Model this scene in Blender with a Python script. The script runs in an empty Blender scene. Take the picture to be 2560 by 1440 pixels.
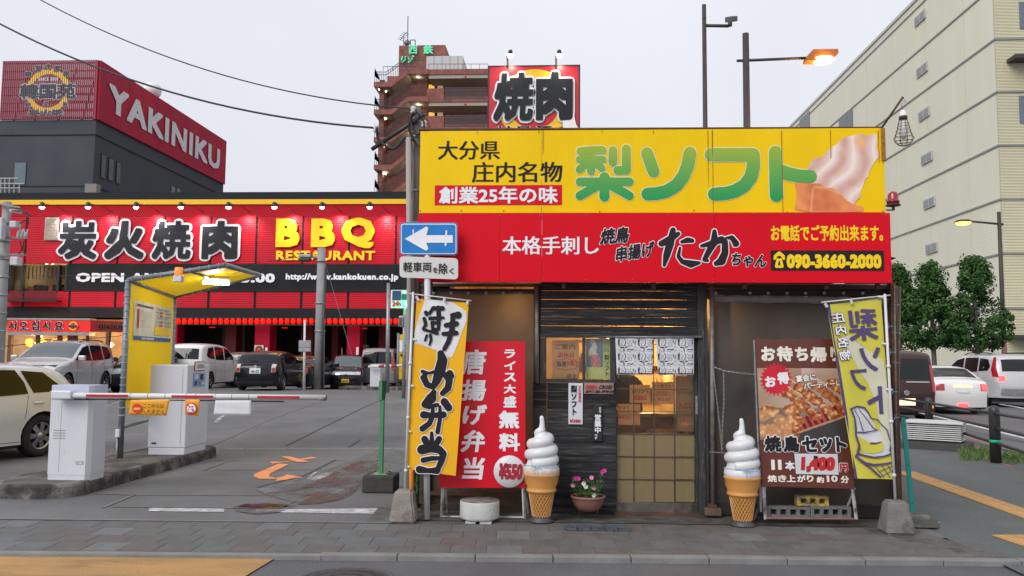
import bpy, bmesh, math, random
from mathutils import Vector, Matrix, noise
from mathutils.geometry import delaunay_2d_cdt
random.seed(7)
SC = bpy.context.scene
COL = SC.collection
R = math.radians
# ---------------------------------------------------------------- camera
F, EYE = 2100.0, 1.6
YAW, PITCH, ROLL = 3.4, 4.71, 0.5
cam_rot = Matrix.Rotation(R(YAW), 3, 'Z') @ Matrix.Rotation(R(90 + PITCH), 3, 'X') @ Matrix.Rotation(R(ROLL), 3, 'Z')
cd = bpy.data.cameras.new('camera'); cam = bpy.data.objects.new('camera', cd); COL.objects.link(cam)
cd.sensor_width = 36; cd.lens = F / 2560 * 36; cd.clip_start = .05; cd.clip_end = 2000
cam.matrix_world = Matrix.Translation((0, 0, EYE)) @ cam_rot.to_4x4()
SC.camera = cam
# ---------------------------------------------------------------- sky, sun, exposure
SUN_EL, SUN_AZ = 38, 216          # azimuth: direction the light comes from, degrees clockwise from +Y
world = bpy.data.worlds.new('World'); SC.world = world; world.use_nodes = True
wt = world.node_tree; wt.nodes.clear()
wo = wt.nodes.new('ShaderNodeOutputWorld'); bg = wt.nodes.new('ShaderNodeBackground')
sky = wt.nodes.new('ShaderNodeTexSky'); sky.sky_type = 'NISHITA'; sky.sun_disc = False
sky.sun_elevation = R(SUN_EL); sky.sun_rotation = R(SUN_AZ); sky.dust_density = 3
hs = wt.nodes.new('ShaderNodeHueSaturation'); hs.inputs['Saturation'].default_value = .3
wt.links.new(sky.outputs[0], hs.inputs['Color'])
tc = wt.nodes.new('ShaderNodeTexCoord'); sx = wt.nodes.new('ShaderNodeSeparateXYZ'); wt.links.new(tc.outputs['Generated'], sx.inputs[0])
rmp = wt.nodes.new('ShaderNodeMapRange'); rmp.inputs[1].default_value = 0; rmp.inputs[2].default_value = 1
rmp.inputs[3].default_value = 1.0; rmp.inputs[4].default_value = 1.25; wt.links.new(sx.outputs[2], rmp.inputs[0])
cn = wt.nodes.new('ShaderNodeTexNoise'); cn.inputs['Scale'].default_value = 1.6; cn.inputs['Detail'].default_value = 4
wt.links.new(tc.outputs['Generated'], cn.inputs['Vector'])
cr = wt.nodes.new('ShaderNodeMapRange'); cr.inputs[1].default_value = .3; cr.inputs[2].default_value = .7
cr.inputs[3].default_value = .93; cr.inputs[4].default_value = 1.07; wt.links.new(cn.outputs[0], cr.inputs[0])
m1 = wt.nodes.new('ShaderNodeMath'); m1.operation = 'MULTIPLY'; wt.links.new(rmp.outputs[0], m1.inputs[0]); wt.links.new(cr.outputs[0], m1.inputs[1])
oc = wt.nodes.new('ShaderNodeVectorMath'); oc.operation = 'SCALE'; oc.inputs[0].default_value = (6.05, 6.2, 6.7); wt.links.new(m1.outputs[0], oc.inputs['Scale'])
mx = wt.nodes.new('ShaderNodeMix'); mx.data_type = 'RGBA'; mx.inputs[0].default_value = .9
wt.links.new(hs.outputs[0], mx.inputs[6]); wt.links.new(oc.outputs[0], mx.inputs[7])
wt.links.new(mx.outputs[2], bg.inputs[0]); bg.inputs[1].default_value = .1; wt.links.new(bg.outputs[0], wo.inputs[0])
sl = bpy.data.lights.new('sun', 'SUN'); sl.energy = 1.5; sl.angle = R(34); sl.color = (1, .97, .93)
so = bpy.data.objects.new('sun', sl); COL.objects.link(so)
_d = Vector((math.sin(R(SUN_AZ)) * math.cos(R(SUN_EL)), math.cos(R(SUN_AZ)) * math.cos(R(SUN_EL)), math.sin(R(SUN_EL))))
so.rotation_euler = _d.to_track_quat('Z', 'Y').to_euler()
vs = SC.view_settings; vs.view_transform = 'Standard'; vs.look = 'None'; vs.exposure = .36; vs.gamma = 1; vs.use_curve_mapping = False
SC.cycles.max_bounces = 6; SC.cycles.use_denoising = True; SC.cycles.sample_clamp_indirect = 4
# ---------------------------------------------------------------- measuring helpers (a photo measurement turned into a place at a real distance)
def ray(px, py): return cam_rot @ Vector(((px - 1280) / F, -(py - 720) / F, -1))
def at(px, py, Y): d = ray(px, py); return Vector((0, 0, EYE)) + d * (Y / d.y)
def atx(px, py, X): d = ray(px, py); return Vector((0, 0, EYE)) + d * (X / d.x)
def gr(px, py, z=0.0): d = ray(px, py); return Vector((0, 0, EYE)) + d * ((z - EYE) / d.z)
def FR(px0, py0, px1, py1, Y):
    cx, cy = (px0 + px1) / 2, (py0 + py1) / 2
    return at(px0, cy, Y).x, at(px1, cy, Y).x, at(cx, py1, Y).z, at(cx, py0, Y).z
# ---------------------------------------------------------------- materials
def S(r, g, b):
    f = lambda c: (c / 255 / 12.92) if c / 255 <= .04045 else ((c / 255 + .055) / 1.055) ** 2.4
    return (f(r), f(g), f(b))
MATS = {}
def mat(name, c, rough=.6, metal=0, var=.15, vs=6, bump=0, bs=None, emit=None, es=1, spec=.5, c2=None, c2s=3, c2t=.55, trans=0, coat=0, stretch=None, attr=None, alpha=1, rnd=False):
    if name in MATS: return MATS[name]
    m = bpy.data.materials.new(name); m.use_nodes = True; nt = m.node_tree; N = nt.nodes; L = nt.links
    p = N['Principled BSDF']; p.inputs['Roughness'].default_value = rough; p.inputs['Metallic'].default_value = metal
    p.inputs['Specular IOR Level'].default_value = spec; p.inputs['Coat Weight'].default_value = coat; p.inputs['Coat Roughness'].default_value = .05
    p.inputs['Transmission Weight'].default_value = trans; p.inputs['Alpha'].default_value = alpha
    t = N.new('ShaderNodeTexCoord'); src = t.outputs['Object']
    if rnd:
        oi = N.new('ShaderNodeObjectInfo'); ml = N.new('ShaderNodeMath'); ml.operation = 'MULTIPLY'; ml.inputs[1].default_value = 60; L.new(oi.outputs['Random'], ml.inputs[0]); va = N.new('ShaderNodeVectorMath'); L.new(src, va.inputs[0]); L.new(ml.outputs[0], va.inputs[1]); src = va.outputs[0]
    if stretch:
        mp = N.new('ShaderNodeMapping'); mp.inputs['Scale'].default_value = stretch; L.new(src, mp.inputs[0]); src = mp.outputs[0]
    col = None
    if attr:
        a = N.new('ShaderNodeAttribute'); a.attribute_name = attr; col = a.outputs['Color']
    else:
        rgb = N.new('ShaderNodeRGB'); rgb.outputs[0].default_value = (*c, 1); col = rgb.outputs[0]
    if c2:
        n2 = N.new('ShaderNodeTexNoise'); n2.inputs['Scale'].default_value = c2s; n2.inputs['Detail'].default_value = 6; n2.inputs['Roughness'].default_value = .65; L.new(src, n2.inputs['Vector'])
        r2 = N.new('ShaderNodeMapRange'); r2.inputs[1].default_value = c2t - .07; r2.inputs[2].default_value = c2t + .1; L.new(n2.outputs[0], r2.inputs[0])
        mm = N.new('ShaderNodeMix'); mm.data_type = 'RGBA'; L.new(r2.outputs[0], mm.inputs[0]); L.new(col, mm.inputs[6]); mm.inputs[7].default_value = (*c2, 1); col = mm.outputs[2]
    if var:
        n = N.new('ShaderNodeTexNoise'); n.inputs['Scale'].default_value = vs; n.inputs['Detail'].default_value = 5; L.new(src, n.inputs['Vector'])
        r = N.new('ShaderNodeMapRange'); r.inputs[1].default_value = .3; r.inputs[2].default_value = .7; r.inputs[3].default_value = 1 - var; r.inputs[4].default_value = 1 + var; L.new(n.outputs[0], r.inputs[0])
        sc = N.new('ShaderNodeVectorMath'); sc.operation = 'SCALE'; L.new(col, sc.inputs[0]); L.new(r.outputs[0], sc.inputs['Scale']); col = sc.outputs[0]
        rr = N.new('ShaderNodeMapRange'); rr.inputs[1].default_value = .3; rr.inputs[2].default_value = .7; rr.inputs[3].default_value = max(.02, rough * .85); rr.inputs[4].default_value = min(1, rough * 1.15); L.new(n.outputs[0], rr.inputs[0]); L.new(rr.outputs[0], p.inputs['Roughness'])
    L.new(col, p.inputs['Base Color'])
    if bump:
        b = N.new('ShaderNodeBump'); b.inputs['Strength'].default_value = bump; b.inputs['Distance'].default_value = .02
        bn = N.new('ShaderNodeTexNoise'); bn.inputs['Scale'].default_value = bs or vs * 4; bn.inputs['Detail'].default_value = 4; L.new(src, bn.inputs['Vector'])
        L.new(bn.outputs[0], b.inputs['Height']); L.new(b.outputs[0], p.inputs['Normal'])
    if emit: p.inputs['Emission Color'].default_value = (*emit, 1); p.inputs['Emission Strength'].default_value = es
    MATS[name] = m; return m
def wave_bump(m, scale, axis='Z', strength=.6, dist=.01, prof='SIN'):
    nt = m.node_tree; N = nt.nodes; L = nt.links; p = N['Principled BSDF']
    t = N.new('ShaderNodeTexCoord'); w = N.new('ShaderNodeTexWave'); w.wave_type = 'BANDS'; w.bands_direction = axis; w.wave_profile = prof; w.inputs['Scale'].default_value = scale
    L.new(t.outputs['Object'], w.inputs[0]); b = N.new('ShaderNodeBump'); b.inputs['Strength'].default_value = strength; b.inputs['Distance'].default_value = dist
    L.new(w.outputs['Fac'], b.inputs['Height'])
    if p.inputs['Normal'].is_linked: L.new(p.inputs['Normal'].links[0].from_socket, b.inputs['Normal'])
    L.new(b.outputs[0], p.inputs['Normal']); return m
# ---------------------------------------------------------------- objects
def tag(o, label=None, cat=None, group=None, kind=None):
    if label: o['label'] = label
    if cat: o['category'] = cat
    if group: o['group'] = group
    if kind: o['kind'] = kind
    return o
def wl(o):
    v = Vector((0, 0, 0))
    while o is not None: v += o.location; o = o.parent
    return v
def thing(name, label, cat, loc=(0, 0, 0), group=None):
    o = bpy.data.objects.new(name, None); COL.objects.link(o); o.location = loc; o.empty_display_size = .1
    return tag(o, label, cat, group)
def link(name, me, parent=None, loc=(0, 0, 0)):
    o = bpy.data.objects.new(name, me); COL.objects.link(o); o.location = loc
    if parent: o.parent = parent
    return o
def copy_tree(o, parent=None):
    c = o.copy(); COL.objects.link(c); c.parent = parent
    for ch in [x for x in COL.objects if x.parent == o]: copy_tree(ch, c)
    return c
class MB:
    def __init__(s): s.v = []; s.f = []; s.m = []; s.sm = []; s.cm = 0; s.smooth = False
    def face(s, idx): s.f.append(idx); s.m.append(s.cm); s.sm.append(s.smooth)
    def add(s, vs, fs):
        n = len(s.v); s.v += [tuple(v) for v in vs]
        for f in fs: s.face([i + n for i in f])
        return s
    def box(s, x0, x1, y0, y1, z0, z1):
        if x0 > x1: x0, x1 = x1, x0
        if y0 > y1: y0, y1 = y1, y0
        if z0 > z1: z0, z1 = z1, z0
        return s.add([(x0, y0, z0), (x1, y0, z0), (x1, y1, z0), (x0, y1, z0), (x0, y0, z1), (x1, y0, z1), (x1, y1, z1), (x0, y1, z1)],
                     [(0, 3, 2, 1), (4, 5, 6, 7), (0, 1, 5, 4), (1, 2, 6, 5), (2, 3, 7, 6), (3, 0, 4, 7)])
    def bbox(s, x0, x1, y0, y1, z0, z1, b=.01):   # chamfered box
        bm = bmesh.new(); bmesh.ops.create_cube(bm, size=1)
        for v in bm.verts: v.co = Vector(((x0 + x1) / 2 + v.co.x * (x1 - x0), (y0 + y1) / 2 + v.co.y * (y1 - y0), (z0 + z1) / 2 + v.co.z * (z1 - z0)))
        bmesh.ops.bevel(bm, geom=bm.edges[:], offset=b, segments=2, affect='EDGES', profile=.5)
        bmesh.ops.recalc_face_normals(bm, faces=bm.faces[:])
        bm.verts.index_update(); s.add([v.co for v in bm.verts], [[v.index for v in f.verts] for f in bm.faces]); bm.free(); return s
    def quad(s, a, b, c, d): return s.add([a, b, c, d], [(0, 1, 2, 3)])
    def tube(s, pts, r, seg=8, cap=True):
        pts = [Vector(p) for p in pts]; n0 = len(s.v); sm = s.smooth; s.smooth = seg > 5
        rs = r if isinstance(r, (list, tuple)) else [r] * len(pts)
        prev = None
        for i, p in enumerate(pts):
            t = (pts[min(i + 1, len(pts) - 1)] - pts[max(i - 1, 0)])
            t = t.normalized() if t.length > 1e-9 else Vector((0, 0, 1))
            if prev is None: a = t.orthogonal().normalized()
            else: a = (prev - t * prev.dot(t)); a = a.normalized() if a.length > 1e-6 else t.orthogonal().normalized()
            prev = a; b = t.cross(a)
            for k in range(seg):
                an = 2 * math.pi * (k + .5) / seg; s.v.append(tuple(p + (a * math.cos(an) + b * math.sin(an)) * rs[i]))
        for i in range(len(pts) - 1):
            for k in range(seg):
                k2 = (k + 1) % seg; s.face([n0 + i * seg + k, n0 + i * seg + k2, n0 + (i + 1) * seg + k2, n0 + (i + 1) * seg + k])
        s.smooth = False
        if cap: s.face([n0 + k for k in range(seg)][::-1]); s.face([n0 + (len(pts) - 1) * seg + k for k in range(seg)])
        s.smooth = sm; return s
    def lathe(s, prof, c=(0, 0, 0), seg=24, axis='Z', a0=0, cap=True):
        n0 = len(s.v); sm = s.smooth; s.smooth = True
        for r, h in prof:
            for k in range(seg):
                an = a0 + 2 * math.pi * k / seg; x, y = r * math.cos(an), r * math.sin(an)
                v = (x, y, h) if axis == 'Z' else ((x, h, y) if axis == 'Y' else (h, x, y))
                s.v.append((c[0] + v[0], c[1] + v[1], c[2] + v[2]))
        for i in range(len(prof) - 1):
            for k in range(seg):
                k2 = (k + 1) % seg; q = [n0 + i * seg + k, n0 + i * seg + k2, n0 + (i + 1) * seg + k2, n0 + (i + 1) * seg + k]
                s.face(q if axis != 'Y' else q[::-1])
        s.smooth = False
        for i, rev in ((0, True), (len(prof) - 1, False)):
            if cap and prof[i][0] > 1e-4 and prof[i][1] != prof[1 if i == 0 else -2][1]:
                q = [n0 + i * seg + k for k in range(seg)]; s.face(q[::-1] if rev != (axis == 'Y') else q)
        s.smooth = sm; return s
    def prism(s, poly, e0, e1, O=(0, 0, 0), U=(1, 0, 0), V=(0, 0, 1)):  # polygon in the U,V plane, extruded from e0 to e1 along U x V
        O, U, V = Vector(O), Vector(U), Vector(V); Nn = U.cross(V).normalized(); n = len(poly)
        vs = [O + U * a + V * b + Nn * e0 for a, b in poly] + [O + U * a + V * b + Nn * e1 for a, b in poly]
        return s.add(vs, [list(range(n))[::-1], list(range(n, 2 * n))] + [[i, (i + 1) % n, n + (i + 1) % n, n + i] for i in range(n)])
    def build(s, name, mats, parent=None, off=None, fix=False):
        me = bpy.data.meshes.new(name); o = wl(parent) if parent else Vector((0, 0, 0))
        if off is not None: o = o + Vector(off)
        me.from_pydata([(v[0] - o.x, v[1] - o.y, v[2] - o.z) for v in s.v], [], s.f)
        for m in (mats if isinstance(mats, (list, tuple)) else [mats]): me.materials.append(m)
        me.polygons.foreach_set('material_index', s.m); me.polygons.foreach_set('use_smooth', s.sm)
        if fix:
            bm = bmesh.new(); bm.from_mesh(me); bmesh.ops.remove_doubles(bm, verts=bm.verts[:], dist=1e-5); bmesh.ops.recalc_face_normals(bm, faces=bm.faces[:]); bm.to_mesh(me); bm.free()
        me.update(); return link(name, me, parent, off if off is not None else (0, 0, 0))
def B(x0, x1, y0, y1, z0, z1): return MB().box(x0, x1, y0, y1, z0, z1)
def BB(x0, x1, y0, y1, z0, z1, b=.01): return MB().bbox(x0, x1, y0, y1, z0, z1, b)
def lampo(kind, name, loc, energy, color, parent=None, target=None, size=.1, spot=60, blend=.6):
    l = bpy.data.lights.new(name, kind); l.energy = energy; l.color = color
    if kind == 'SPOT': l.spot_size = R(spot); l.spot_blend = blend; l.shadow_soft_size = size
    elif kind == 'AREA': l.size = size
    else: l.shadow_soft_size = size
    o = bpy.data.objects.new(name, l); COL.objects.link(o)
    o.location = Vector(loc) - (wl(parent) if parent else Vector((0, 0, 0)))
    if target is not None: o.rotation_euler = (Vector(loc) - Vector(target)).to_track_quat('Z', 'Y').to_euler()
    if parent: o.parent = parent
    return o
# ---------------------------------------------------------------- lettering
_raw = {}; _bold = {}
def _textmesh(body):
    cu = bpy.data.curves.new('t', 'FONT'); cu.body = body; cu.size = 1; cu.resolution_u = 2
    o = bpy.data.objects.new('t', cu); COL.objects.link(o); dg = bpy.context.evaluated_depsgraph_get()
    me = bpy.data.meshes.new_from_object(o.evaluated_get(dg))
    bm = bmesh.new(); bm.from_mesh(me); bmesh.ops.remove_doubles(bm, verts=bm.verts[:], dist=1e-5)
    vs = [(v.co.x, v.co.y) for v in bm.verts]; bm.verts.index_update(); fs = [[v.index for v in f.verts] for f in bm.faces]
    be = [(e.verts[0].index, e.verts[1].index) for e in bm.edges if len(e.link_faces) == 1]
    bm.free(); bpy.data.meshes.remove(me); bpy.data.objects.remove(o); bpy.data.curves.remove(cu); return vs, fs, be
def raw(ch):
    if ch not in _raw:
        if ch == ' ': _raw[ch] = ([], [], [], .3); return _raw[ch]
        vs, fs, be = _textmesh(ch)
        if '_k' not in _raw: _raw['_k'] = max(v[0] for v in _textmesh('国')[0])
        _raw[ch] = (vs, fs, be, max(v[0] for v in _textmesh(ch + '国')[0]) - _raw['_k'])
    return _raw[ch]
def union2(polys, sx=1, sy=1, eps=1e-5):
    V = []; Fc = []
    for p in polys:
        ar = sum(p[i - 1][0] * p[i][1] - p[i][0] * p[i - 1][1] for i in range(len(p)))
        if abs(ar) < 4e-5: continue
        if ar < 0: p = p[::-1]
        n = len(V); V += [Vector((a / sx, b / sy)) for a, b in p]; Fc.append(list(range(n, n + len(p))))
    if not V: return [], []
    ov, oe, of, a, b, c = delaunay_2d_cdt(V, [], Fc, 1, eps)
    fs = [list(f) for f, src in zip(of, c) if src]
    return [(v.x * sx, v.y * sy) for v in ov], fs
def stadium(a, b, ra, rb, seg=5):
    d = math.atan2(b[1] - a[1], b[0] - a[0]); out = []
    for k in range(seg + 1):
        t = d - math.pi / 2 + math.pi * k / seg; out.append((b[0] + rb * math.cos(t), b[1] + rb * math.sin(t)))
    for k in range(seg + 1):
        t = d + math.pi / 2 + math.pi * k / seg; out.append((a[0] + ra * math.cos(t), a[1] + ra * math.sin(t)))
    return out
def hull(P):
    P = sorted(set(P)); H = []
    for Q in (P, P[::-1]):
        L = []
        for p in Q:
            while len(L) > 1 and (L[-1][0] - L[-2][0]) * (p[1] - L[-2][1]) - (L[-1][1] - L[-2][1]) * (p[0] - L[-2][0]) <= 0: L.pop()
            L.append(p)
        H += L[:-1]
    return H
def glyph(ch, bold, sharp=True):
    vs, fs, be, adv = raw(ch)
    if not bold or not vs: return vs, fs, adv
    bx, by = bold if isinstance(bold, tuple) else (bold, bold)
    k = (ch, bx, by, sharp)
    if k not in _bold:
        P = [[(vs[i][0], vs[i][1]) for i in f] for f in fs]
        for a, b in be:
            A, Bp = vs[a], vs[b]
            if sharp:      # square brush keeps the corners of the strokes crisp
                q = [(p[0] + i * bx, p[1] + j * by) for p in (A, Bp) for i in (-1, 1) for j in (-1, 1)]; P.append(hull(q))
            else: P.append([(x * bx, y * by) for x, y in stadium((A[0] / bx, A[1] / by), (Bp[0] / bx, Bp[1] / by), 1, 1, 3)])
        _bold[k] = (*union2(P), adv)
    return _bold[k]
def strokes(paths):   # each path: [(x, y, r), ...]
    P = []
    for p in paths:
        for a, b in zip(p[:-1], p[1:]): P.append(stadium(a, b, a[2], b[2], 6))
    sc = max(abs(v) for p in paths for q in p for v in q[:2])
    return union2(P, eps=sc * 1e-6)
def shape(vs, fs, name, m, parent, Y=None, frame=None, depth=0, lift=.004, map3=None):
    if frame is None: frame = ((0, Y, 0), (1, 0, 0), (0, 0, 1))
    O, U, V = [Vector(q) for q in frame]; Nn = U.cross(V).normalized(); mb = MB()
    if map3: P = [map3(a, b, lift + depth) for a, b in vs]
    else: P = [O + U * a + V * b + Nn * (lift + depth) for a, b in vs]
    # keep winding facing +N
    fs2 = []
    for f in fs:
        ar = sum(vs[f[i]][0] * vs[f[(i + 1) % len(f)]][1] - vs[f[(i + 1) % len(f)]][0] * vs[f[i]][1] for i in range(len(f)))
        if abs(ar) > 1e-12: fs2.append(f if ar > 0 else f[::-1])
    mb.add(P, fs2)
    if depth:
        cnt = {}
        for f in fs2:
            for i in range(len(f)): e = (f[i], f[(i + 1) % len(f)]); cnt[e] = 1
        n = len(vs); mb.v += [tuple(Vector(p) - Nn * depth) for p in P]
        for (a, b) in cnt:
            if (b, a) not in cnt: mb.face([b, a, a + n, b + n])
    return mb.build(name, m, parent)
def layout(s, bold=0, vert=False, gap=0, sharp=True):
    V = []; Fc = []; x = 0; y = 0
    for ch in s:
        vs, fs, adv = glyph(ch, bold, sharp); n = len(V)
        if vert:
            if ch == 'ー': vs = [(.45 + (b - .35), .4 - (a - .45)) for a, b in vs]; fs = [f[::-1] for f in fs]
            if ord(ch) < 128 and vs: mx_ = max(v[0] for v in vs); vs = [(a + .46 - mx_ / 2, b) for a, b in vs]
            V += [(a, b + y) for a, b in vs]; y -= .98 + gap
        else: V += [(a + x, b) for a, b in vs]; x += adv + gap
        Fc += [[i + n for i in f] for f in fs]
    return V, Fc
def fit(V, box, slant=0, rot=0):
    if slant: V = [(a + b * slant, b) for a, b in V]
    if rot: c, s_ = math.cos(R(rot)), math.sin(R(rot)); V = [(a * c - b * s_, a * s_ + b * c) for a, b in V]
    x0 = min(v[0] for v in V); x1 = max(v[0] for v in V); y0 = min(v[1] for v in V); y1 = max(v[1] for v in V)
    return [(box[0] + (a - x0) / max(1e-6, x1 - x0) * (box[1] - box[0]), box[2] + (b - y0) / max(1e-6, y1 - y0) * (box[3] - box[2])) for a, b in V]
def text(s, box, m, parent, Y=None, frame=None, bold=0, vert=False, gap=0, depth=0, lift=.004, slant=0, rot=0, name='lettering', map3=None, mirror=False, each=False, out=None, outm=None, expand=True):
    """box = x0,x1,z0,z1 in the frame's metres; out = extra bold of an outline shape behind, outm its material."""
    if each:
        V, Fc = layout(s, bold, vert, gap); X0 = min(v[0] for v in V); X1 = max(v[0] for v in V); Y0 = min(v[1] for v in V); Y1 = max(v[1] for v in V)
        x = 0; y = 0; res = []
        for ch in s:
            if ch != ' ':
                V2, F2 = layout(ch, bold, vert)
                V2 = [(box[0] + (a + x - X0) / (X1 - X0) * (box[1] - box[0]), box[2] + (b + y - Y0) / (Y1 - Y0) * (box[3] - box[2])) for a, b in V2]
                res.append(shape(V2, F2, 'letter', m, parent, Y, frame, depth, lift, map3))
                if out:
                    bb = bold if bold else 0
                    V3, F3 = layout(ch, bb + out, vert)
                    V3 = [(box[0] + (a + x - X0) / (X1 - X0) * (box[1] - box[0]), box[2] + (b + y - Y0) / (Y1 - Y0) * (box[3] - box[2])) for a, b in V3]
                    shape(V3, F3, 'letter_backing', outm, parent, Y, frame, depth * .5, lift, map3)
            if vert: y -= .98 + gap
            else: x += raw(ch)[3] + gap
        return res
    def place(b, sharp=True):
        V, Fc = layout(s, b, vert, gap, sharp)
        return V, Fc
    V, Fc = place(bold)
    Vf = fit(V, box, slant, rot)
    if mirror: Vf = [(box[0] + box[1] - a, b) for a, b in Vf]
    if out:
        bb = bold if isinstance(bold, tuple) else (bold, bold)
        V3, F3 = place((bb[0] + out, bb[1] + out), False); x0 = min(v[0] for v in V); x1 = max(v[0] for v in V); y0 = min(v[1] for v in V); y1 = max(v[1] for v in V)
        ex = out / (x1 - x0) * (box[1] - box[0]); ey = out / (y1 - y0) * (box[3] - box[2])
        V3 = fit(V3, (box[0] - ex, box[1] + ex, box[2] - ey, box[3] + ey), slant, rot)
        if mirror: V3 = [(box[0] + box[1] - a, b) for a, b in V3]
        shape(V3, F3, name + '_outline', outm, parent, Y, frame, depth * .5, lift, map3)
        lift = lift * 1.8 + (0 if depth else .001)
    return shape(Vf, Fc, name, m, parent, Y, frame, depth, lift, map3)
def ptext(s, px, Y, m, parent, **k): return text(s, FR(*px, Y), m, parent, Y=Y, **k)
def rectp(px, Y, m, parent, name='panel', lift=.003, t=.0):
    x0, x1, z0, z1 = FR(*px, Y)
    if t: return B(x0, x1, Y - lift - t, Y - lift, z0, z1).build(name, m, parent)
    return MB().quad((x0, Y - lift, z0), (x1, Y - lift, z0), (x1, Y - lift, z1), (x0, Y - lift, z1)).build(name, m, parent)
def picture(fn, box, name, parent, Y=None, frame=None, nx=60, ny=60, lift=.006, mask=None, rough=.4, map3=None):
    """a printed picture: a fine grid whose colours are computed by fn(u, v)"""
    if frame is None: frame = ((0, Y, 0), (1, 0, 0), (0, 0, 1))
    O, U, V = [Vector(q) for q in frame]; Nn = U.cross(V).normalized(); vs = []; cs = []
    for j in range(ny + 1):
        for i in range(nx + 1):
            u, v = i / nx, j / ny; a = box[0] + u * (box[1] - box[0]); b = box[2] + v * (box[3] - box[2])
            vs.append(map3(a, b, lift) if map3 else O + U * a + V * b + Nn * lift); cs.append(fn(u, v))
    mb = MB()
    fs = [[j * (nx + 1) + i, j * (nx + 1) + i + 1, (j + 1) * (nx + 1) + i + 1, (j + 1) * (nx + 1) + i] for j in range(ny) for i in range(nx) if (mask is None or mask((i + .5) / nx, (j + .5) / ny))]
    mb.add(vs, fs); o = mb.build(name, mat('printed_picture_%d' % int(rough * 10), (1, 1, 1), rough, var=.03, attr='print'), parent)
    ca = o.data.color_attributes.new('print', 'FLOAT_COLOR', 'POINT'); ca.data.foreach_set('color', [q for c in cs for q in (*c, 1)])
    return o
def nz(x, y, z=0, s=1): return noise.noise(Vector((x * s, y * s, z)))
def lerp(a, b, t): t = max(0, min(1, t)); return tuple(p + (q - p) * t for p, q in zip(a, b))
# common materials
WHITE = mat('white_paint', (.72, .73, .75), .45, var=.05); BLACK = mat('black_print', (.014, .014, .016), .6, var=.1, spec=.2)
RED = mat('red_print', (.62, .0, .014), .4, var=.04, vs=2, spec=.25); YEL = mat('yellow_print', (.87, .57, .0), .45, var=.04, vs=1.5, spec=.2, c2=(.84, .54, .0), c2s=2.2, c2t=.5, stretch=(1, 1, .35))
YTXT = mat('yellow_lettering', (.9, .62, .0), .4, var=.03); WTXT = mat('white_lettering', (.8, .8, .84), .45, var=.04); RTXT = mat('red_lettering', (.5, .012, .02), .5, var=.08)
DTXT = mat('dark_lettering', (.018, .017, .021), .6, var=.1, spec=.2)
STEEL = mat('galvanised_steel', (.3, .31, .32), .45, .6, var=.2, vs=12); DSTEEL = mat('dark_painted_steel', (.05, .045, .045), .5, .2, var=.2); RUST = mat('rusty_steel', (.09, .05, .035), .75, .2, var=.3, vs=14, c2=(.16, .06, .025), c2s=9, bump=.3)
CONC = mat('concrete', (.19, .18, .165), .85, var=.25, vs=7, bump=.4, bs=60, c2=(.09, .085, .075), c2s=5); PLASTW = mat('white_plastic', (.62, .63, .66), .35, var=.05)
# ================================================================ GROUND
def speckle(m, s=85, lo=.55, hi=1.5):
    nt = m.node_tree; N = nt.nodes; L = nt.links; p = N['Principled BSDF']; src = p.inputs['Base Color'].links[0].from_socket
    t = N.new('ShaderNodeTexCoord'); v = N.new('ShaderNodeTexNoise'); v.inputs['Scale'].default_value = s; v.inputs['Detail'].default_value = 4; v.inputs['Roughness'].default_value = .7; L.new(t.outputs['Object'], v.inputs['Vector'])
    r = N.new('ShaderNodeMapRange'); r.inputs[1].default_value = .3; r.inputs[2].default_value = .72; r.inputs[3].default_value = lo; r.inputs[4].default_value = hi; L.new(v.outputs[0], r.inputs[0])
    sc = N.new('ShaderNodeVectorMath'); sc.operation = 'SCALE'; L.new(src, sc.inputs[0]); L.new(r.outputs[0], sc.inputs['Scale']); L.new(sc.outputs[0], p.inputs['Base Color']); return m
def worn(name, c, cover=.5, s=14, rough=.6, stretch=None, spec=.5, soft=.06):
    m = mat(name, c, rough, var=.15, spec=spec); nt = m.node_tree; N = nt.nodes; L = nt.links; p = N['Principled BSDF']
    t = N.new('ShaderNodeTexCoord'); mp = N.new('ShaderNodeMapping'); mp.inputs['Scale'].default_value = stretch or (1, 1, 1); L.new(t.outputs['Object'], mp.inputs[0])
    n = N.new('ShaderNodeTexNoise'); n.inputs['Scale'].default_value = s; n.inputs['Detail'].default_value = 7; n.inputs['Roughness'].default_value = .7; L.new(mp.outputs[0], n.inputs['Vector'])
    r = N.new('ShaderNodeMapRange'); r.inputs[1].default_value = cover - soft; r.inputs[2].default_value = cover + soft; L.new(n.outputs[0], r.inputs[0]); L.new(r.outputs[0], p.inputs['Alpha']); return m
ASPH = speckle(mat('asphalt_road', (.1, .101, .111), .82, var=.18, vs=1.2, bump=.35, bs=130))
ASPL = speckle(mat('asphalt_parking', (.135, .133, .135), .78, var=.2, vs=.8, bump=.3, bs=110, c2=(.1, .1, .102), c2s=.35), s=60, lo=.6, hi=1.5)
ASPG = speckle(mat('asphalt_green_wash', (.1, .108, .106), .85, var=.15, vs=2, bump=.35, bs=120, c2=(.1, .13, .118), c2s=1.3, c2t=.55))
LAST = mat('ochre_surfacing', (.42, .235, .085), .8, var=.16, vs=3, bump=.4, bs=120, c2=(.26, .16, .075), c2s=2.5, c2t=.6, stretch=(.5, 1.5, 1)); speckle(LAST, 70, .75, 1.2)
def LZ(Y):
    pts = [(0, 0), (13, 0), (26, .3), (31, .3), (38, .1), (500, .1)]
    for (a, za), (b, zb) in zip(pts[:-1], pts[1:]):
        if Y <= b: t = (Y - a) / (b - a); t = t * t * (3 - 2 * t) if zb != za else 0; return za + (zb - za) * t
    return .1
mb = MB(); mb.quad((-600, -60, -.022), (600, -60, -.022), (600, 900, -.022), (-600, 900, -.022)); o = mb.build('ground', ASPH); tag(o, kind='structure')
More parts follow.
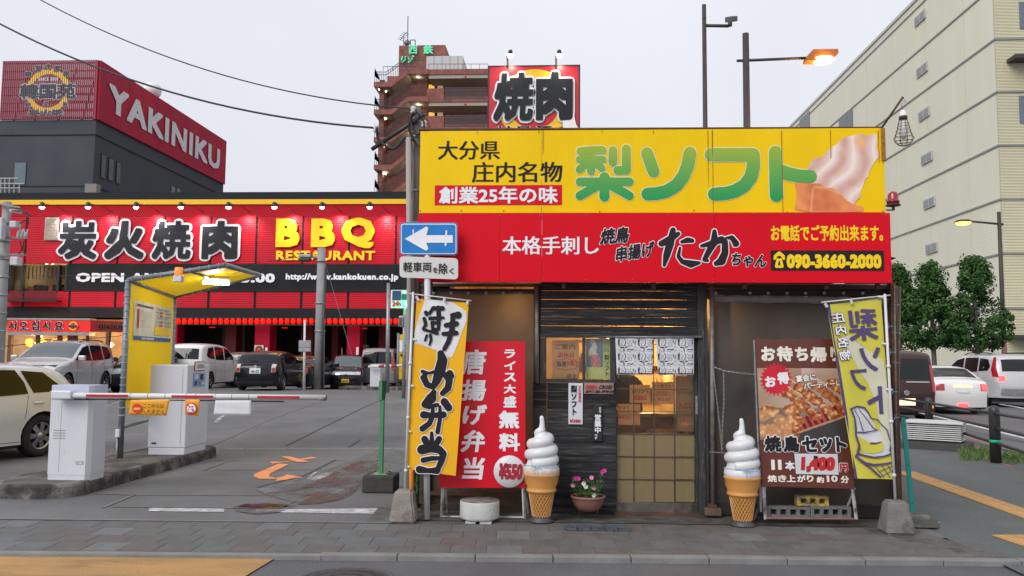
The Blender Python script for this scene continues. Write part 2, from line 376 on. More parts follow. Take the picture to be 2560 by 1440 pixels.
mb = MB(); mb.smooth = True                                      # parking lot, gently rising towards the cars
ys = [8.0 + i * .8 for i in range(56)]; xs = [-90, -60, -40, -30, -20, -15, -10, -7, -5, -3, -1.5, 0, 2, 3.5]
vs = [(x, y, LZ(y) + 0.0) for y in ys for x in xs]; nxn = len(xs)
mb.add(vs, [[j * nxn + i, j * nxn + i + 1, (j + 1) * nxn + i + 1, (j + 1) * nxn + i] for j in range(len(ys) - 1) for i in range(nxn - 1)])
lot = tag(mb.build('parking_lot', ASPL), kind='structure')
# right side: footway, road
def poly(pts, z, name, m, parent=None):
    me = MB(); me.add([(p[0], p[1], z) for p in pts], [list(range(len(pts)))]); return me.build(name, m, parent)
side = tag(poly([(3.5, 6.0), (9, 4.5), (30, 4.5), (30, 6), (7.6, 14.3), (6.6, 17.5), (6.6, 60), (3.5, 60)], -.006, 'footway', ASPG), kind='structure')
road = tag(poly([(7.0, 17.5), (7.9, 14.3), (33, 4.0), (80, 4), (80, 300), (7.0, 300)], -.014, 'side_road', speckle(mat('asphalt_side_road', (.11, .107, .112), .75, var=.15, vs=.8))), kind='structure')
# pavement with its own direction
PA = R(3.3); PU = Vector((math.cos(PA), math.sin(PA), 0)); PV = Vector((-math.sin(PA), math.cos(PA), 0)); PO = Vector((-1.3, 6.86, 0))
def pv(u, v, z=0): return PO + PU * u + PV * v + Vector((0, 0, z))
PBASE = speckle(mat('pavement_bed', (.105, .1, .092), .85, var=.25, vs=5, bump=.3, c2=(.06, .05, .04), c2s=4))
mb = MB(); q = [pv(-12, .0, .008), pv(5.0, .0, .008), pv(4.75, .95, .008), pv(4.75, 2.1, .008), pv(-.5, 2.1, .008), pv(-.5, 1.32, .008), pv(-12, 1.32, .008)]; mb.add(q, [list(range(7))])
pav = tag(mb.build('pavement', PBASE), kind='structure')
tm = [speckle(mat('paving_' + n, c, .82, var=.16, vs=5, bump=.3, bs=150, rnd=True), 110, lo, hi) for n, c, lo, hi in [
    ('grey', (.118, .117, .113), .7, 1.35), ('brown', (.116, .11, .103), .7, 1.3), ('light', (.142, .147, .146), .55, 1.5), ('teal', (.118, .127, .127), .6, 1.45), ('red', (.122, .105, .095), .7, 1.3), ('dark', (.108, .107, .104), .7, 1.35)]]
def tile_mesh(w, h, t, m):
    mb = MB(); b = .003; mb.add([(0, 0, 0), (w, 0, 0), (w, h, 0), (0, h, 0), (b, b, t), (w - b, b, t), (w - b, h - b, t), (b, h - b, t)], [(4, 5, 6, 7), (0, 1, 5, 4), (1, 2, 6, 5), (2, 3, 7, 6), (3, 0, 4, 7)])
    me = bpy.data.meshes.new('paving_tile'); me.from_pydata(mb.v, [], mb.f); me.materials.append(m); return me
TM = {}
rnd = random.Random(3)
for r_ in range(4):
    sh = [.1, .0, .17, .05][r_]
    for c_ in range(-36, 17):
        u = c_ * .3 + sh; v = .03 + r_ * .3
        if u > 4.85 - r_ * .12 - .3: continue
        if -.25 < u - 1.55 < .6 and r_ == 3: pass
        wts = [5, 5, 2, 2, 1.2, 2] if u < 0 else [5, 6, 3, .6, 3, 3]
        if u < -3: wts = [4, 4, 3, 4, .6, 2]
        if u > 1.2 and r_ < 2: wts = [7, 3, .3, .1, .5, 3]
        k = rnd.choices(range(6), wts)[0]
        if k not in TM: TM[k] = tile_mesh(.2975, .2975, .006, tm[k])
        o = link('paving_tile', TM[k], pav, pv(u, v, .004 + rnd.random() * .002)); o.rotation_euler = (0, 0, PA)
GRAN = speckle(mat('granite_kerb', (.2, .2, .195), .8, var=.15, vs=4, bump=.3), 200, .7, 1.3)
for i in range(-1, 10):   # flush kerb stones along the road
    u = i * .62
    if u > 5.2: continue
    w = .614; me = BB(0, w, 0, .1, -.05, .022 + rnd.random() * .006, .008).build('kerb_stone', GRAN, pav); me.location = pv(u, -.1, 0); me.rotation_euler = (0, 0, PA)
mb = MB(); mb.add([pv(-12, 1.30, .018), pv(-.1, 1.235, .018), pv(-.1, 1.26, .018), pv(-12, 1.33, .018)], [(0, 1, 2, 3)]); mb.build('joint_strip', mat('pale_joint', (.2, .22, .24), .8, var=.2), pav)
mb = MB(); mb.add([pv(-12, -.1, .011), pv(-.6, -.1, .011), pv(-.6, .0, .011), pv(-12, .0, .011), pv(-12, -.1, -.03), pv(-.6, -.1, -.03)], [(0, 1, 2, 3), (4, 5, 1, 0)]); mb.build('edge_strip', MATS['granite_kerb'], pav)
# apron in front of the shop
tag(poly([(-1.35, 8.25), (3.6, 8.4), (3.75, 8.75), (3.75, 12), (-1.6, 12), (-1.6, 8.4)], .014, 'shop_apron', speckle(mat('mossy_concrete', (.085, .082, .078), .85, var=.3, vs=6, bump=.4, c2=(.045, .042, .02), c2s=5, c2t=.52))), kind='structure')
# ochre surfacing in the road bottom left
a, b, c, d = gr(0, 1386, -.02), gr(700, 1391, -.02), gr(618, 1440, -.02), gr(540, 1500, -.02)
tag(poly([(-11, a.y - .28), (a.x, a.y + .2), (b.x, b.y + .12), (c.x, c.y), (d.x - .2, d.y - .4), (-9, 5)], -.012, 'ochre_road_surfacing', LAST), kind='structure')
def marking(name, pts, m, z=.006): return tag(poly(pts, z, name, m), kind='structure')
def gpoly(pix, z=0): return [tuple(gr(x, y, z))[:2] for x, y in pix]
WLINE = worn('worn_white_paint', (.62, .62, .64), .46, 9, stretch=(1, 6, 1)); ORNG = mat('orange_road_paint', (.8, .27, .09), .6, var=.1, vs=10)
marking('white_line', gpoly([(375, 1271), (560, 1273), (560, 1281), (370, 1279)]), WLINE); marking('white_line', gpoly([(640, 1275), (980, 1272), (985, 1287), (640, 1281)]), WLINE)
marking('orange_cross', gpoly([(675, 1155), (710, 1155), (780, 1143), (795, 1145), (760, 1150), (720, 1155), (680, 1160)]), ORNG)
marking('orange_cross', gpoly([(700, 1142), (722, 1142), (776, 1156), (742, 1156)]), ORNG, .0085)
sv, sf = strokes([[(6.2, 11.2, .075), (6.05, 10.6, .07)]])
ar = gpoly([(697, 1160), (723, 1161), (676, 1184), (672, 1192), (690, 1196), (708, 1192), (718, 1187), (758, 1194), (688, 1204), (694, 1198), (648, 1198), (634, 1192), (636, 1186)])
marking('orange_arrow', ar, ORNG)
marking('white_arrow', gpoly([(772, 1200), (800, 1185), (822, 1182), (833, 1183), (812, 1197), (790, 1201)]), WLINE); marking('white_dash', gpoly([(766, 1198), (785, 1182), (793, 1181), (774, 1199)]), WLINE)
CHAN = speckle(mat('concrete_channel', (.2, .195, .185), .8, var=.2, vs=4), 120, .8, 1.2)
p0, p1_ = gr(560, 1124), gr(1035, 1124)
for i in range(9):                                             # concrete channel blocks across the lot
    a = i / 9; b = (i + 1) / 9; A0 = p0.lerp(p1_, a); B0 = p0.lerp(p1_, b)
    me = B(0, (B0 - A0).length - .015, -.13, .13, -.02, .006 + rnd.random() * .003).build('channel_block', CHAN, lot); me.location = (A0.x, A0.y, LZ(A0.y)); me.rotation_euler = (0, 0, math.atan2(B0.y - A0.y, B0.x - A0.x))
SEAL = mat('sealed_joint', (.16, .155, .14), .8, var=.2); SEALD = mat('dark_joint', (.05, .05, .05), .8)
def gline(pix, w, m, name='pavement_joint', z=.007):
    P = [gr(x, y) for x, y in pix]
    for _ in range(3): P = [gr(x, y, LZ(p.y)) for (x, y), p in zip(pix, P)]
    mb = MB()
    for a, b in zip(P[:-1], P[1:]):
        d = (b - a).normalized(); n = Vector((-d.y, d.x, 0)) * w / 2; k = max(1, int((b - a).length / 1.0))
        for i in range(k):
            p, q = a.lerp(b, i / k), a.lerp(b, (i + 1) / k); zp, zq = LZ(p.y) + z, LZ(q.y) + z
            mb.quad((p.x - n.x, p.y - n.y, zp), (q.x - n.x, q.y - n.y, zq), (q.x + n.x, q.y + n.y, zq), (p.x + n.x, p.y + n.y, zp))
    return tag(mb.build(name, m), kind='structure')
gline([(258, 1270), (335, 1238), (240, 1235)], .035, SEAL); gline([(280, 1268), (700, 1272), (762, 1240), (335, 1238)], .03, SEAL)
gline([(505, 1177), (575, 1153), (530, 1150)], .03, SEAL); gline([(510, 1177), (860, 1175), (905, 1153), (575, 1153)], .02, SEALD)
gline([(520, 1117), (655, 1055), (800, 1005)], .05, SEAL); gline([(715, 1115), (800, 1072), (955, 1000)], .03, SEALD); gline([(870, 1120), (900, 1100)], .03, SEALD); gline([(640, 1220), (760, 1190), (840, 1150)], .02, SEALD)
for a in ([(540, 1055), (590, 1005)], [(262, 1015), (300, 1003)]): gline(a, .1, worn('worn_bay_line', (.45, .45, .46), .5, 6))
# rust wash, wet patch
RW = worn('rust_wash', (.11, .04, .02), .56, 1.7, rough=.45, stretch=(1.3, .6, 1), soft=.12); WET = worn('wet_patch', (.07, .07, .072), .5, 5, rough=.35, soft=.15)
def blob(pix, name, m, z): return marking(name, gpoly(pix), m, z)
PALE = worn('pale_deposit', (.17, .17, .17), .52, 2.5, stretch=(1, .7, 1), soft=.15)
blob([(640, 1225), (720, 1205), (800, 1180), (880, 1150), (940, 1128), (1030, 1118), (1035, 1150), (1000, 1180), (930, 1200), (900, 1222), (860, 1250), (760, 1262), (690, 1245), (660, 1236)], 'pale_deposit', PALE, .009)
blob([(670, 1236), (745, 1222), (810, 1195), (850, 1175), (900, 1150), (960, 1140), (950, 1172), (925, 1190), (905, 1210), (880, 1235), (850, 1250), (790, 1262), (740, 1262), (780, 1240), (720, 1240)], 'rust_wash', RW, .012)
blob([(590, 1268), (615, 1263), (640, 1264), (660, 1261), (690, 1263), (722, 1265), (715, 1268), (690, 1270), (650, 1272), (612, 1270)], 'puddle', mat('puddle_water', (.004, .004, .004), .1, var=0, spec=.25), .014)
blob([(580, 1268), (620, 1259), (700, 1258), (740, 1266), (700, 1282), (640, 1288), (590, 1280)], 'wet_patch', WET, .011)
# grating
t = thing('drain_grating', 'blue grey steel drain grating set in the paving below the flower pot', 'grating', gr(1492, 1315))
gx = [gr(1412, 1326, .02), gr(1582, 1331, .02)]; L_ = (gx[1] - gx[0]).length; gm = mat('grating_steel', (.16, .19, .22), .45, .5, var=.2, vs=20)
for i in range(5):
    me = MB()
    for k in range(7): me.box(i * L_ / 5 + k * .017, i * L_ / 5 + k * .017 + .01, 0, .16, -.01, .012)
    me.box(i * L_ / 5, (i + 1) * L_ / 5 - .012, .07, .08, -.01, .013); me.box(i * L_ / 5, (i + 1) * L_ / 5 - .008, .0, .012, -.01, .012).box(i * L_ / 5, (i + 1) * L_ / 5 - .008, .15, .16, -.01, .0135)
    o = me.build('grating_panel', gm); o.parent = t; o.location = gx[0] + Vector((0, .02, .006)) - t.location; o.rotation_euler = (0, 0, PA)
# manhole cover
mc = gr(862, 1452, -.02); t = thing('manhole_cover', 'round cast iron manhole cover with ring pattern in the asphalt', 'manhole cover', (mc.x, mc.y, -.022))
mb = MB(); mb.lathe([(.33, 0), (.33, .012), (.315, .012), (.313, .006), (.30, .006), (.298, .012), (.0001, .012)], (mc.x, mc.y, -.022), 40)
for k in range(48):
    an = k * math.pi / 24; c_, s_ = math.cos(an), math.sin(an)
    for r0, r1 in ((.235, .28), (.15, .2)): mb.add([(mc.x + r0 * c_ - .008 * s_, mc.y + r0 * s_ + .008 * c_, -.0055), (mc.x + r1 * c_ - .009 * s_, mc.y + r1 * s_ + .009 * c_, -.0055), (mc.x + r1 * c_ + .009 * s_, mc.y + r1 * s_ - .009 * c_, -.0055), (mc.x + r0 * c_ + .008 * s_, mc.y + r0 * s_ - .008 * c_, -.0055)], [(3, 2, 1, 0)])
mb.build('cover_plate', mat('cast_iron', (.075, .075, .08), .5, .4, var=.3, vs=30, bump=.6, bs=90), t)
MB().lathe([(.34, -.002), (.36, .014), (.345, .014), (.335, .004)], (mc.x, mc.y, -.022), 40).build('frame_ring', mat('cast_iron_frame', (.11, .11, .11), .6, .3), t)
# tactile strip, white wedge, side road lines
TAC = mat('yellow_tactile', (.5, .29, .11), .75, var=.15, vs=6)
def tactile(pa, pb, w, lab):
    A0, B0 = gr(*pa), gr(*pb); d = (B0 - A0).normalized(); t = thing('tactile_strip', lab, 'tactile paving', (A0.x, A0.y, 0)); n = int((B0 - A0).length / .3)
    ang = math.atan2(d.y, d.x); me0 = None
    for i in range(n):
        if me0 is None:
            mb = MB().box(0, .294, -w / 2, w / 2, -.004, .004)
            for k in range(4): mb.box(.012, .282, -w / 2 + .045 + k * w / 4 - .014, -w / 2 + .045 + k * w / 4 + .014, .004, .009)
            o = mb.build('tactile_tile', TAC); me0 = o.data
        else: o = link('tactile_tile', me0)
        o.parent = t; o.location = d * (.3 * i); o.rotation_euler = (0, 0, ang)
tactile((2262, 1180), (2700, 1332), .3, 'long yellow ribbed tactile strip running along the footway beside the shop')
tactile((2518, 1338), (2800, 1430), .3, 'short yellow ribbed tactile strip at the right bottom corner of the footway')
marking('white_wedge', gpoly([(2280, 1286), (2300, 1286), (2352, 1308), (2325, 1312), (2270, 1300)]), mat('white_road_paint', (.5, .5, .5), .7, var=.1), .006)
for k, (p, q) in enumerate([((2330, 1062), (2800, 1190)), ((2330, 1078), (2800, 1215)), ((2300, 1088), (2800, 1240))]):
    gline([p, q], .09, mat('faded_orange_line', (.3, .11, .07), .75, var=.2), 'orange_road_line', -.008)
gline([(2300, 1030), (2480, 1072), (2800, 1148)], .13, WLINE, 'white_road_line', -.008)
gline([(2500, 1010), (2620, 1032)], .13, WLINE, 'white_road_line', -.008)
mb = MB()                                                          # grass
rg = random.Random(5)
for i in range(520):
    if i % 3: c = gr(rg.uniform(2400, 2475), rg.uniform(1128, 1152))
    else: c = gr(rg.uniform(2505, 2560), rg.uniform(1140, 1160))
    h = rg.uniform(.04, .15) * (1.4 if i % 7 == 0 else 1); a = rg.uniform(0, 6.28); dx, dy = math.cos(a), math.sin(a); b = rg.uniform(.02, .1)
    mb.add([(c.x - dy * .006, c.y + dx * .006, 0), (c.x + dy * .006, c.y - dx * .006, 0), (c.x + dx * b * .4 + dy * .004, c.y + dy * b * .4 - dx * .004, h * .6), (c.x + dx * b, c.y + dy * b, h)], [(0, 1, 2), (0, 2, 3)])
tag(mb.build('grass', mat('grass', (.09, .17, .03), .6, var=.4, vs=8)), 'long green grass tufts growing at the foot of the black bollards', 'grass', kind='stuff')
# traffic island
ISL = mat('island_concrete', (.12, .112, .1), .85, var=.3, vs=3, bump=.4, bs=70, c2=(.05, .047, .04), c2s=2.2, c2t=.5); ISK = mat('island_kerb', (.17, .155, .135), .85, var=.35, vs=4, bump=.6, bs=40, c2=(.04, .036, .032), c2s=3.2, c2t=.47)
pts = []; x0, x1, y0, y1 = -6.45, -5.4, 9.05, 13.35
for cx, cy, a0 in ((x1 - .35, y0 + .35, -90), (x1 - .35, y1 - .35, 0), (x0 + .35, y1 - .35, 90), (x0 + .35, y0 + .35, 180)):
    for k in range(7): a = R(a0 + 15 * k); pts.append((cx + .35 * math.cos(a), cy + .35 * math.sin(a)))
isl = tag(MB().add([(x, y, .15) for x, y in [(-5.93 + (a + 5.93) * .8, 11.2 + (b - 11.2) * .955) for a, b in pts]], [list(range(len(pts)))]).build('traffic_island', ISL), kind='structure')
n = len(pts)
def ring_pt(i, z, s): a, b = pts[i % n]; return (-5.93 + (a + 5.93) * s, 11.2 + (b - 11.2) * (1 - (1 - s) * .22), z)
edges = []; cur = [0]
for i in range(n):
    mb = MB(); mb.smooth = True
    L0 = (Vector(pts[(i + 1) % n]) - Vector(pts[i])).length; k = max(1, round(L0 / .62))
    for j in range(k):
        m2 = MB(); g = .004 / max(L0, .01) if k > 1 else 0
        def P(t, z, s): A0 = Vector(ring_pt(i, z, s)); B0 = Vector(ring_pt(i + 1, z, s)); return A0.lerp(B0, t)
        t0, t1 = j / k + g, (j + 1) / k - g
        rows = [(-.02, 1.0), (.12, .985), (.148, .96), (.155, .93), (.152, .8)]
        V = [P(t0, z, s) for z, s in rows] + [P(t1, z, s) for z, s in rows]; R_ = len(rows)
        m2.add(V, [(a, a + R_, a + R_ + 1, a + 1) for a in range(R_ - 1)]); m2.build('kerb_stone', ISK, isl)
# ================================================================ THE SHOP
YB = 8.75; YY = 8.42; YR = 8.38
def charwood(name, c=(.03, .03, .032), c2=(.12, .12, .12)):
    m = mat(name, c, .75, rnd=True, spec=.12, var=.35, vs=4, stretch=(.7, 1, 14), bump=.16, bs=80, c2=c2, c2s=3.2, c2t=.6); return m
PLK = charwood('charred_plank'); PLK2 = charwood('charred_plank_grey', (.045, .045, .047), (.17, .165, .165)); PLKD = charwood('charred_plank_dark', (.022, .022, .024), (.08, .08, .08))
TIMB = mat('black_timber', (.03, .03, .032), .55, var=.3, stretch=(6, 6, 1), vs=4, bump=.4, c2=(.12, .115, .11), c2s=5, c2t=.62)
BROWN = mat('dark_brown_cladding', (.05, .035, .026), .8, var=.3, vs=5)
shop = thing('food_stall', 'small black timber and tarp food stall under the yellow and red signboards', 'shop', (.9, YB, 0))
def bp(px, Y, y1, m, name, parent=shop, b=None):
    x0, x1, z0, z1 = FR(*px, Y); return (B(x0, x1, Y, y1, z0, z1) if not b else BB(x0, x1, Y, y1, z0, z1, b)).build(name, m, parent)
# upper planks (gaps let the light of the room through)
def planks(px0, px1, edges, Y, gap, mset, joint=None, rnd=random.Random(2)):
    for i, (a, b) in enumerate(zip(edges[:-1], edges[1:])):
        x0, x1, z0, z1 = FR(px0, a, px1, b, Y); m = rnd.choice(mset)
        spans = [(x0, x1)] if not joint else [(x0, joint - .0015), (joint + .0015, x1)]
        for s0, s1 in spans:
            w = rnd.uniform(-.002, .002); L_ = s1 - s0; h = z1 - z0 - gap
            mb = BB(0, L_, -.012 + w, .012, 0, h, .0025); n = len(mb.v)
            mb.v = [(x, y, z + (.002 * math.sin(x * 3 + i * 2) if gap > .003 else 0)) for x, y, z in mb.v]
            o = mb.build('plank', m); o.parent = shop; o.location = Vector((s0, Y, z0 + gap / 2)) - shop.location
planks(1352, 1756, [706, 727.5, 749.5, 771.5, 793.5, 815.5, 837], YB, .006, [PLK, PLK2, PLK])
bp((1350, 836, 1757, 845), YB - .03, YB + .02, PLK2, 'trim_board', b=.003)
jx = at(1367, 1100, YB).x
e = [957 + 21.9 * i for i in range(16)]; planks(1333, 1540, e, YB, .002, [PLK, PLKD, PLKD, PLK2], joint=jx, rnd=random.Random(8))
bp((1352, 845, 1366, 957), YB - .01, YB + .05, TIMB, 'window_post'); bp((1456, 845, 1464, 950), YB - .005, YB + .05, TIMB, 'window_post'); bp((1526, 845, 1538, 957), YB - .012, YB + .05, TIMB, 'window_post')
bp((1366, 948, 1526, 957), YB - .012, YB + .05, TIMB, 'window_sill'); bp((1334, 707, 1352, 957), YB + .03, YB + .06, BROWN, 'side_infill')
GLASS = mat('window_glass', (.9, .95, .93), .03, var=0, trans=1, spec=.5); GLASS.node_tree.nodes['Principled BSDF'].inputs['IOR'].default_value = 1.05
def thinglass(name, tint, a, rough=.04):
    m = bpy.data.materials.new(name); m.use_nodes = True; nt = m.node_tree; N = nt.nodes; N.clear(); L = nt.links
    o = N.new('ShaderNodeOutputMaterial'); t = N.new('ShaderNodeBsdfTransparent'); t.inputs[0].default_value = (*tint, 1); g = N.new('ShaderNodeBsdfGlossy'); g.inputs['Roughness'].default_value = rough
    f = N.new('ShaderNodeFresnel'); f.inputs[0].default_value = 1.25; ma = N.new('ShaderNodeMath'); ma.operation = 'ADD'; ma.inputs[1].default_value = a; L.new(f.outputs[0], ma.inputs[0])
    tn = N.new('ShaderNodeTexNoise'); tn.inputs['Scale'].default_value = 3; 
    x = N.new('ShaderNodeMixShader'); L.new(ma.outputs[0], x.inputs[0]); L.new(t.outputs[0], x.inputs[1]); L.new(g.outputs[0], x.inputs[2]); L.new(x.outputs[0], o.inputs[0]); MATS[name] = m; return m
TG = thinglass('thin_glass', (.93, .95, .93), .03)
for a, b in ((1366, 1456), (1464, 1526)):
    x0, x1, z0, z1 = FR(a, 845, b, 948, YB); B(x0, x1, YB + .03, YB + .034, z0, z1).build('pane', TG, shop)
# window contents
def transl(m, c, f):
    nt = m.node_tree; tl = nt.nodes.new('ShaderNodeBsdfTranslucent'); tl.inputs[0].default_value = (*c, 1); xm = nt.nodes.new('ShaderNodeMixShader'); xm.inputs[0].default_value = f; nt.links.new(nt.nodes['Principled BSDF'].outputs[0], xm.inputs[1]); nt.links.new(tl.outputs[0], xm.inputs[2]); nt.links.new(xm.outputs[0], nt.nodes['Material Output'].inputs[0]); return m
KRAFT = transl(mat('kraft_paper', (.62, .42, .2), .8, var=.06), (.75, .5, .22), .45)
t = thing('paper_notice', 'brown paper notice with handwritten opening days behind the left window pane', 'notice', at(1414, 948, YB + .08)); Yn = YB + .075
rectp((1380, 851, 1447, 948), Yn, KRAFT, t, 'paper', t=.002)
ptext('ご案内', (1388, 860, 1438, 874), Yn - .004, BLACK, t); ptext('店休日', (1394, 881, 1435, 894), Yn - .004, RTXT, t, bold=.02); ptext('毎週', (1392, 903, 1415, 917), Yn - .004, BLACK, t, bold=.02); ptext('水曜日', (1415, 901, 1443, 915), Yn - .004, RTXT, t, bold=.02); ptext('店主', (1417, 934, 1442, 947), Yn - .004, BLACK, t)
sv, sf = strokes([[(math.cos(a) * 30 + 1416 + 3 * math.cos(a * 9), 911 + math.sin(a) * 13 + 1.5 * math.sin(a * 9), .5) for a in [k * .157 for k in range(41)]]])
def pshape(sv, sf, Y, name, m, parent, lift=.004, depth=0, out=None):   # photo-pixel drawing to the plane Y
    P = [at(a, b, Y) for a, b in sv]; return shape([(p.x, p.z) for p in P], sf, name, m, parent, Y=Y, lift=lift, depth=depth)
pshape(sv, sf, Yn - .004, 'lettering', BLACK, t)
t = thing('ice_cream_poster', 'ice cream poster with yellow green edges behind the right window pane', 'poster', at(1495, 948, YB + .07)); Yn = YB + .07
rectp((1465, 847, 1526, 947), Yn, mat('poster_yellow', (.72, .7, .22), .5, var=.08, c2=(.45, .6, .2), c2s=5), t, 'paper', t=.002)
def f_ice(u, v):
    c = lerp((.1, .17, .26), (.2, .28, .36), v); d = abs(u - .42 + .06 * math.sin(v * 14)) 
    if v > .45 and d < .25 * (1.25 - v) + .05: c = lerp((.75, .5, .5), (.85, .75, .72), .5 + .8 * nz(u, v, 0, 9))
    elif .38 < v <= .5 and abs(u - .4) < .3: c = (.7, .28, .12)
    elif v <= .38 and (u - .58) ** 2 + (v - .2) ** 2 * .8 < .09: c = lerp((.55, .1, .1), (.8, .3, .3), .5 + nz(u, v, 3, 10))
    return c
picture(f_ice, FR(1466, 849, 1507, 917, Yn - .004), 'printed_picture', t, Y=Yn - .004, nx=26, ny=44)
ptext('梨ソフト', (1511, 887, 1523, 940), Yn - .004, BLACK, t, vert=True, bold=.02); ptext('庄内名物', (1516, 851, 1523, 880), Yn - .004, mat('teal_ink', (.02, .2, .2), .5), t, vert=True)
ptext('庄内銘菓', (1509, 853, 1515, 880), Yn - .004, MATS['teal_ink'], t, vert=True)
# door
door = 'sliding_door'
DF = mat('door_bar', (.055, .05, .045), .5, var=.3, vs=20); DR = mat('door_rail', (.12, .105, .09), .45, .3, var=.25, vs=10, c2=(.05, .045, .04), c2s=4)
YD = YB + .05
dr = thing('sliding_door', 'sliding lattice door of the stall glowing amber behind the patterned curtain', 'door', at(1640, 1285, YD))
vx = [1539, 1584.5, 1635, 1686, 1737]; hy = [847, 861, 917, 973, 1029, 1085, 1142, 1199, 1256]
lat = MB()
for x in vx[1:-1]: q = FR(x - 1.1, 847, x + 1.1, 1257, YD); lat.box(q[0], q[1], YD - .008, YD + .01, q[2], q[3])
for y in hy[1:-1]: q = FR(1539, y - 1.1, 1738, y + 1.1, YD); lat.box(q[0], q[1], YD - .011, YD + .008, q[2], q[3])
lat.build('lattice', DF, dr)
bp((1536, 842, 1542, 1257), YD - .013, YD + .02, DF, 'door_stile', dr); bp((1737, 842, 1746, 1257), YD - .013, YD + .02, TIMB, 'door_stile', dr); bp((1536, 1257, 1746, 1283), YD - .015, YD + .02, DR, 'bottom_rail', dr, .003); bp((1536, 838, 1746, 848), YD - .013, YD + .02, DF, 'top_rail', dr)
bp((1739, 990, 1747, 1036), YD - .022, YD - .013, STEEL, 'handle', dr, .003)
FROST = bpy.data.materials.new('frosted_glass'); FROST.use_nodes = True; nt = FROST.node_tree; N = nt.nodes; N.clear()
o_ = N.new('ShaderNodeOutputMaterial'); tr = N.new('ShaderNodeBsdfTransparent'); tr.inputs[0].default_value = (.85, .8, .66, 1); tl = N.new('ShaderNodeBsdfDiffuse'); tl.inputs[0].default_value = (.36, .28, .16, 1); gl = N.new('ShaderNodeBsdfGlossy'); gl.inputs['Roughness'].default_value = .12; gl.inputs[0].default_value = (.6, .6, .6, 1)
xa = N.new('ShaderNodeMixShader'); xa.inputs[0].default_value = .5; nt.links.new(tr.outputs[0], xa.inputs[1]); nt.links.new(tl.outputs[0], xa.inputs[2]); xb = N.new('ShaderNodeMixShader'); xb.inputs[0].default_value = .05; nt.links.new(xa.outputs[0], xb.inputs[1]); nt.links.new(gl.outputs[0], xb.inputs[2]); nt.links.new(xb.outputs[0], o_.inputs[0])
pm = {}
for j in range(len(hy) - 1):
    for i in range(4):
        x0, x1, z0, z1 = FR(vx[i] + 1, hy[j] + 1, vx[i + 1] - 1, hy[j + 1] - 1, YD); g = FROST if j >= 5 else TG
        o = B(0, x1 - x0, 0, .003, 0, z1 - z0).build('pane', g); o.parent = dr; o.location = Vector((x0, YD - .001, z0)) - dr.location
bp((1746, 707, 1762, 1287), YB - .02, YB + .06, TIMB, 'door_post', b=.004); bp((1757, 707, 1770, 1288), YB - .005, YB + .06, TIMB, 'door_post')
bp((1536, 1283, 1762, 1289), YB - .02, YB + .1, RUST, 'door_track')
# room behind
WARMW = mat('room_wall', (.42, .27, .12), .8, var=.2, vs=3); WOODF = mat('room_wood', (.3, .16, .07), .6, var=.3, stretch=(1, 1, 8), vs=5)
rx0, rx1 = -1.2, 3.2
mb = MB(); mb.box(rx0, rx1, 11.4, 11.45, .1, 2.5); mb.box(rx0, rx0 + .05, 8.95, 11.4, .1, 2.5); mb.box(1.32, 1.37, 8.95, 11.4, .1, 2.5); mb.build('room_wall', WARMW, shop)
B(rx0, rx1, 8.9, 11.45, .02, .1).build('room_floor', mat('room_floor_concrete', (.12, .1, .08), .8), shop); B(rx0, rx1, 8.86, 11.5, 2.5, 2.55).build('ceiling', WARMW, shop)
B(-.1, 1.3, 9.35, 9.75, .1, .96).build('counter', WOODF, shop); B(-.12, 1.31, 9.3, 9.8, .96, 1.0).build('counter_top', mat('counter_top', (.35, .22, .1), .3, var=.1), shop)
B(.9, 1.25, 9.15, 9.28, .1, .85).build('wicker_panel', mat('wicker', (.3, .14, .06), .8, var=.4, vs=40), shop)
mb = MB()
for i in range(4): mb.box(.35, 1.3, 11.2, 11.4, 1.2 + .3 * i, 1.22 + .3 * i)
mb.build('wall_shelf', WOODF, shop)
rr = random.Random(4)
for i in range(16):
    x = .38 + .058 * i; z = 1.22 + .3 * rr.randint(0, 3); h = rr.uniform(.12, .24); r_ = rr.uniform(.02, .032)
    tag(MB().lathe([(r_, z), (r_, z + h * .65), (r_ * .4, z + h * .8), (r_ * .4, z + h)], (x, 11.3, 0), 8).build('bottle', mat('bottle_%d' % (i % 3), [(.2, .1, .03), (.45, .42, .35), (.1, .16, .06)][i % 3], .2)), 'bottle among the row on the shelves at the back of the stall', 'bottle', 'bottles on the back shelf of the stall')
t = thing('ceiling_lamp', 'warm glowing bulb hanging inside the stall above the counter', 'lamp', (1.0, 10.7, 2.5))
MB().tube([(1.0, 10.7, 2.5), (1.0, 10.7, 1.95)], .006, 6).build('cord', BLACK, t); MB().lathe([(.001, 1.8), (.05, 1.83), (.06, 1.88), (.03, 1.94), (.02, 1.97)], (1.0, 10.7, 0), 12).build('bulb', mat('warm_bulb', (1, .8, .5), emit=(1, .62, .25), es=25), t)
lampo('POINT', 'bulb_light', (1.0, 10.7, 1.77), 95, (1, .62, .26), t, size=.08)
for lx, ly, lab, e_ in ((-.5, 9.0, 'warm lamp glowing behind the left brown tarp', 1.3), (1.5, 8.98, 'warm lamp glowing behind the edge of the right tarp', 3)):
    t = thing('shop_lamp', lab, 'lamp', (lx, ly, 2.5)); MB().tube([(lx, ly, 2.5), (lx, ly, 2.22)], .006, 6).build('cord', BLACK, t)
    MB().lathe([(.001, 2.1), (.04, 2.12), (.045, 2.17), (.02, 2.22)], (lx, ly, 0), 12).build('bulb', MATS['warm_bulb'], t); lampo('POINT', 'bulb_light', (lx, ly, 2.06), e_, (1, .72, .4), t, size=.06)
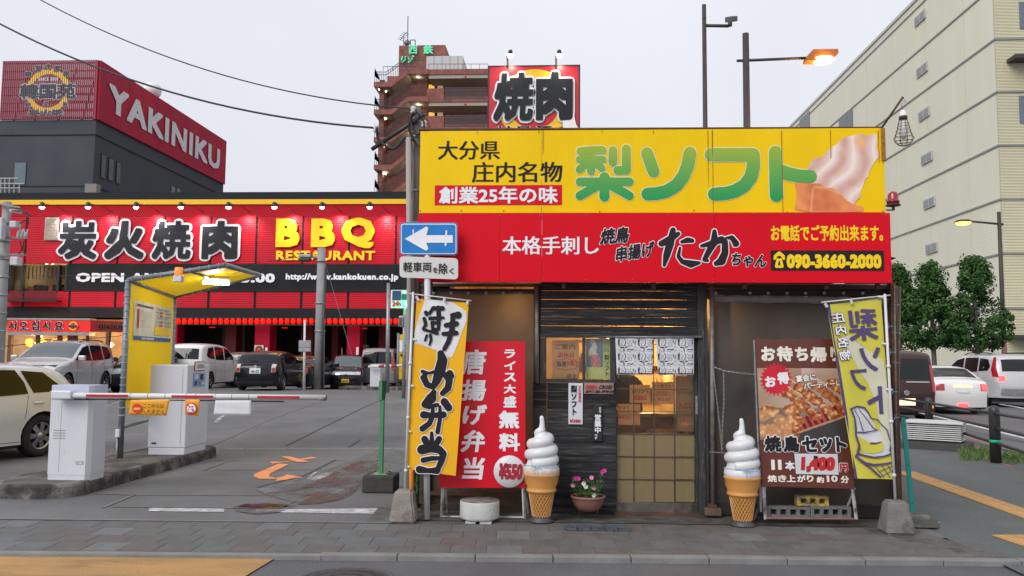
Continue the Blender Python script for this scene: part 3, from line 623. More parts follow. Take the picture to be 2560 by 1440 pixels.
# papers inside the door
def paper(px, Yp, lab, items, m=KRAFT, cat='notice'):
    t = thing('paper_menu', lab, cat, at((px[0] + px[2]) / 2, px[3], Yp)); rectp(px, Yp, m, t, 'paper', t=.0015)
    for s_, q, mm, b_ in items: ptext(s_, q, Yp - .003, mm, t, bold=b_)
    return t
paper((1545, 1010, 1600, 1062), YD + .06, 'handwritten kabosu drink price paper behind the left door panes', [('かぼす', (1546, 1014, 1574, 1024), BLACK, 0), ('ハイボール', (1550, 1026, 1592, 1032), BLACK, 0), ('¥450-', (1546, 1038, 1578, 1048), RTXT, 0)])
paper((1574, 962, 1626, 1007), YD + .07, 'pear ice cream price paper hanging inside the door glass', [('梨ソフト', (1580, 974, 1622, 984), BLACK, .01), ('¥380', (1584, 988, 1616, 1000), RTXT, .02)])
paper((1630, 955, 1685, 1010), YD + .065, 'handwritten snack price paper inside the third column of door panes', [('から蟹王の', (1632, 961, 1678, 970), BLACK, 0), ('¥650-', (1642, 976, 1672, 983), RTXT, 0), ('フライドポテト', (1632, 984, 1678, 991), BLACK, 0), ('¥250', (1644, 994, 1676, 1002), RTXT, 0)])
paper((1689, 940, 1734, 1078), YD + .05, 'tan entrance paper with red handwriting and an arrow in the right column of door panes', [('入口', (1692, 1006, 1726, 1021), RTXT, .02), ('しずかに', (1690, 1047, 1724, 1057), RTXT, 0), ('あけてください', (1690, 1068, 1733, 1077), RTXT, 0), ('←', (1702, 1056, 1734, 1064), ORNG, .04)], transl(mat('tan_paper', (.4, .26, .14), .8), (.5, .33, .16), .4))
# cook
def figure(name, lab, joints, edges, radii, mats, loc, root=0, group=None, sub=2):
    pass
cook = thing('person', 'person in a blue grey shirt and reddish cap bending over behind the stall counter', 'person', (.82, 10.15, .1))
me = bpy.data.meshes.new('body'); J = [(.62, 10.15, 1.0), (.6, 10.1, 1.15), (.55, 10.02, 1.3), (.5, 9.95, 1.38), (.44, 9.9, 1.44), (.40, 9.88, 1.5), (.7, 10.05, 1.32), (.76, 9.9, 1.14), (.66, 9.72, 1.08), (.40, 10.0, 1.3), (.33, 9.88, 1.13), (.4, 9.72, 1.08), (.7, 10.18, .6), (.71, 10.2, .2), (.54, 10.18, .6), (.53, 10.2, .2), (.71, 10.1, .12), (.53, 10.1, .12), (.62, 9.67, 1.06), (.43, 9.67, 1.06)]
E_ = [(0, 1), (1, 2), (2, 3), (3, 4), (4, 5), (2, 6), (6, 7), (7, 8), (2, 9), (9, 10), (10, 11), (0, 12), (12, 13), (0, 14), (14, 15), (13, 16), (15, 17), (8, 18), (11, 19)]
rad = [.14, .14, .15, .06, .085, .07, .065, .045, .035, .065, .045, .035, .08, .05, .08, .05, .04, .04, .03, .03]
me.from_pydata([(a - .62, b - 10.15, c - .1) for a, b, c in J], E_, []); bo = link('body', me, cook)
sk = bo.modifiers.new('skin', 'SKIN'); me.skin_vertices[0].data[0].use_root = True
for k, r_ in enumerate(rad): me.skin_vertices[0].data[k].radius = (r_, r_)
bo.modifiers.new('sub', 'SUBSURF').levels = 2; bo.modifiers[-1].render_levels = 2; me.materials.append(mat('blue_grey_shirt', (.12, .15, .2), .8, var=.25, vs=12))
MB().lathe([(.085, 0), (.095, .03), (.09, .08), (.06, .12), (.001, .13)], (.61, 9.88, 1.47), 14).build('cap', mat('reddish_cap', (.28, .08, .05), .8), cook)
MB().lathe([(.001, -.1), (.05, -.08), (.078, -.02), (.08, .03), (.07, .05)], (.61, 9.865, 1.45), 14).build('face', mat('skin', (.5, .28, .18), .55), cook)
# tarps
def tarp(name, c, c2, tr=.35, lines=130):
    m = mat(name, c, .55, var=.25, vs=1.5, c2=c2, c2s=2.2, c2t=.58, bump=.3, bs=12); wave_bump(m, lines, 'Z', .35, .004); nt = m.node_tree; N = nt.nodes; L = nt.links; p = N['Principled BSDF']; o = N['Material Output']
    t = N.new('ShaderNodeBsdfTranslucent'); t.inputs[0].default_value = (.45, .33, .2, 1); x = N.new('ShaderNodeMixShader'); x.inputs[0].default_value = tr; L.new(p.outputs[0], x.inputs[1]); L.new(t.outputs[0], x.inputs[2]); L.new(x.outputs[0], o.inputs[0]); return m
TARP = tarp('brown_mesh_tarp', (.08, .066, .056), (.045, .036, .031), .13); BAMB = tarp('bamboo_blind', (.24, .19, .13), (.14, .1, .07), .3, 60)
def cloth(px, Y, name, m, parent, waves, amp, nx=60, ny=40, seed=0):
    x0, x1, z0, z1 = FR(*px, Y); mb = MB(); mb.smooth = True; V = []
    for j in range(ny + 1):
        for i in range(nx + 1):
            u, v = i / nx, j / ny; V.append((x0 + u * (x1 - x0), Y + amp * (math.sin(u * waves + 1.3 * math.sin(v * 3 + seed)) * (.4 + .6 * (1 - v)) + .7 * nz(u * 5, v * 4, seed)), z0 + v * (z1 - z0)))
    mb.add(V, [[j * (nx + 1) + i, j * (nx + 1) + i + 1, (j + 1) * (nx + 1) + i + 1, (j + 1) * (nx + 1) + i] for j in range(ny) for i in range(nx)]); return mb.build(name, m, parent)
cloth((1052, 728, 1340, 1262), YB + .06, 'tarp', TARP, shop, 14, .012); cloth((1785, 752, 2228, 1262), YB + .03, 'tarp', TARP, shop, 9, .015, seed=3)
cloth((1770, 748, 1815, 1262), YB + .07, 'bamboo_blind', BAMB, shop, 3, .006, 10, 30)
x0, x1, z0, z1 = FR(1783, 738, 2225, 756, YB); mb = MB(); mb.smooth = True
V = [(x0 + (x1 - x0) * i / 60, YB + .01 - .015 * math.sin(j * 1.05), z0 + (z1 - z0) * j / 3 + .012 * nz(i * .3, j, 5) - .02 * (i / 60)) for j in range(4) for i in range(61)]
mb.add(V, [[j * 61 + i, j * 61 + i + 1, (j + 1) * 61 + i + 1, (j + 1) * 61 + i] for j in range(3) for i in range(60)]).build('tarp_fold', mat('grey_tarp_fold', (.2, .18, .165), .4, var=.3, vs=9), shop)
for xs_, yy in ([1084, 1127, 1170, 1215, 1258, 1300], 733), ([1875, 1921, 1968, 2014, 2061, 2109, 2157, 1790], 733):
    for x in xs_:
        c = at(x, yy, YB - .0); MB().tube([c + Vector((.011 * math.cos(a), 0, .011 * math.sin(a))) for a in [k * math.pi / 5 for k in range(11)]], .0035, 5, cap=False).build('hook_ring', mat('zinc_ring', (.6, .6, .6), .3, .6), shop)
        MB().tube([c + Vector((0, 0, .012)), c + Vector((rr.uniform(-.06, .06), .03, .09))], .0025, 4).build('tie_cord', BLACK, shop)
bp((1052, 710, 1340, 716), YB - .01, YB + .03, RUST, 'head_pipe'); bp((1770, 712, 2232, 722), YB - .02, YB + .03, BROWN, 'head_pipe'); bp((1052, 722, 1340, 738), YB + .08, YB + .1, BROWN, 'tarp_header'); bp((1785, 722, 2230, 740), YB + .07, YB + .1, BROWN, 'tarp_header')
bp((1060, 708, 2220, 711), YB + .02, YB + .05, PLASTW, 'eaves_sheet')
def pole(px0, py0, px1, py1, Y, r, m, name, parent=shop, Y1=None, seg=10):
    return MB().tube([at(px0, py0, Y), at(px1, py1, Y if Y1 is None else Y1)], r, seg).build(name, m, parent)
GP = mat('grey_pipe', (.2, .185, .175), .5, .3, var=.25, vs=14, c2=(.14, .07, .04), c2s=10, c2t=.62)
pole(1341, 712, 1343, 958, YB - .02, .022, GP, 'scaffold_pipe'); pole(1779, 715, 1783, 1262, YB - .03, .024, GP, 'scaffold_pipe')
bp((1770, 1262, 1792, 1272), YB - .07, YB + .02, RUST, 'pipe_base'); bp((1764, 1272, 1805, 1291), YB - .1, YB + .03, mat('brown_block', (.12, .08, .06), .8, var=.2), 'base_block', b=.01)
x0, x1, z0, z1 = FR(2228, 708, 2243, 1290, YB); BB(x0, x1, YB - .06, YB + .04, 0, z1, .006).build('corner_post', RUST, shop)
bp((1062, 708, 1078, 1290), YB + .02, YB + .08, BROWN, 'corner_post')
bp((1052, 1232, 1340, 1240), YB - .02, YB + .03, RUST, 'base_pipe'); bp((1052, 1262, 1340, 1290), YB + .04, YB + .1, BROWN, 'base_board'); bp((1790, 1258, 2225, 1291), YB + .04, YB + .1, mat('dark_base', (.025, .02, .018), .8), 'base_board')
# side walls, roof
B(3.33, 3.38, YB + .04, 11.6, 0, 2.5).build('side_wall', BROWN, shop); B(-1.38, -1.33, YB + .1, 11.6, 0, 2.5).build('side_wall', BROWN, shop)
mb = MB(); cor = [(3.34 - i * .073, 2.62 + .018 * (i % 2)) for i in range(66)]
for (a, za), (b, zb) in zip(cor[:-1], cor[1:]): mb.add([(a, YB - .2, za), (a, 11.8, za - .1), (b, 11.8, zb - .1), (b, YB - .2, zb)], [(0, 1, 2, 3)])
mb.build('corrugated_roof', mat('corrugated_sheet', (.14, .12, .11), .6, .4, var=.3, c2=(.13, .06, .03)), shop)
B(-1.3, 3.3, 11.6, 11.65, 0, 2.5).build('rear_wall', BROWN, shop)
# bamboo blind rolled at the right corner
t = thing('rolled_blind', 'weathered bamboo blind tied upright to the right corner post of the stall', 'blind', at(2246, 1010, YB))
BM = mat('bamboo_stick', (.2, .155, .12), .7, var=.35, vs=20)
for i in range(12):
    x = 2233 + i * 1.7; mb = MB().tube([at(x + rr.uniform(-1, 1), 713 + rr.uniform(0, 8), YB - .02 + .03 * math.sin(i)), at(2236 + i * 1.05, rr.uniform(960, 1015), YB - .02 + .03 * math.sin(i))], .0045, 5); mb.build('bamboo_stick', BM, t)
for y in (760, 830, 905): MB().tube([at(2231, y, YB - .06), at(2252, y + 3, YB - .06)], .002, 4).build('tie_wire', mat('light_cord', (.35, .5, .6), .6), t)
t = thing('bamboo_pole', 'thin brown bamboo pole standing against the right corner of the stall', 'pole', at(2243, 1250, YB - .1)); MB().tube([at(2236, 712, YB - .1), at(2243, 1250, YB - .1)], .009, 6).build('stick', BM, t)
# ---------------------------------------------------------------- signboards
ys = thing('yellow_signboard', 'long yellow signboard with green lettering and an ice cream picture on the roof', 'signboard', at(1630, 532, YY))
xe = [at(x, 430, YY).x for x in (1049, 1354.5, 1783, 2212)]; _, _, z0, z1 = FR(1049, 324, 2212, 532, YY)
for a, b in zip(xe[:-1], xe[1:]): BB(a + .0015, b - .0015, YY, YY + .035, z0, z1, .003).build('sign_panel', YEL, ys)
fb = MB()
for x in (xe[0] + .1, 0, .9, 1.8, 2.6, xe[3] - .1): fb.box(x, x + .04, YY + .036, YY + .08, 2.3, z1)
for z in (2.4, 3.1, 3.8): fb.box(xe[0], xe[3], YY + .081, YY + .12, z, z + .04)
for x in (0, 1.8): fb.tube([(x, YY + .1, 3.7), (x, YY + 1.4, 2.6)], .02, 6)
fb.build('back_frame', RUST, ys)
MB().tube([at(1047, 324, YY + .02), at(2205, 320, YY + .02)], .014, 8).build('top_pipe', RUST, ys)
DT = mat('black_serif_ink', (.014, .013, .015), .6, spec=.2)
ptext('大分県', (1095, 352, 1250, 399), YY, DT, ys, bold=(.02, .003)); ptext('庄内名物', (1180, 405, 1406, 456), YY, DT, ys, bold=(.02, .003))
rectp((1087, 463, 1405, 513), YY, RED, ys, 'red_band'); ptext('創業25年の味', (1098, 467, 1394, 509), YY, WTXT, ys, bold=.024, lift=.007)
# rounded green characters, drawn as fat strokes (photo measurements)
def c7(x, y): return (1040 + x * .2916, 300 + y * .2916)
def c8(x, y): return (1640 + x * .2916, 300 + y * .2916)
def SP(cv, pts, r): return [(*cv(x, y), r) for x, y in pts]
g1 = [SP(c7, [(1410, 268), (1500, 262), (1595, 258)], 10.2), SP(c7, [(1402, 338), (1600, 338)], 9.2), SP(c7, [(1500, 270), (1500, 440)], 10), SP(c7, [(1490, 350), (1400, 425)], 9.4), SP(c7, [(1515, 350), (1590, 412)], 9.4),
      SP(c7, [(1687, 262), (1687, 362)], 10.6), SP(c7, [(1802, 248), (1802, 430), (1728, 432)], 11), SP(c7, [(1405, 530), (1830, 530)], 10.6), SP(c7, [(1615, 490), (1615, 658)], 12.5), SP(c7, [(1585, 545), (1405, 650)], 11), SP(c7, [(1645, 545), (1830, 650)], 11)]
g2 = [SP(c7, [(1980, 285), (2035, 440)], 15), SP(c8, [(290, 285), (272, 390), (235, 480), (175, 560), (90, 612), (0, 632), (-72, 635)], 16)]
g3 = [SP(c8, [(472, 298), (832, 298), (834, 400), (812, 490), (760, 560), (680, 608), (600, 630), (500, 636)], 16.5)]
g4 = [SP(c8, [(1022, 278), (1030, 645)], 16.5), SP(c8, [(1040, 425), (1130, 462), (1230, 482), (1322, 486)], 16.5)]
GREEN = mat('green_gradient_print', (1, 1, 1), .42, var=.03, attr='print'); CREAM = mat('cream_outline', (.75, .72, .45), .5)
for g in (g1, g2, g3, g4):
    sv, sf = strokes([[(x, y, r + 2.2) for x, y, r in p] for p in g]); pshape(sv, sf, YY, 'letter_outline', CREAM, ys, .004)
    sv, sf = strokes(g); o = pshape(sv, sf, YY, 'letter', GREEN, ys, .008); ca = o.data.color_attributes.new('print', 'FLOAT_COLOR', 'POINT')
    ca.data.foreach_set('color', [q for (x, y) in sv for q in (*(lerp((.33, .44, .025), (.14, .38, .06), (y - 365) / 55) if y < 420 else lerp((.14, .38, .06), (.0, .3, .07), (y - 420) / 75)), 1)])
# ice cream photograph print
def inpoly(x, y, P):
    c = False; j = len(P) - 1
    for i in range(len(P)):
        if (P[i][1] > y) != (P[j][1] > y) and x < (P[j][0] - P[i][0]) * (y - P[i][1]) / (P[j][1] - P[i][1]) + P[i][0]: c = not c
        j = i
    return c
CRM = [c8(*p) for p in [(1890, 105), (1895, 200), (1890, 250), (1915, 290), (1915, 325), (1880, 345), (1850, 400), (1830, 430), (1820, 490), (1790, 500), (1780, 560), (1750, 610), (1755, 670), (1715, 690), (1700, 735), (1600, 760), (1400, 700), (1310, 600), (1300, 520), (1290, 440), (1330, 350), (1370, 325), (1430, 320), (1480, 250), (1550, 210), (1590, 155), (1680, 135), (1760, 115), (1820, 140)]]
CON = [c8(*p) for p in [(1180, 530), (1300, 545), (1420, 545), (1430, 585), (1500, 580), (1560, 610), (1620, 680), (1700, 730), (1760, 735), (1780, 760), (1775, 792), (1180, 792), (1200, 700), (1210, 620)]]
PX = (1984, 328, 2202, 531)
def clp(P, n=3):
    for _ in range(n): P = [q for a, b in zip(P, P[1:] + P[:1]) for q in ((a[0] * .75 + b[0] * .25, a[1] * .75 + b[1] * .25), (a[0] * .25 + b[0] * .75, a[1] * .25 + b[1] * .75))]
    return P
def printed(P, fn, name, lift, st_=2.6):
    V = [Vector(p) for p in P]; k0 = len(V); x0, x1 = min(p[0] for p in P), max(p[0] for p in P); y0, y1 = min(p[1] for p in P), max(p[1] for p in P); y = y0
    while y < y1:
        x = x0
        while x < x1:
            if inpoly(x, y, P): V.append(Vector((x + .3, y)))
            x += st_
        y += st_
    ov, oe, of, a, b, c = delaunay_2d_cdt(V, [], [list(range(k0))], 1, 1e-4); o = pshape([(v.x, v.y) for v in ov], [list(q) for q, s_ in zip(of, c) if s_], YY, name, mat('printed_picture_4', (1, 1, 1), .4, var=.03, attr='print'), ys, lift)
    ca = o.data.color_attributes.new('print', 'FLOAT_COLOR', 'POINT'); ca.data.foreach_set('color', [q for v in ov for q in (*fn(v.x, v.y), 1)])
def f_cream(x, y):
    t_ = math.sin((x + y * .42) * .105 + 1.6 * math.sin((y - x * .3) * .035) + 1.5 * nz(x, y, 2, .018)); n_ = nz(x, y, 7, .05)
    c = lerp((.64, .36, .29), (.83, .64, .58), .55 + .5 * t_ + .25 * n_)
    if t_ > .75: c = lerp(c, (.9, .78, .74), (t_ - .75) * 3)
    c = lerp(c, (.62, .3, .2), max(0, (y - 440 - (x - 2080) * .5) / 160)); g_ = math.exp(-((x - 2150) / 14) ** 2 - ((y - 356) / 13) ** 2)
    return lerp(c, (.86, .48, .2), g_ * 1.1)
def f_cone(x, y):
    c = lerp((.6, .13, .03), (.84, .3, .11), .55 + .3 * math.sin(x * .045 + 1.2 * nz(x, y, 1, .02)) + .35 * nz(x, y, 1, .05)); d = abs(x - 2031 + (y - 480) * .08)
    if y > 470 and d < 3: c = lerp(c, (.92, .5, .3), .6 - d * .15)
    return lerp(c, (.9, .45, .22), max(0, 1 - abs(y - (468 + max(0, x - 2060) * .38)) / 6) * .6) if x > 2035 else c
printed(clp(CRM, 2), f_cream, 'ice_cream_print', .0052); printed(clp([q for q in CON], 1), f_cone, 'waffle_cone_print', .0062)
for x, L_ in ((1065, 12), (1193, 10), (1347, 8), (1358, 60), (1505, 8), (1633, 8), (1770, 140), (1781, 205), (1955, 205), (2076, 70), (2196, 80)):
    q = FR(x - .7, 326, x + .7, 326 + L_, YY); MB().quad((q[0], YY - .009, q[2]), (q[1], YY - .009, q[2]), (q[1], YY - .009, q[3]), (q[0], YY - .009, q[3])).build('rust_streak', worn('rust_streak_paint', (.2, .07, .02), .45, 3, stretch=(30, 1, 1)) if 'rust_streak_paint' not in MATS else MATS['rust_streak_paint'], ys)
sb = MB()
for x, y in [(1051, 527), (1153, 527), (1259, 527), (1499, 529), (1735, 526), (1968, 531), (2207, 528)]:
    c = at(x, y, YY); sb.lathe([(.006, -.006), (.006, 0)], (c.x, YY, c.z), 8, 'Y')
sb.build('screw', RUST, ys)
rs = thing('red_signboard', 'long red signboard with white and black lettering and a phone number below the yellow board', 'signboard', at(1636, 707, YR))
xe = [at(x, 620, YR).x for x in (1044, 1249, 1354.5, 1787, 2228)]; _, _, z0, z1 = FR(1043, 533, 2228, 706, YR)
RED2 = mat('red_sign_face', (.66, .0, .012), .45, var=.04, vs=1.2, spec=.2)
for a, b in zip(xe[:-1], xe[1:]): BB(a + .001, b - .001, YR, YR + .035, z0, z1, .002).build('sign_panel', RED2, rs)
ptext('本格手刺し', (1256, 591, 1497, 636), YR, WTXT, rs, bold=(.022, .006))
ptext('焼鳥', (1499, 567, 1573, 612), YR, DTXT, rs, bold=.03, slant=.25, rot=4, out=.04, outm=WTXT); ptext('串揚げ', (1539, 603, 1636, 654), YR, DTXT, rs, bold=.03, slant=.2, rot=8, out=.04, outm=WTXT)
ta = [SP(c8, p, 1) for p in []]
def VS(cv, pts): return [(*cv(x, y), r * .2916) for x, y, r in pts]
taka = [[VS(c8, [(45, 1060, 26), (110, 1030, 32), (190, 975, 18)]), VS(c8, [(145, 945, 24), (120, 1060, 34), (90, 1160, 30), (70, 1245, 14)]), VS(c8, [(220, 1045, 14), (270, 1030, 24), (310, 1035, 18)]), VS(c8, [(205, 1095, 10), (190, 1170, 16), (225, 1215, 20), (300, 1235, 32), (368, 1225, 14)])],
        [VS(c8, [(390, 1080, 14), (450, 1065, 22), (560, 1025, 30), (590, 1045, 26), (590, 1140, 30), (560, 1210, 36), (515, 1230, 22)]), VS(c8, [(500, 955, 18), (500, 1040, 34), (455, 1120, 26), (415, 1195, 20), (440, 1205, 14)]), VS(c8, [(600, 1010, 8), (650, 1010, 22), (685, 1060, 28), (670, 1075, 12)])]]
for ch in taka:
    sv, sf = strokes([[(x, y, r + 2.6) for x, y, r in p] for p in ch]); pshape(sv, sf, YR, 'letter_outline', WTXT, rs, .004); sv, sf = strokes(ch); pshape(sv, sf, YR, 'letter', DTXT, rs, .008)
ptext('ちゃん', (1829, 632, 1916, 668), YR, DTXT, rs, bold=.03, slant=.2, rot=-3, out=.045, outm=WTXT)
ptext('お電話でご予約出来ます。', (1927, 563, 2207, 603), YR, YTXT, rs, bold=.028); rectp((1927, 626, 2210, 677), YR, mat('dark_band', (.022, .014, .016), .6, spec=.2), rs, 'dark_band')
ptext('090-3660-2000', (1966, 636, 2203, 671), YR, YTXT, rs, bold=.055, lift=.007)
ph = [[(*c8(1030, 1160), 4), (*c8(1055, 1145), 5), (*c8(1080, 1160), 4)], [(*c8(1016, 1190), 3), (*c8(1022, 1170), 4.5)], [(*c8(1094, 1190), 3), (*c8(1088, 1170), 4.5)], [(*c8(1030, 1255), 3.6), (*c8(1042, 1195), 3.2)], [(*c8(1080, 1255), 3.6), (*c8(1068, 1195), 3.2)], [(*c8(1030, 1258), 3), (*c8(1080, 1258), 3)], [(*c8(1042, 1200), 2.4), (*c8(1068, 1200), 2.4)]]
sv, sf = strokes(ph); pshape(sv, sf, YR, 'telephone_symbol', YTXT, rs, .007)
sb = MB()
for x, y in [(1154, 536), (1250, 539), (1350, 538), (1467, 537), (1671, 537), (1778, 537), (1881, 536), (1990, 536), (2100, 536), (2214, 539), (2218, 606), (1245, 696), (1357, 697), (1464, 699), (1582, 698), (1678, 702), (1785, 698), (1885, 702), (2105, 703), (2222, 703)]:
    c = at(x, y, YR); sb.lathe([(.007, -.006), (.007, 0)], (c.x, YR, c.z), 8, 'Y')
sb.build('screw', mat('pinkish_screw', (.4, .08, .08), .5, .3), rs)
# ================================================================ THINGS IN FRONT OF THE SHOP
def QM(TL, TR, BR, BL, Y, wave=0, k=6, ph=0, Yr=None):
    """surface spanned by four photo corners at distance Y (Yr = distance of the right edge); u to the right, v up, both 0..1; with cloth waves"""
    Yr = Y if Yr is None else Yr
    tl, tr, br, bl = at(*TL, Y), at(*TR, Yr), at(*BR, Yr), at(*BL, Y); N_ = (tr - tl).cross(tl - bl).normalized()
    if N_.y > 0: N_ = -N_
    def f(u, v, lift=0):
        p = (bl * (1 - u) + br * u) * (1 - v) + (tl * (1 - u) + tr * u) * v
        w = wave * (math.sin(u * k + 2.2 * v + ph) + .5 * math.sin(v * 9 + u * 3 + ph)) if wave else 0
        return p + N_ * (lift + w)
    return f
def sheet(f, name, m, parent, nx=1, ny=1, thick=0, lift=0, smooth=True, u0=0, u1=1, v0=0, v1=1, wob=None):
    mb = MB(); mb.smooth = smooth; V = []
    for l in ([lift, lift - thick] if thick else [lift]):
        for j in range(ny + 1):
            for i in range(nx + 1):
                u = u0 + (u1 - u0) * i / nx; v = v0 + (v1 - v0) * j / ny
                if wob: u, v = wob(u, v)
                V.append(f(u, v, l))
    n = (nx + 1) * (ny + 1); F_ = [[j * (nx + 1) + i, j * (nx + 1) + i + 1, (j + 1) * (nx + 1) + i + 1, (j + 1) * (nx + 1) + i] for j in range(ny) for i in range(nx)]
    mb.add(V, F_ + ([[n + q for q in f_][::-1] for f_ in F_] if thick else []))
    if thick:
        mb.smooth = False; e = [i for i in range(nx + 1)] + [j * (nx + 1) + nx for j in range(1, ny + 1)] + [ny * (nx + 1) + i for i in range(nx - 1, -1, -1)] + [j * (nx + 1) for j in range(ny - 1, 0, -1)]
        for a, b in zip(e, e[1:] + e[:1]): mb.face([b, a, a + n, b + n])
    return mb.build(name, m, parent)
def inv(TL, TR, BR, BL):
    """photo pixel inside the four corners -> u, v"""
    def g(x, y):
        u, v = .5, .5
        for _ in range(12):
            px = ((BL[0] * (1 - u) + BR[0] * u) * (1 - v) + (TL[0] * (1 - u) + TR[0] * u) * v); py = ((BL[1] * (1 - u) + BR[1] * u) * (1 - v) + (TL[1] * (1 - u) + TR[1] * u) * v)
            w = (TR[0] - TL[0] + BR[0] - BL[0]) / 2; h = (BL[1] - TL[1] + BR[1] - TR[1]) / 2; u += (x - px) / w; v -= (y - py) / h
        return u, v
    return g
def qtext(s, c, g, f, m, parent, **k):
    """text whose ink box is given in photo pixels x0,y0,x1,y1"""
    cx, cy = (c[0] + c[2]) / 2, (c[1] + c[3]) / 2; u0, u1 = g(c[0], cy)[0], g(c[2], cy)[0]; v0, v1 = g(cx, c[3])[1], g(cx, c[1])[1]
    return text(s, (u0, u1, v0, v1), m, parent, map3=f, frame=((0, 0, 0), (1, 0, 0), (0, 0, 1)), **k)
def qstroke(paths, g, f, name, m, parent, lift=.004, fat=0):
    sv, sf = strokes([[(x, y, r + fat) for x, y, r in p] for p in paths]); P = [g(x, y) for x, y in sv]
    return shape(P, [q for q in sf], name, m, parent, frame=((0, 0, 0), (1, 0, 0), (0, 0, 1)), lift=lift, map3=f)
def qquad(c, g, f, name, m, parent, lift=.003, nx=1, ny=1):
    cx, cy = (c[0] + c[2]) / 2, (c[1] + c[3]) / 2
    return sheet(f, name, m, parent, nx, ny, lift=lift, u0=g(c[0], cy)[0], u1=g(c[2], cy)[0], v0=g(cx, c[3])[1], v1=g(cx, c[1])[1])
def qpoly(P, g, f, name, m, parent, lift=.003):
    vs, fs = union2([P], eps=1e-4); Q = [g(*p) for p in vs]; return shape(Q, fs, name, m, parent, frame=((0, 0, 0), (1, 0, 0), (0, 0, 1)), lift=lift, map3=f)
def qmask(Pl, g, f, name, m, parent, lift=.006, n=44):
    x0, x1 = min(p[0] for p in Pl), max(p[0] for p in Pl); y0, y1 = min(p[1] for p in Pl), max(p[1] for p in Pl); V = [Vector(p) for p in Pl]; k0 = len(V); st_ = max(x1 - x0, y1 - y0) / 22
    y = y0 + st_ / 2
    while y < y1:
        x = x0 + st_ / 2
        while x < x1:
            if inpoly(x, y, Pl): V.append(Vector((x, y)))
            x += st_
        y += st_
    ov, oe, of, a, b, c = delaunay_2d_cdt(V, [], [list(range(k0))], 1, 1e-4)
    return shape([g(v.x, v.y) for v in ov], [list(q) for q, s_ in zip(of, c) if s_], name, m, parent, frame=((0, 0, 0), (1, 0, 0), (0, 0, 1)), lift=lift, map3=f)
# noren
NRN = mat('curtain_cotton', (.62, .63, .66), .85, var=.05)
t = thing('door_curtain', 'short white split curtain with black geometric pattern hanging over the sliding door', 'curtain', at(1636, 842, YB - .04))
def motif(px0, py0, w, h, sd):
    P = []; r_ = random.Random(sd); cw, chh = 50, 37
    for j in range(3):
        for i in range(2):
            ox, oy = px0 + 5 + i * cw, py0 + 3 + j * chh * .97
            for q in ([(2, 8, 2.2), (3, 0, .5)], [(2, 11, 1.4), (2, 17, 1.4), (4, 19, .8)], [(6, 23, 1.2), (14, 24, 1)], [(15, 26, 1), (15, 33, 1)], [(18, 23, 1.0), (24, 22, .9)], [(24, 29, 1.1), (29, 28, .8)], [(31, 30, .9), (38, 28, 1)], [(8, 5, .5), (14, 9, .5), (10, 14, .5)], [(16, 2, .6), (20, 10, .6), (16, 18, .6)], [(22, 4, .5), (28, 8, .5), (34, 5, .5)], [(24, 12, .5), (34, 12, .5), (34, 20, .5), (26, 20, .5), (24, 12, .5)], [(38, 6, 1), (38, 12, .6)], [(44, 8, .6), (42, 15, .8)], [(8, 12, .5), (9, 20, .5), (20, 19, .5)], [(44, 20, .5), (40, 25, .5)], [(2, 30, .5), (12, 35, .5)], [(20, 32, .5), (34, 35, .5)], [(40, 33, .5), (46, 30, .5)], [(28, 14, .4), (28, 18, .4)]):
                P.append([(min(px0 + w - 3, ox + x), min(py0 + h - 3, oy + y), .3 if r2 <= .5 else r2 * 1.1) for x, y, r2 in q])
    return P
for k, C in enumerate([((1538, 842), (1634, 842), (1631, 937), (1542, 937)), ((1638, 842), (1735, 842), (1735, 937), (1645, 937))]):
    f = QM(*C, YB - .04, wave=.006, k=14, ph=k); g = inv(*C); sheet(f, 'cloth_panel', NRN, t, 40, 16, thick=.003); qstroke(motif(C[0][0] + 2, 842, 94, 95, k), g, f, 'printed_pattern', DTXT, t, .004)
MB().tube([at(1534, 842, YB - .05), at(1755, 843, YB - .05)], .009, 8).build('curtain_rod', STEEL, t)
# plaques on the plank wall
Yp = YB - .03
t = thing('price_sign', 'narrow white plastic sign for pear ice cream nailed to the black planks', 'sign', at(1438, 1061, Yp)); q = FR(1421, 958, 1457, 1061, Yp); BB(q[0], q[1], Yp, Yp + .012, q[2], q[3], .004).build('plate', PLASTW, t)
ptext('梨ソフト', (1427, 963, 1443, 1038), Yp, BLACK, t, vert=True, bold=.035); ptext('庄内梨使用', (1446, 964, 1453, 1006), Yp, RTXT, t, vert=True, bold=.02); ptext('¥380', (1424, 1048, 1452, 1057), Yp, RTXT, t, bold=.03)
t = thing('opening_hours_plate', 'small pinkish board with OPEN CROSE and hours beside the window bottom corner', 'sign', at(1497, 985, Yp)); q = FR(1460, 957, 1534, 985, Yp); BB(q[0], q[1], Yp, Yp + .012, q[2], q[3], .002).build('plate', mat('pinkish_wood', (.33, .2, .18), .7, var=.15, vs=12), t)
ptext('OPEN', (1464, 963, 1493, 973), Yp, RTXT, t, bold=.04, slant=.2); ptext('.CROSE', (1495, 963, 1532, 973), Yp, BLACK, t, bold=.03, slant=.2); ptext('AM11:00~PM9:30', (1463, 975, 1534, 983), Yp, BLACK, t, bold=.03, slant=.2)
t = thing('wooden_plaque', 'narrow black wooden plaque with white brush characters hung on the planks', 'sign', at(1494, 1104, Yp)); q = FR(1482, 1013, 1505, 1103, Yp); BB(q[0], q[1], Yp - .006, Yp + .012, q[2], q[3], .003).build('plate', mat('black_lacquer', (.02, .02, .022), .4), t)
ptext('只今', (1497, 1018, 1503, 1033), Yp - .007, WTXT, t, vert=True, bold=.02); ptext('営業中', (1486, 1036, 1503, 1083), Yp - .007, WTXT, t, vert=True, bold=.03); ptext('です', (1486, 1086, 1494, 1098), Yp - .007, WTXT, t, vert=True, bold=.02)
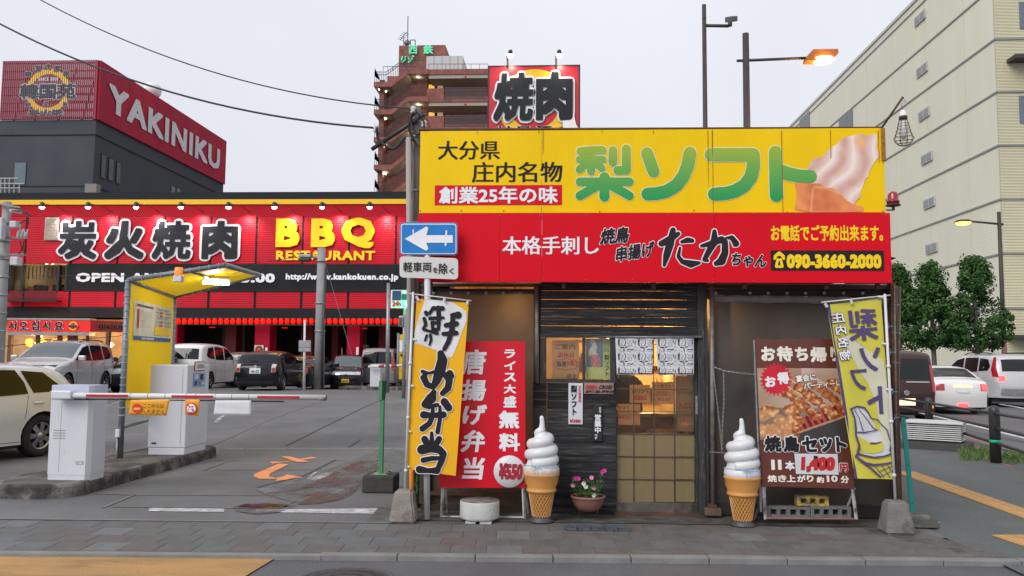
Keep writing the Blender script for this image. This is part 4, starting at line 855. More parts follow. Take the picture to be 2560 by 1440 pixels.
# ---------------------------------------------------------------- soft ice cream figures
ICE = mat('white_fibreglass', (.66, .67, .69), .38, var=.06, vs=4, c2=(.5, .5, .5), c2s=7, c2t=.66); CONEM = mat('orange_cone_plastic', (.62, .29, .08), .4, var=.08, vs=6); DISC = mat('dark_rubber_base', (.06, .06, .065), .5)
def cone_figure(px, label, patched):
    Y = 8.33; b = at(px, 1311 if px < 1500 else 1307, Y); b.z = 0.014; t = thing('ice_cream_figure', label, 'cone display', b, 'giant soft ice cream figures beside the door'); K = 1 / 250; X = b.x
    def L(pr): return [(r * K, (1315 - h) * .2639 * K) for r, h in pr]
    MB().lathe([(.124, 0), (.124, .012), (.09, .035), (.085, .05)], b, 30).build('base_disc', DISC, t)
    cb = lambda r, y: (r * .2639 * K, (1315 - y) * .2639 * K)
    MB().lathe([cb(82, 1268), cb(118, 1045), cb(128, 1040)], b, 30).build('waffle_cone', CONEM, t)
    mb = MB(); n = 11
    for s_ in (-1, 1):
        for k in range(n * 2):
            P = []
            for i in range(9):
                v = i / 8; r_, h = 82 + 36 * v + 1, 1268 - 223 * v; a = 2 * math.pi * k / (n * 2) + s_ * v * 1.15; rr_, z = cb(r_, h); P.append((b.x + rr_ * math.cos(a), b.y + rr_ * math.sin(a), b.z + z))
            mb.tube(P, .0035, 5, cap=False)
    mb.build('waffle_ribs', mat('cone_ribs', (.7, .36, .12), .4), t)
    MB().lathe([cb(125, 1050), cb(138, 1042), cb(140, 1028), cb(134, 1018), cb(134, 1000), cb(152, 960), cb(158, 905), cb(165, 895), cb(168, 882), cb(160, 872), cb(140, 868)], b, 40).build('cup_rim', CONEM, t)
    cyl = lambda u, v, l: Vector((b.x + (.155 * .98 + l) * math.sin(u / .155), b.y - (.151 + l) * math.cos(u / .155), b.z + v)) if True else None
    zc = (1315 - 950) * .2639 * K
    for s_, u0, u1 in (('ーフ', -.135, -.06), ('Bu', .03, .105)):
        text(s_, (u0, u1, zc - .02, zc + .02), mat('cone_emboss', (.68, .34, .11), .4), t, map3=lambda u, v, l: Vector((b.x + (.155 + (v - zc) * .14 + l) * math.sin(u / .155), b.y - (.155 + (v - zc) * .14 + l) * math.cos(u / .155), b.z + v)), frame=((0, 0, 0), (1, 0, 0), (0, 0, 1)), name='embossed_letters', bold=.02, lift=.001)
    # swirl: one spiral rope of cream on a core
    mb = MB(); mb.smooth = True; P = []; RR = []; n = 150
    def ip(T, s_):
        for (a0, v0), (a1, v1) in zip(T[:-1], T[1:]):
            if s_ <= a1: return v0 + (v1 - v0) * (s_ - a0) / (a1 - a0)
        return T[-1][1]
    for i in range(n + 1):
        s_ = i / n; a = -2.2 + s_ * 3.1 * 2 * math.pi; h = ip([(0, .565), (.33, .655), (.66, .76), (.9, .845), (1, .885)], s_)
        Rr = ip([(0, .114), (.33, .112), (.66, .09), (.86, .05), (1, .004)], s_); tr = ip([(0, .057), (.5, .057), (.75, .052), (1, .036)], s_)
        P.append(Vector((b.x + Rr * math.cos(a), b.y + Rr * math.sin(a), b.z + h))); RR.append(tr)
    P += [P[-1] + Vector((.002, 0, .025)), P[-1] + Vector((.004, 0, .07)), P[-1] + Vector((.0, 0, .105)), P[-1] + Vector((-.002, 0, .125)), P[-1] + Vector((-.002, 0, .131))]; RR += [.028, .023, .021, .017, .006]
    mb.tube(P, RR, 16); mb.build('cream_swirl', ICE, t)
    MB().lathe([(.14, .44), (.165, .455), (.172, .49), (.166, .525), (.15, .545), (.14, .57), (.135, .65), (.1, .76), (.06, .84), (.02, .88)], b, 40).build('cream_base', ICE, t)
    if patched: MB().lathe([(.1655, .452), (.1745, .468), (.1755, .49), (.171, .52)], b, 40).build('torn_tape', mat('cream_tape', (.6, .5, .4), .6, var=.15, vs=12, c2=(.62, .62, .63), c2s=9, c2t=.55), t)
    mb = MB(); c0 = Vector((b.x - (.05 if patched else -.02), b.y - .172, b.z + .535))
    mb.tube([Vector((b.x + .172 * math.cos(a), b.y + .172 * math.sin(a), b.z + .54 + .008 * math.sin(a * 2))) for a in [2 * math.pi * k / 40 for k in range(41)]], .003, 5, cap=False)
    for s_ in (-1, 1): mb.tube([c0, c0 + Vector((s_ * .03, -.012, .012)), c0 + Vector((s_ * .05, -.01, -.01)), c0 + Vector((s_ * .03, -.01, -.006)), c0], .003, 5); mb.tube([c0, c0 + Vector((s_ * .02, -.012, -.03)), c0 + Vector((s_ * .012, -.012, -.075))], .0025, 5)
    mb.build('blue_ribbon', mat('pale_blue_ribbon', (.25, .45, .58), .6), t)
cone_figure(1353, 'giant soft ice cream figure with torn tape round its lowest swirl, beside the red board', True)
cone_figure(1857, 'giant soft ice cream figure with a blue bow, beside the brown skewer board', False)
# ---------------------------------------------------------------- flower pot
pc = at(1470, 1277, 8.5); t = thing('flower_pot', 'reddish plastic bowl pot of pink and white flowers on the black plank wall', 'flower pot', pc); TER = mat('reddish_plastic', (.26, .12, .1), .55, var=.15, vs=10)
MB().lathe([(.06, 0), (.1, .01), (.135, .05), (.158, .105), (.168, .13), (.174, .135), (.174, .15), (.162, .152), (.158, .135), (.001, .13)], pc, 34).build('bowl', TER, t)
MB().lathe([(.156, .139), (.001, .142)], pc, 20).build('soil', mat('potting_soil', (.05, .03, .02), .95, var=.4, vs=60, bump=.6), t)
MB().tube([pc + Vector((-.1, -.05, .1)), pc + Vector((-.09, -.08, .02)), pc + Vector((-.08, -.02, -.1))], .004, 5).tube([pc + Vector((.1, -.05, .1)), pc + Vector((.09, -.08, .02)), pc + Vector((.08, -.02, -.1))], .004, 5).tube([pc + Vector((.13 * math.cos(a), .1 * math.sin(a), -.085)) for a in [k * .45 for k in range(15)]], .004, 5).build('wire_stand', RUST, t)
rf = random.Random(11); lf = MB(); st = MB(); heads = []
for sx_, hh in [(-.11, .19), (-.06, .15), (-.02, .17), (.03, .14), (.02, .2), (.08, .18), (.12, .26), (.09, .12), (-.13, .1), (-.03, .1), (.05, .09)]:
    p0 = pc + Vector((sx_ * .7, rf.uniform(-.06, .05), .13)); p2 = pc + Vector((sx_ * 1.15, rf.uniform(-.09, .02), .13 + hh)); p1m = (p0 + p2) / 2 + Vector((rf.uniform(-.02, .02), 0, 0)); st.tube([p0, p1m, p2], .003, 5); heads.append(p2)
    for k in range(int(hh * 150)):
        s_ = rf.random() ** .8; c = p0.lerp(p2, s_) + Vector((rf.uniform(-.035, .035), rf.uniform(-.05, .03), rf.uniform(-.02, .02))); a = rf.uniform(0, 6.28); d = Vector((math.cos(a), math.sin(a) * .8 - .3, rf.uniform(-.1, .6))).normalized(); w = d.cross(Vector((0, 0, 1))).normalized() * rf.uniform(.008, .013); L_ = rf.uniform(.025, .042)
        mid = c + d * L_ * .5 + Vector((0, 0, .006)); lf.add([c, mid - w, c + d * L_ - Vector((0, 0, .004)), mid + w, mid - Vector((0, 0, .003))], [(0, 1, 4), (1, 2, 4), (2, 3, 4), (3, 0, 4)])
st.build('stems', mat('plant_stem', (.1, .16, .04), .6), t)
tag(lf.build('leaves', mat('vinca_leaf', (.06, .19, .03), .4, var=.4, vs=30), t), kind='stuff')
cols = [mat('magenta_petal', (.65, .03, .32), .5), mat('pink_petal', (.8, .25, .4), .5), mat('white_petal', (.8, .78, .78), .5)]
for i, (h, c) in enumerate(zip([heads[0], heads[0] + Vector((.03, 0, .0)), heads[2] + Vector((-.02, -.03, -.03)), heads[2] + Vector((.0, -.03, -.06)), heads[4] + Vector((.01, -.03, .0)), heads[4] + Vector((.03, -.04, -.1)), heads[6], heads[6] + Vector((.02, -.02, .015)), heads[8] + Vector((0, -.02, .02)), heads[10] + Vector((.0, -.05, -.06))], [0, 0, 2, 2, 1, 1, 0, 0, 1, 2])):
    mb = MB()
    for k in range(5):
        a = k * 1.2566 + i; d = Vector((math.cos(a), -.25, math.sin(a))); s_ = Vector((-math.sin(a), 0, math.cos(a))) * .011; r_ = .024
        mb.add([h + Vector((0, -.012, 0)), h + d * r_ * .7 - s_ + Vector((0, -.012, 0)), h + d * r_ + Vector((0, -.012, 0)), h + d * r_ * .7 + s_ + Vector((0, -.012, 0))], [(0, 1, 2, 3)])
    mb.build('flower', cols[c], t)
# ---------------------------------------------------------------- red standing board
LEGW = mat('peeling_white_wood', (.42, .42, .42), .7, var=.2, vs=12, c2=(.1, .08, .06), c2s=7, c2t=.58)
def board_stand(t, corners, Y, mface, legpx, back=.35):
    f = QM(*corners, Y); sheet(f, 'board_face', mface, t, 1, 1, thick=.018, smooth=False)
    for (a, b) in legpx: MB().tube([at(*a, Y + .02), at(*b, Y + .02)], .016, 4).build('leg', LEGW, t)
    for (a, b) in legpx: p, q = at(*a, Y + .03), at(*b, Y + .03); MB().tube([p + Vector((.02, 0, 0)), Vector((q.x + (.03 if q.x < 1 else -.04), q.y + back, 0.015))], .014, 4).build('rear_leg', LEGW, t)
    return f
Y = 8.42; C = ((1101, 853), (1312, 853), (1314, 1220), (1097, 1219)); t = thing('standing_board', 'red standing board with white characters for fried chicken lunch, behind the yellow flag', 'signboard', at(1206, 1295, Y))
REDV = mat('red_vinyl', (.62, .0, .016), .3, var=.05, vs=2); f = board_stand(t, C, Y, REDV, [((1107, 1218), (1104, 1296)), ((1308, 1219), (1311, 1297))], .25); g = inv(*C)
MB().tube([at(1107, 1292, Y + .02), at(1310, 1294, Y + .02)], .012, 4).build('stretcher', LEGW, t)
for ch, c in zip('唐揚げ弁当', [(1154, 874, 1217, 937), (1153, 950, 1216, 1003), (1157, 1013, 1218, 1063), (1152, 1077, 1213, 1131), (1155, 1144, 1213, 1199)]): qtext(ch, c, g, f, WTXT, t, bold=.03, slant=.12)
for ch, c in zip('ライス大盛', [(1261, 874, 1288, 896), (1261, 904, 1289, 926), (1260, 933, 1290, 955), (1260, 962, 1290, 985), (1259, 991, 1291, 1020)]): qtext(ch, c, g, f, WTXT, t, bold=.03)
qtext('無', (1248, 1028, 1298, 1072), g, f, WTXT, t, bold=.035); qtext('料', (1248, 1084, 1300, 1129), g, f, WTXT, t, bold=.035)
t2 = thing('price_disc', 'round white disc with handwritten 550 yen price fixed on the red board', 'price tag', at(1274, 1219, Y - .03)); cc = at(1274, 1178, Y); MB().lathe([(.001, -.032), (.152, -.032), (.157, -.026), (.157, -.02)], (cc.x, Y, cc.z), 36, 'Y').build('disc', PLASTW, t2)
ptext('¥550', (1247, 1158, 1307, 1199), Y - .033, mat('red_brush', (.35, .012, .03), .5), t2, bold=.06, slant=.15)
# yellow and white flag on a pole
def nobori(name, label, base, pole_pts, Y, bar, C, mcloth, wave, tabs, k=5):
    t = thing(name, label, 'flag', base); W = mat('white_pole', (.62, .62, .64), .35, var=.05)
    MB().tube([at(*pole_pts[0], Y - .03), at(*pole_pts[1], Y - .03)], .0125, 8).build('pole', W, t)
    for s_ in (.35, .62, .88): p = at(*pole_pts[0], Y - .03).lerp(at(*pole_pts[1], Y - .03), s_); q = at(*pole_pts[0], Y - .03).lerp(at(*pole_pts[1], Y - .03), s_ + .015); MB().tube([p, q], .018, 8).build('pole_joint', W, t)
    MB().tube([at(*bar[0], Y - .02), at(*bar[1], Y - .02)], .0065, 6).build('crossbar', W, t)
    f = QM(*C, Y, wave=wave, k=k); sheet(f, 'cloth', mcloth, t, 24, 50, smooth=True)
    for (a, b) in tabs: MB().tube([at(*a, Y - .02), at(*b, Y - .02)], [.013, .013], 4).build('tab', W, t)
    return t, f, inv(*C)
GOLD = mat('golden_flag_cloth', (.82, .42, .002), .75, var=.05, vs=3)
C = ((1042, 747), (1172, 757), (1139, 1190), (1016, 1172)); Y = 8.2
t, f, g = nobori('banner_flag', 'tall yellow banner flag with big black brush characters on a white pole', at(1010, 1305, 8.2), [(1033, 730), (1012, 1234)], Y, [(1024, 734), (1178, 752)], C, GOLD, .009, [((1040, 741), (1047, 752)), ((1112, 744), (1110, 755)), ((1170, 752), (1168, 762)), ((1029, 848), (1040, 850)), ((1023, 964), (1034, 966)), ((1017, 1078), (1028, 1080)), ((1012, 1166), (1024, 1168))])
def k8(x, y): return (960 + x * .4306, 700 + y * .4306)
qmask([k8(*p) for p in [(240, 110), (330, 118), (400, 130), (480, 185), (478, 240), (440, 340), (400, 445), (385, 455), (300, 410), (180, 370), (178, 310), (200, 230)]], g, f, 'white_patch', mat('white_flag_print', (.68, .68, .7), .8), t, .003)
def K8(pts): return [(*k8(x, y), r * .4306) for x, y, r in pts]
ben = [K8([(330, 430, 20), (340, 470, 30), (325, 530, 32), (305, 590, 24), (285, 625, 16), (250, 610, 18), (232, 570, 20), (245, 545, 10)]), K8([(225, 535, 12), (260, 545, 8), (300, 535, 10), (350, 550, 16), (380, 585, 20), (372, 630, 20), (340, 662, 16)]), K8([(382, 545, 20), (392, 560, 18)]),
       K8([(290, 655, 16), (275, 690, 30), (240, 725, 22), (260, 742, 12), (310, 728, 12)]), K8([(350, 710, 22), (375, 745, 22)]), K8([(232, 785, 22), (280, 790, 14), (345, 785, 20)]), K8([(285, 745, 10), (280, 800, 14), (265, 835, 16), (225, 865, 18)]), K8([(325, 740, 9), (325, 810, 12), (312, 885, 14)]),
       K8([(238, 925, 20), (260, 965, 20)]), K8([(278, 890, 10), (280, 965, 16)]), K8([(320, 925, 18), (298, 965, 16)]), K8([(222, 985, 28), (270, 975, 26), (320, 985, 22), (345, 1010, 20), (335, 1050, 18), (315, 1095, 16)]), K8([(230, 1045, 16), (280, 1035, 14), (330, 1035, 12)]), K8([(208, 1098, 22), (260, 1105, 14), (310, 1105, 20)])]
rb = random.Random(9)
qstroke(ben, g, f, 'letter_outline', WTXT, t, .009, 2.2); qstroke(ben, g, f, 'lettering', DTXT, t, .013)
tz = [K8([(395, 205, 12), (430, 205, 22)]), K8([(360, 265, 14), (420, 255, 16)]), K8([(345, 315, 12), (420, 310, 14)]), K8([(400, 215, 14), (395, 290, 16), (375, 360, 14), (350, 405, 12)]),
      K8([(285, 165, 12), (340, 165, 14)]), K8([(290, 160, 10), (265, 195, 10)]), K8([(315, 160, 12), (320, 230, 14)]), K8([(270, 225, 12), (345, 220, 8)]), K8([(280, 250, 10), (320, 250, 10), (315, 290, 10), (285, 290, 10), (280, 250, 10)]), K8([(245, 190, 12), (250, 205, 8)]), K8([(235, 225, 10), (245, 260, 10), (230, 285, 8)]), K8([(232, 290, 8), (270, 300, 8), (310, 312, 10)]), K8([(250, 325, 8), (240, 355, 6)]), K8([(270, 320, 8), (275, 350, 8), (265, 380, 6)])]
qstroke(tz, g, f, 'lettering', DTXT, t, .014)
def concrete_foot(px, Y, w, h, label, m=None):
    b = at(px[0], px[1], Y); b.z = .012; t = thing('concrete_base', label, 'concrete block', b); mb = MB()
    V = [(-w / 2, -w / 2, 0), (w / 2, -w / 2, 0), (w / 2, w / 2, 0), (-w / 2, w / 2, 0)] + [(x * w * .32, y * w * .32, h) for x, y in ((-1, -1), (1, -1), (1, 1), (-1, 1))]
    bm = bmesh.new(); vv = [bm.verts.new(v) for v in V]
    for q in ((3, 2, 1, 0), (4, 5, 6, 7), (0, 1, 5, 4), (1, 2, 6, 5), (2, 3, 7, 6), (3, 0, 4, 7)): bm.faces.new([vv[i] for i in q])
    bmesh.ops.bevel(bm, geom=bm.edges[:], offset=.018, segments=3, affect='EDGES'); me = bpy.data.meshes.new('block'); bm.to_mesh(me); bm.free()
    for p in me.polygons: p.use_smooth = False
    me.materials.append(m or CONC); link('block', me, t); return t
concrete_foot((1010, 1303), 8.2, .26, .3, 'tapered grey concrete base holding the yellow banner flag pole', mat('warm_concrete', (.26, .23, .2), .85, var=.25, vs=7, bump=.4, bs=60, c2=(.13, .11, .1), c2s=5))
# right flag, seen from behind, mirrored
CY = mat('yellow_flag_cloth', (.58, .52, .06), .75, var=.08, vs=3); PUR = mat('purple_print', (.075, .05, .16), .7, var=.1); PALE_ = mat('pale_flag_print', (.58, .57, .42), .8, var=.06)
C = ((2066, 762), (2203, 747), (2231, 1198), (2137, 1196)); Y = 8.15
t, f, g = nobori('banner_flag', 'pale yellow banner flag showing mirrored purple characters and a drawn ice cream', at(2240, 1312, 8.15), [(2212, 735), (2238, 1247)], Y, [(2053, 756), (2226, 738)], C, CY, .01, [((2062, 758), (2068, 768)), ((2128, 750), (2130, 760)), ((2195, 742), (2212, 744)), ((2205, 860), (2222, 861)), ((2215, 974), (2230, 975))], k=7)
def k3(x, y): return (1760 + x * .2222, 700 + y * .2222)
def k4(x, y): return (1760 + x * .2361, 1000 + y * .2361)
qmask([(2066, 762), (2074, 761), (2143, 1196), (2137, 1196)], g, f, 'purple_edge', PUR, t, .003)
qmask([(2105, 850), (2120, 838), (2208, 905), (2215, 960), (2218, 1010), (2190, 990), (2150, 930)], g, f, 'pale_patch', PALE_, t, .003); qmask([(2170, 960), (2220, 985), (2226, 1120), (2205, 1100), (2190, 1010)], g, f, 'pale_patch', PALE_, t, .0035)
for ch, c in zip('梨ソフト', [(2119, 773, 2192, 853), (2150, 870, 2200, 930), (2127, 925, 2168, 978), (2168, 968, 2205, 1037)]): qtext(ch, c, g, f, PUR, t, bold=(.03, .012), mirror=True, lift=.012)
for ch, c in zip('庄内名物', [(2077, 781, 2111, 808), (2087, 814, 2114, 838), (2093, 844, 2120, 870), (2097, 876, 2126, 902)]): qtext(ch, c, g, f, WTXT, t, bold=.02, mirror=True, out=.05, outm=PUR, lift=.009)
qmask([k4(*p) for p in [(1570, 90), (1700, 85), (1760, 180), (1835, 320), (1900, 370), (1980, 400), (1970, 560), (1900, 620), (1700, 600), (1640, 480), (1600, 350)]], g, f, 'white_cream_print', mat('flag_cream_print', (.6, .6, .62), .8), t, .003)
qmask([k4(*p) for p in [(1620, 380), (1740, 450), (1900, 460), (1900, 540), (1800, 570), (1690, 560), (1630, 480)]], g, f, 'yellow_shade_print', CY, t, .009)
def K4(pts): return [(*k4(x, y), r * .2361) for x, y, r in pts]
ic = [K4([(1550, 100, 8), (1620, 75, 10), (1700, 90, 9), (1740, 140, 8), (1770, 200, 6), (1840, 215, 5), (1870, 260, 5), (1930, 320, 6), (1950, 390, 6), (1975, 460, 6), (1960, 540, 7)]), K4([(1550, 100, 10), (1590, 200, 9), (1600, 300, 12), (1600, 380, 10), (1635, 480, 12), (1620, 560, 14), (1600, 600, 12)]), K4([(1590, 110, 4), (1640, 200, 4), (1680, 330, 6)]), K4([(1640, 110, 4), (1720, 200, 4), (1790, 300, 6), (1840, 325, 4)]), K4([(1620, 345, 7), (1700, 350, 7), (1830, 325, 5)]), K4([(1760, 465, 6), (1820, 465, 8), (1880, 445, 4)]),
      K4([(1610, 570, 10), (1700, 590, 9), (1800, 610, 8), (1900, 600, 9), (1985, 570, 9)]), K4([(1600, 600, 12), (1700, 670, 13), (1800, 690, 13), (1900, 680, 10), (1990, 660, 9)]), K4([(1640, 640, 9), (1760, 720, 10), (1860, 810, 10)]), K4([(1810, 700, 4), (1900, 815, 4)]), K4([(1870, 680, 4), (1960, 815, 4)]), K4([(1930, 680, 4), (1985, 760, 4)]), K4([(1850, 760, 4), (1985, 700, 4)]), K4([(1870, 810, 4), (1985, 745, 4)])]
qstroke(ic, g, f, 'drawn_ice_cream', PUR, t, .015)
concrete_foot((2240, 1316), 8.15, .27, .29, 'grey concrete cube holding the pole of the mirrored flag', CONC)
for i, (y, x) in enumerate([(815, 2222), (880, 2227), (980, 2233), (1045, 2238)]):
    p = at(x, y, 8.2); mb = MB().tube([p, p + Vector((.06, .3, -.01))], .003, 4)
    for k in range(3): mb.tube([p + Vector((.04, .1, 0)), p + Vector((.04 + .03 * math.cos(k * 2), .08, .03 * math.sin(k * 2)))], .003, 4)
    tag(mb.build('blue_string', mat('blue_string', (.15, .4, .6), .6)), 'blue string tying the flag pole to the corner post, %s' % ['topmost of four', 'second from the top', 'third from the top', 'lowest of four'][i], 'string', 'blue strings on the right corner post')
# ---------------------------------------------------------------- brown skewer board
Y = 8.3; C = ((1888, 848), (2108, 848), (2136, 1222), (1905, 1216)); t = thing('standing_board', 'brown standing board with a photo of grilled skewers and a 1,400 yen card', 'signboard', at(2015, 1296, Y))
BRN = mat('brown_board_print', (.13, .035, .025), .28, var=.06, vs=3); f = board_stand(t, C, Y, BRN, [((1909, 1216), (1914, 1298)), ((2131, 1221), (2141, 1298))], .3); g = inv(*C)
MB().tube([at(1886, 850, Y + .01), at(1903, 1280, Y + .01)], .012, 4).build('steel_edge', STEEL, t); MB().tube([at(1915, 1296, Y + .02), at(2140, 1298, Y + .02)], .012, 4).build('stretcher', mat('reddish_wood', (.2, .1, .08), .7), t)
rg = random.Random(21)
blobs = []
for k in range(5):        # skewers running from the upper left to the lower right
    bx, by = -.02 + k * .19, .62 - k * .02
    for j in range(7): s_ = j / 7; blobs.append((bx + .30 + s_ * .42, by - .02 - s_ * .42 + .10 + k * .05, rg.uniform(.055, .08), rg.random()))
for k in range(16): blobs.append((rg.uniform(.0, .42), rg.uniform(.05, .42), rg.uniform(.07, .11), rg.uniform(.5, 1)))
def f_meat(u, v):
    c = lerp((.34, .19, .12), (.5, .36, .27), .5 + nz(u, v, 1, 3)) if v > .45 else lerp((.2, .12, .09), (.36, .26, .2), .5 + nz(u, v, 2, 4))
    if v > .72: c = lerp(c, (.62, .5, .42), max(0, nz(u, v, 8, 3.5)) + .2) if u > .5 else lerp(c, (.42, .25, .17), .5)
    e_ = (v - .02) - (u - .3) * .44
    if u > .42 and e_ < .05: c = (.05, .045, .045) if e_ < .02 else (.45, .25, .16)
    elif u > .45 and e_ < .22: c = (.6, .05, .03) if math.sin(u * 85 + v * 30) > .1 else (.06, .02, .02)
    for k in range(5):
        a = (.02 + k * .16, .86 - k * .0); d = ((u - a[0]) * .6 + (v - a[1]) * .8) ; 
        t_ = (u - a[0]) * .8 - (v - a[1]) * .6; dd = (u - a[0]) * .6 + (v - a[1]) * .8
        if 0 < t_ < .4 and abs(dd) < .009: c = (.75, .48, .22)
    best = None; bx_ = u
    for bx, by, r_, q in blobs:
        d = ((u - bx) ** 2 + (v - by) ** 2 * 1.3) ** .5 + .018 * nz(u, v, q * 9, 22)
        if d < r_ and (best is None or d / r_ < best[0]): best = (d / r_, q, u - bx, v - by)
    if best:
        h = 1 - best[0] ** 2; n_ = nz(u, v, best[1] * 7, 26); c = lerp((.2, .035, .012), (.6, .2, .05), h * .75 + n_ * .9 + best[1] * .2)
        if bx_ < .36 and v < .42: c = lerp(c, (.72, .42, .2), .45)
        if n_ + h * .3 > .52: c = lerp(c, (.85, .6, .35), .6)
    return c
cx0, cy0, cx1, cy1 = 1891, 922, 2118, 1102
ub0, vb0 = g(1893, 1101); ub1, vb1 = g(2110, 922)
picture(f_meat, (0.004, .996, vb0, vb1), 'skewer_photo', t, map3=f, frame=((0, 0, 0), (1, 0, 0), (0, 0, 1)), nx=110, ny=92, lift=.003, rough=.3)
CRT = mat('cream_lettering', (.8, .74, .66), .5)
for ch, c in zip('お待ち帰り', [(1903, 867, 1938, 903), (1942, 866, 1982, 904), (1988, 868, 2020, 903), (2026, 868, 2067, 906), (2076, 868, 2098, 904)]): qtext(ch, c, g, f, CRT, t, bold=.045)
sp = [(1940 + (42 if i % 2 else 33) * math.cos(i * math.pi / 24), 949 + (43 if i % 2 else 34) * math.sin(i * math.pi / 24)) for i in range(48)]; qpoly(sp, g, f, 'red_starburst', mat('starburst_red', (.6, .01, .03), .4), t, .0045)
qtext('お', (1912, 942, 1939, 969), g, f, WTXT, t, bold=.045, lift=.006, rot=5); qtext('得', (1943, 931, 1973, 962), g, f, WTXT, t, bold=.045, lift=.006, rot=5)
qtext('宴会に', (1989, 937, 2040, 957), g, f, CRT, t, bold=.04, rot=6, out=.05, outm=DTXT, lift=.006); qtext('パーティーに', (2009, 952, 2104, 974), g, f, CRT, t, bold=.04, rot=5, out=.05, outm=DTXT, lift=.006)
for ch, c in zip('焼鳥セット', [(1911, 1090, 1953, 1130), (1958, 1091, 1998, 1131), (2005, 1093, 2043, 1131), (2049, 1096, 2080, 1131), (2090, 1094, 2116, 1131)]): qtext(ch, c, g, f, DTXT, t, bold=.045, out=.06, outm=WTXT, lift=.005)
qtext('1', (1928, 1150, 1937, 1175), g, f, CRT, t, bold=.04); qtext('1', (1945, 1150, 1954, 1175), g, f, CRT, t, bold=.04); qtext('本', (1963, 1153, 1987, 1176), g, f, WTXT, t, bold=.035); qtext('円', (2099, 1159, 2119, 1180), g, f, RTXT, t, bold=.05, out=.06, outm=WTXT, lift=.005)
for ch, c in zip('焼き上がり約10分', [(1919, 1188, 1942, 1205), (1945, 1188, 1966, 1205), (1967, 1188, 1989, 1205), (1993, 1188, 2014, 1205), (2017, 1188, 2034, 1205), (2042, 1192, 2060, 1207), (2067, 1189, 2073, 1205), (2078, 1189, 2094, 1205), (2102, 1190, 2122, 1208)]): qtext(ch, c, g, f, CRT, t, bold=.035)
t2 = thing('price_card', 'white card with red handwritten 1,400 pinned on the brown skewer board', 'price tag', at(2042, 1186, Y - .02)); C2 = ((1986, 1134), (2094, 1135), (2097, 1187), (1990, 1185)); f2 = QM(*C2, Y - .012); sheet(f2, 'card', PLASTW, t2, 1, 1, thick=.003, smooth=False); qtext('1,400', (2001, 1142, 2088, 1181), inv(*C2), f2, mat('red_marker', (.5, .02, .02), .5), t2, bold=.08, slant=.12, lift=.002)
MB().box(*[v for v in (at(2033, 1140, Y).x, at(2041, 1140, Y).x)], Y - .03, Y - .015, at(2037, 1144, Y).z, at(2037, 1139, Y).z).build('clip', BLACK, t2)
# cinder blocks
def cinder(px, Y, n, label, m):
    x0, x1, z0, z1 = FR(*px, Y); t = thing('cinder_block', label, 'cinder block', ((x0 + x1) / 2, Y, z0), 'cinder blocks under the brown board'); w = x1 - x0; h = z1 - z0; d = .1; mb = MB(); hw = w / (n + .4) * .62; g_ = (w - n * hw) / (n + 1); b = h * .24
    mb.box(x0, x1, Y, Y + d, z0, z0 + b); mb.box(x0, x1, Y, Y + d, z1 - b, z1)
    for i in range(n + 1): xx = x0 + i * (hw + g_); mb.box(xx, xx + g_, Y + .001, Y + d - .001, z0 + b, z1 - b)
    mb.box(x0 + .002, x1 - .002, Y + d * .96, Y + d - .002, z0 + .002, z1 - .002)
    mb.build('block', m, t)
CB = mat('cinder_block_grey', (.16, .16, .16), .9, var=.3, vs=20, bump=.8, bs=90); CBY = mat('cinder_block_yellow', (.17, .165, .15), .9, var=.3, vs=20, bump=.8, bs=90, c2=(.55, .36, .03), c2s=9, c2t=.46)
cinder((1917, 1267, 2025, 1294), 8.4, 4, 'grey cinder block lying under the brown board, left of the lower pair', CB); cinder((2027, 1267, 2128, 1294), 8.4, 4, 'grey cinder block lying under the brown board, right of the lower pair', CB); cinder((1993, 1241, 2072, 1265), 8.42, 3, 'yellow painted cinder block lying on top of two grey ones', CBY)
# round weight
b = at(1199, 1295, 8.32); b.z = .03; t = thing('round_weight', 'white painted round concrete weight with rusty rim under the red board', 'sign weight', b)
PW = mat('dirty_white_paint', (.5, .51, .5), .55, var=.15, vs=5, c2=(.2, .09, .05), c2s=5, c2t=.65); MB().lathe([(.17, 0), (.19, .012), (.193, .03), (.193, .165), (.19, .175)], b, 40).build('side', PW, t); MB().lathe([(.19, .174), (.186, .18), (.001, .182)], b, 40).build('top', mat('weathered_top', (.16, .14, .12), .9, var=.35, vs=12, bump=.6, bs=70, c2=(.3, .27, .22), c2s=8), t)
MB().box(b.x - .12, b.x - .02, b.y - .2, b.y + .1, .014, .028).box(b.x + .02, b.x + .13, b.y - .2, b.y + .1, .014, .028).build('wood_strip', LEGW, t)
# one-way sign
Yp = 8.24; t = thing('road_sign', 'blue one way road sign with white arrow and a white plate below', 'road sign', at(1067, 1300, 8.3)); W = MATS['white_pole']
MB().tube([at(1069, 560, 8.27), at(1067, 1298, 8.27)], .0315, 14).build('pole', mat('white_sign_pole', (.55, .56, .6), .35, var=.06), t)
def rrect(x0, y0, x1, y1, r):
    P = []
    for cx, cy, a in ((x1 - r, y0 + r, -90), (x1 - r, y1 - r, 0), (x0 + r, y1 - r, 90), (x0 + r, y0 + r, 180)):
        for k in range(6): an = R(a + 18 * k); P.append((cx + r * math.cos(an), cy + r * math.sin(an)))
    return P[::-1]
def plate(P, Y, name, m, parent, th=.004): Q = [at(x, y, Y) for x, y in P]; return MB().prism([(q.x, q.z) for q in Q], -th, 0, O=(0, Y, 0)).build(name, m, parent)
plate(rrect(999, 556, 1144, 638, 9), Yp, 'sign_plate', mat('sign_back_blue', (.05, .17, .4), .4), t); plate(rrect(1002, 559, 1141, 635, 7), Yp - .005, 'white_border', WHITE, t, .002); plate(rrect(1004.5, 561.5, 1138.5, 632.5, 5), Yp - .008, 'blue_field', mat('sign_blue', (.0, .18, .56), .35, var=.04), t, .002)
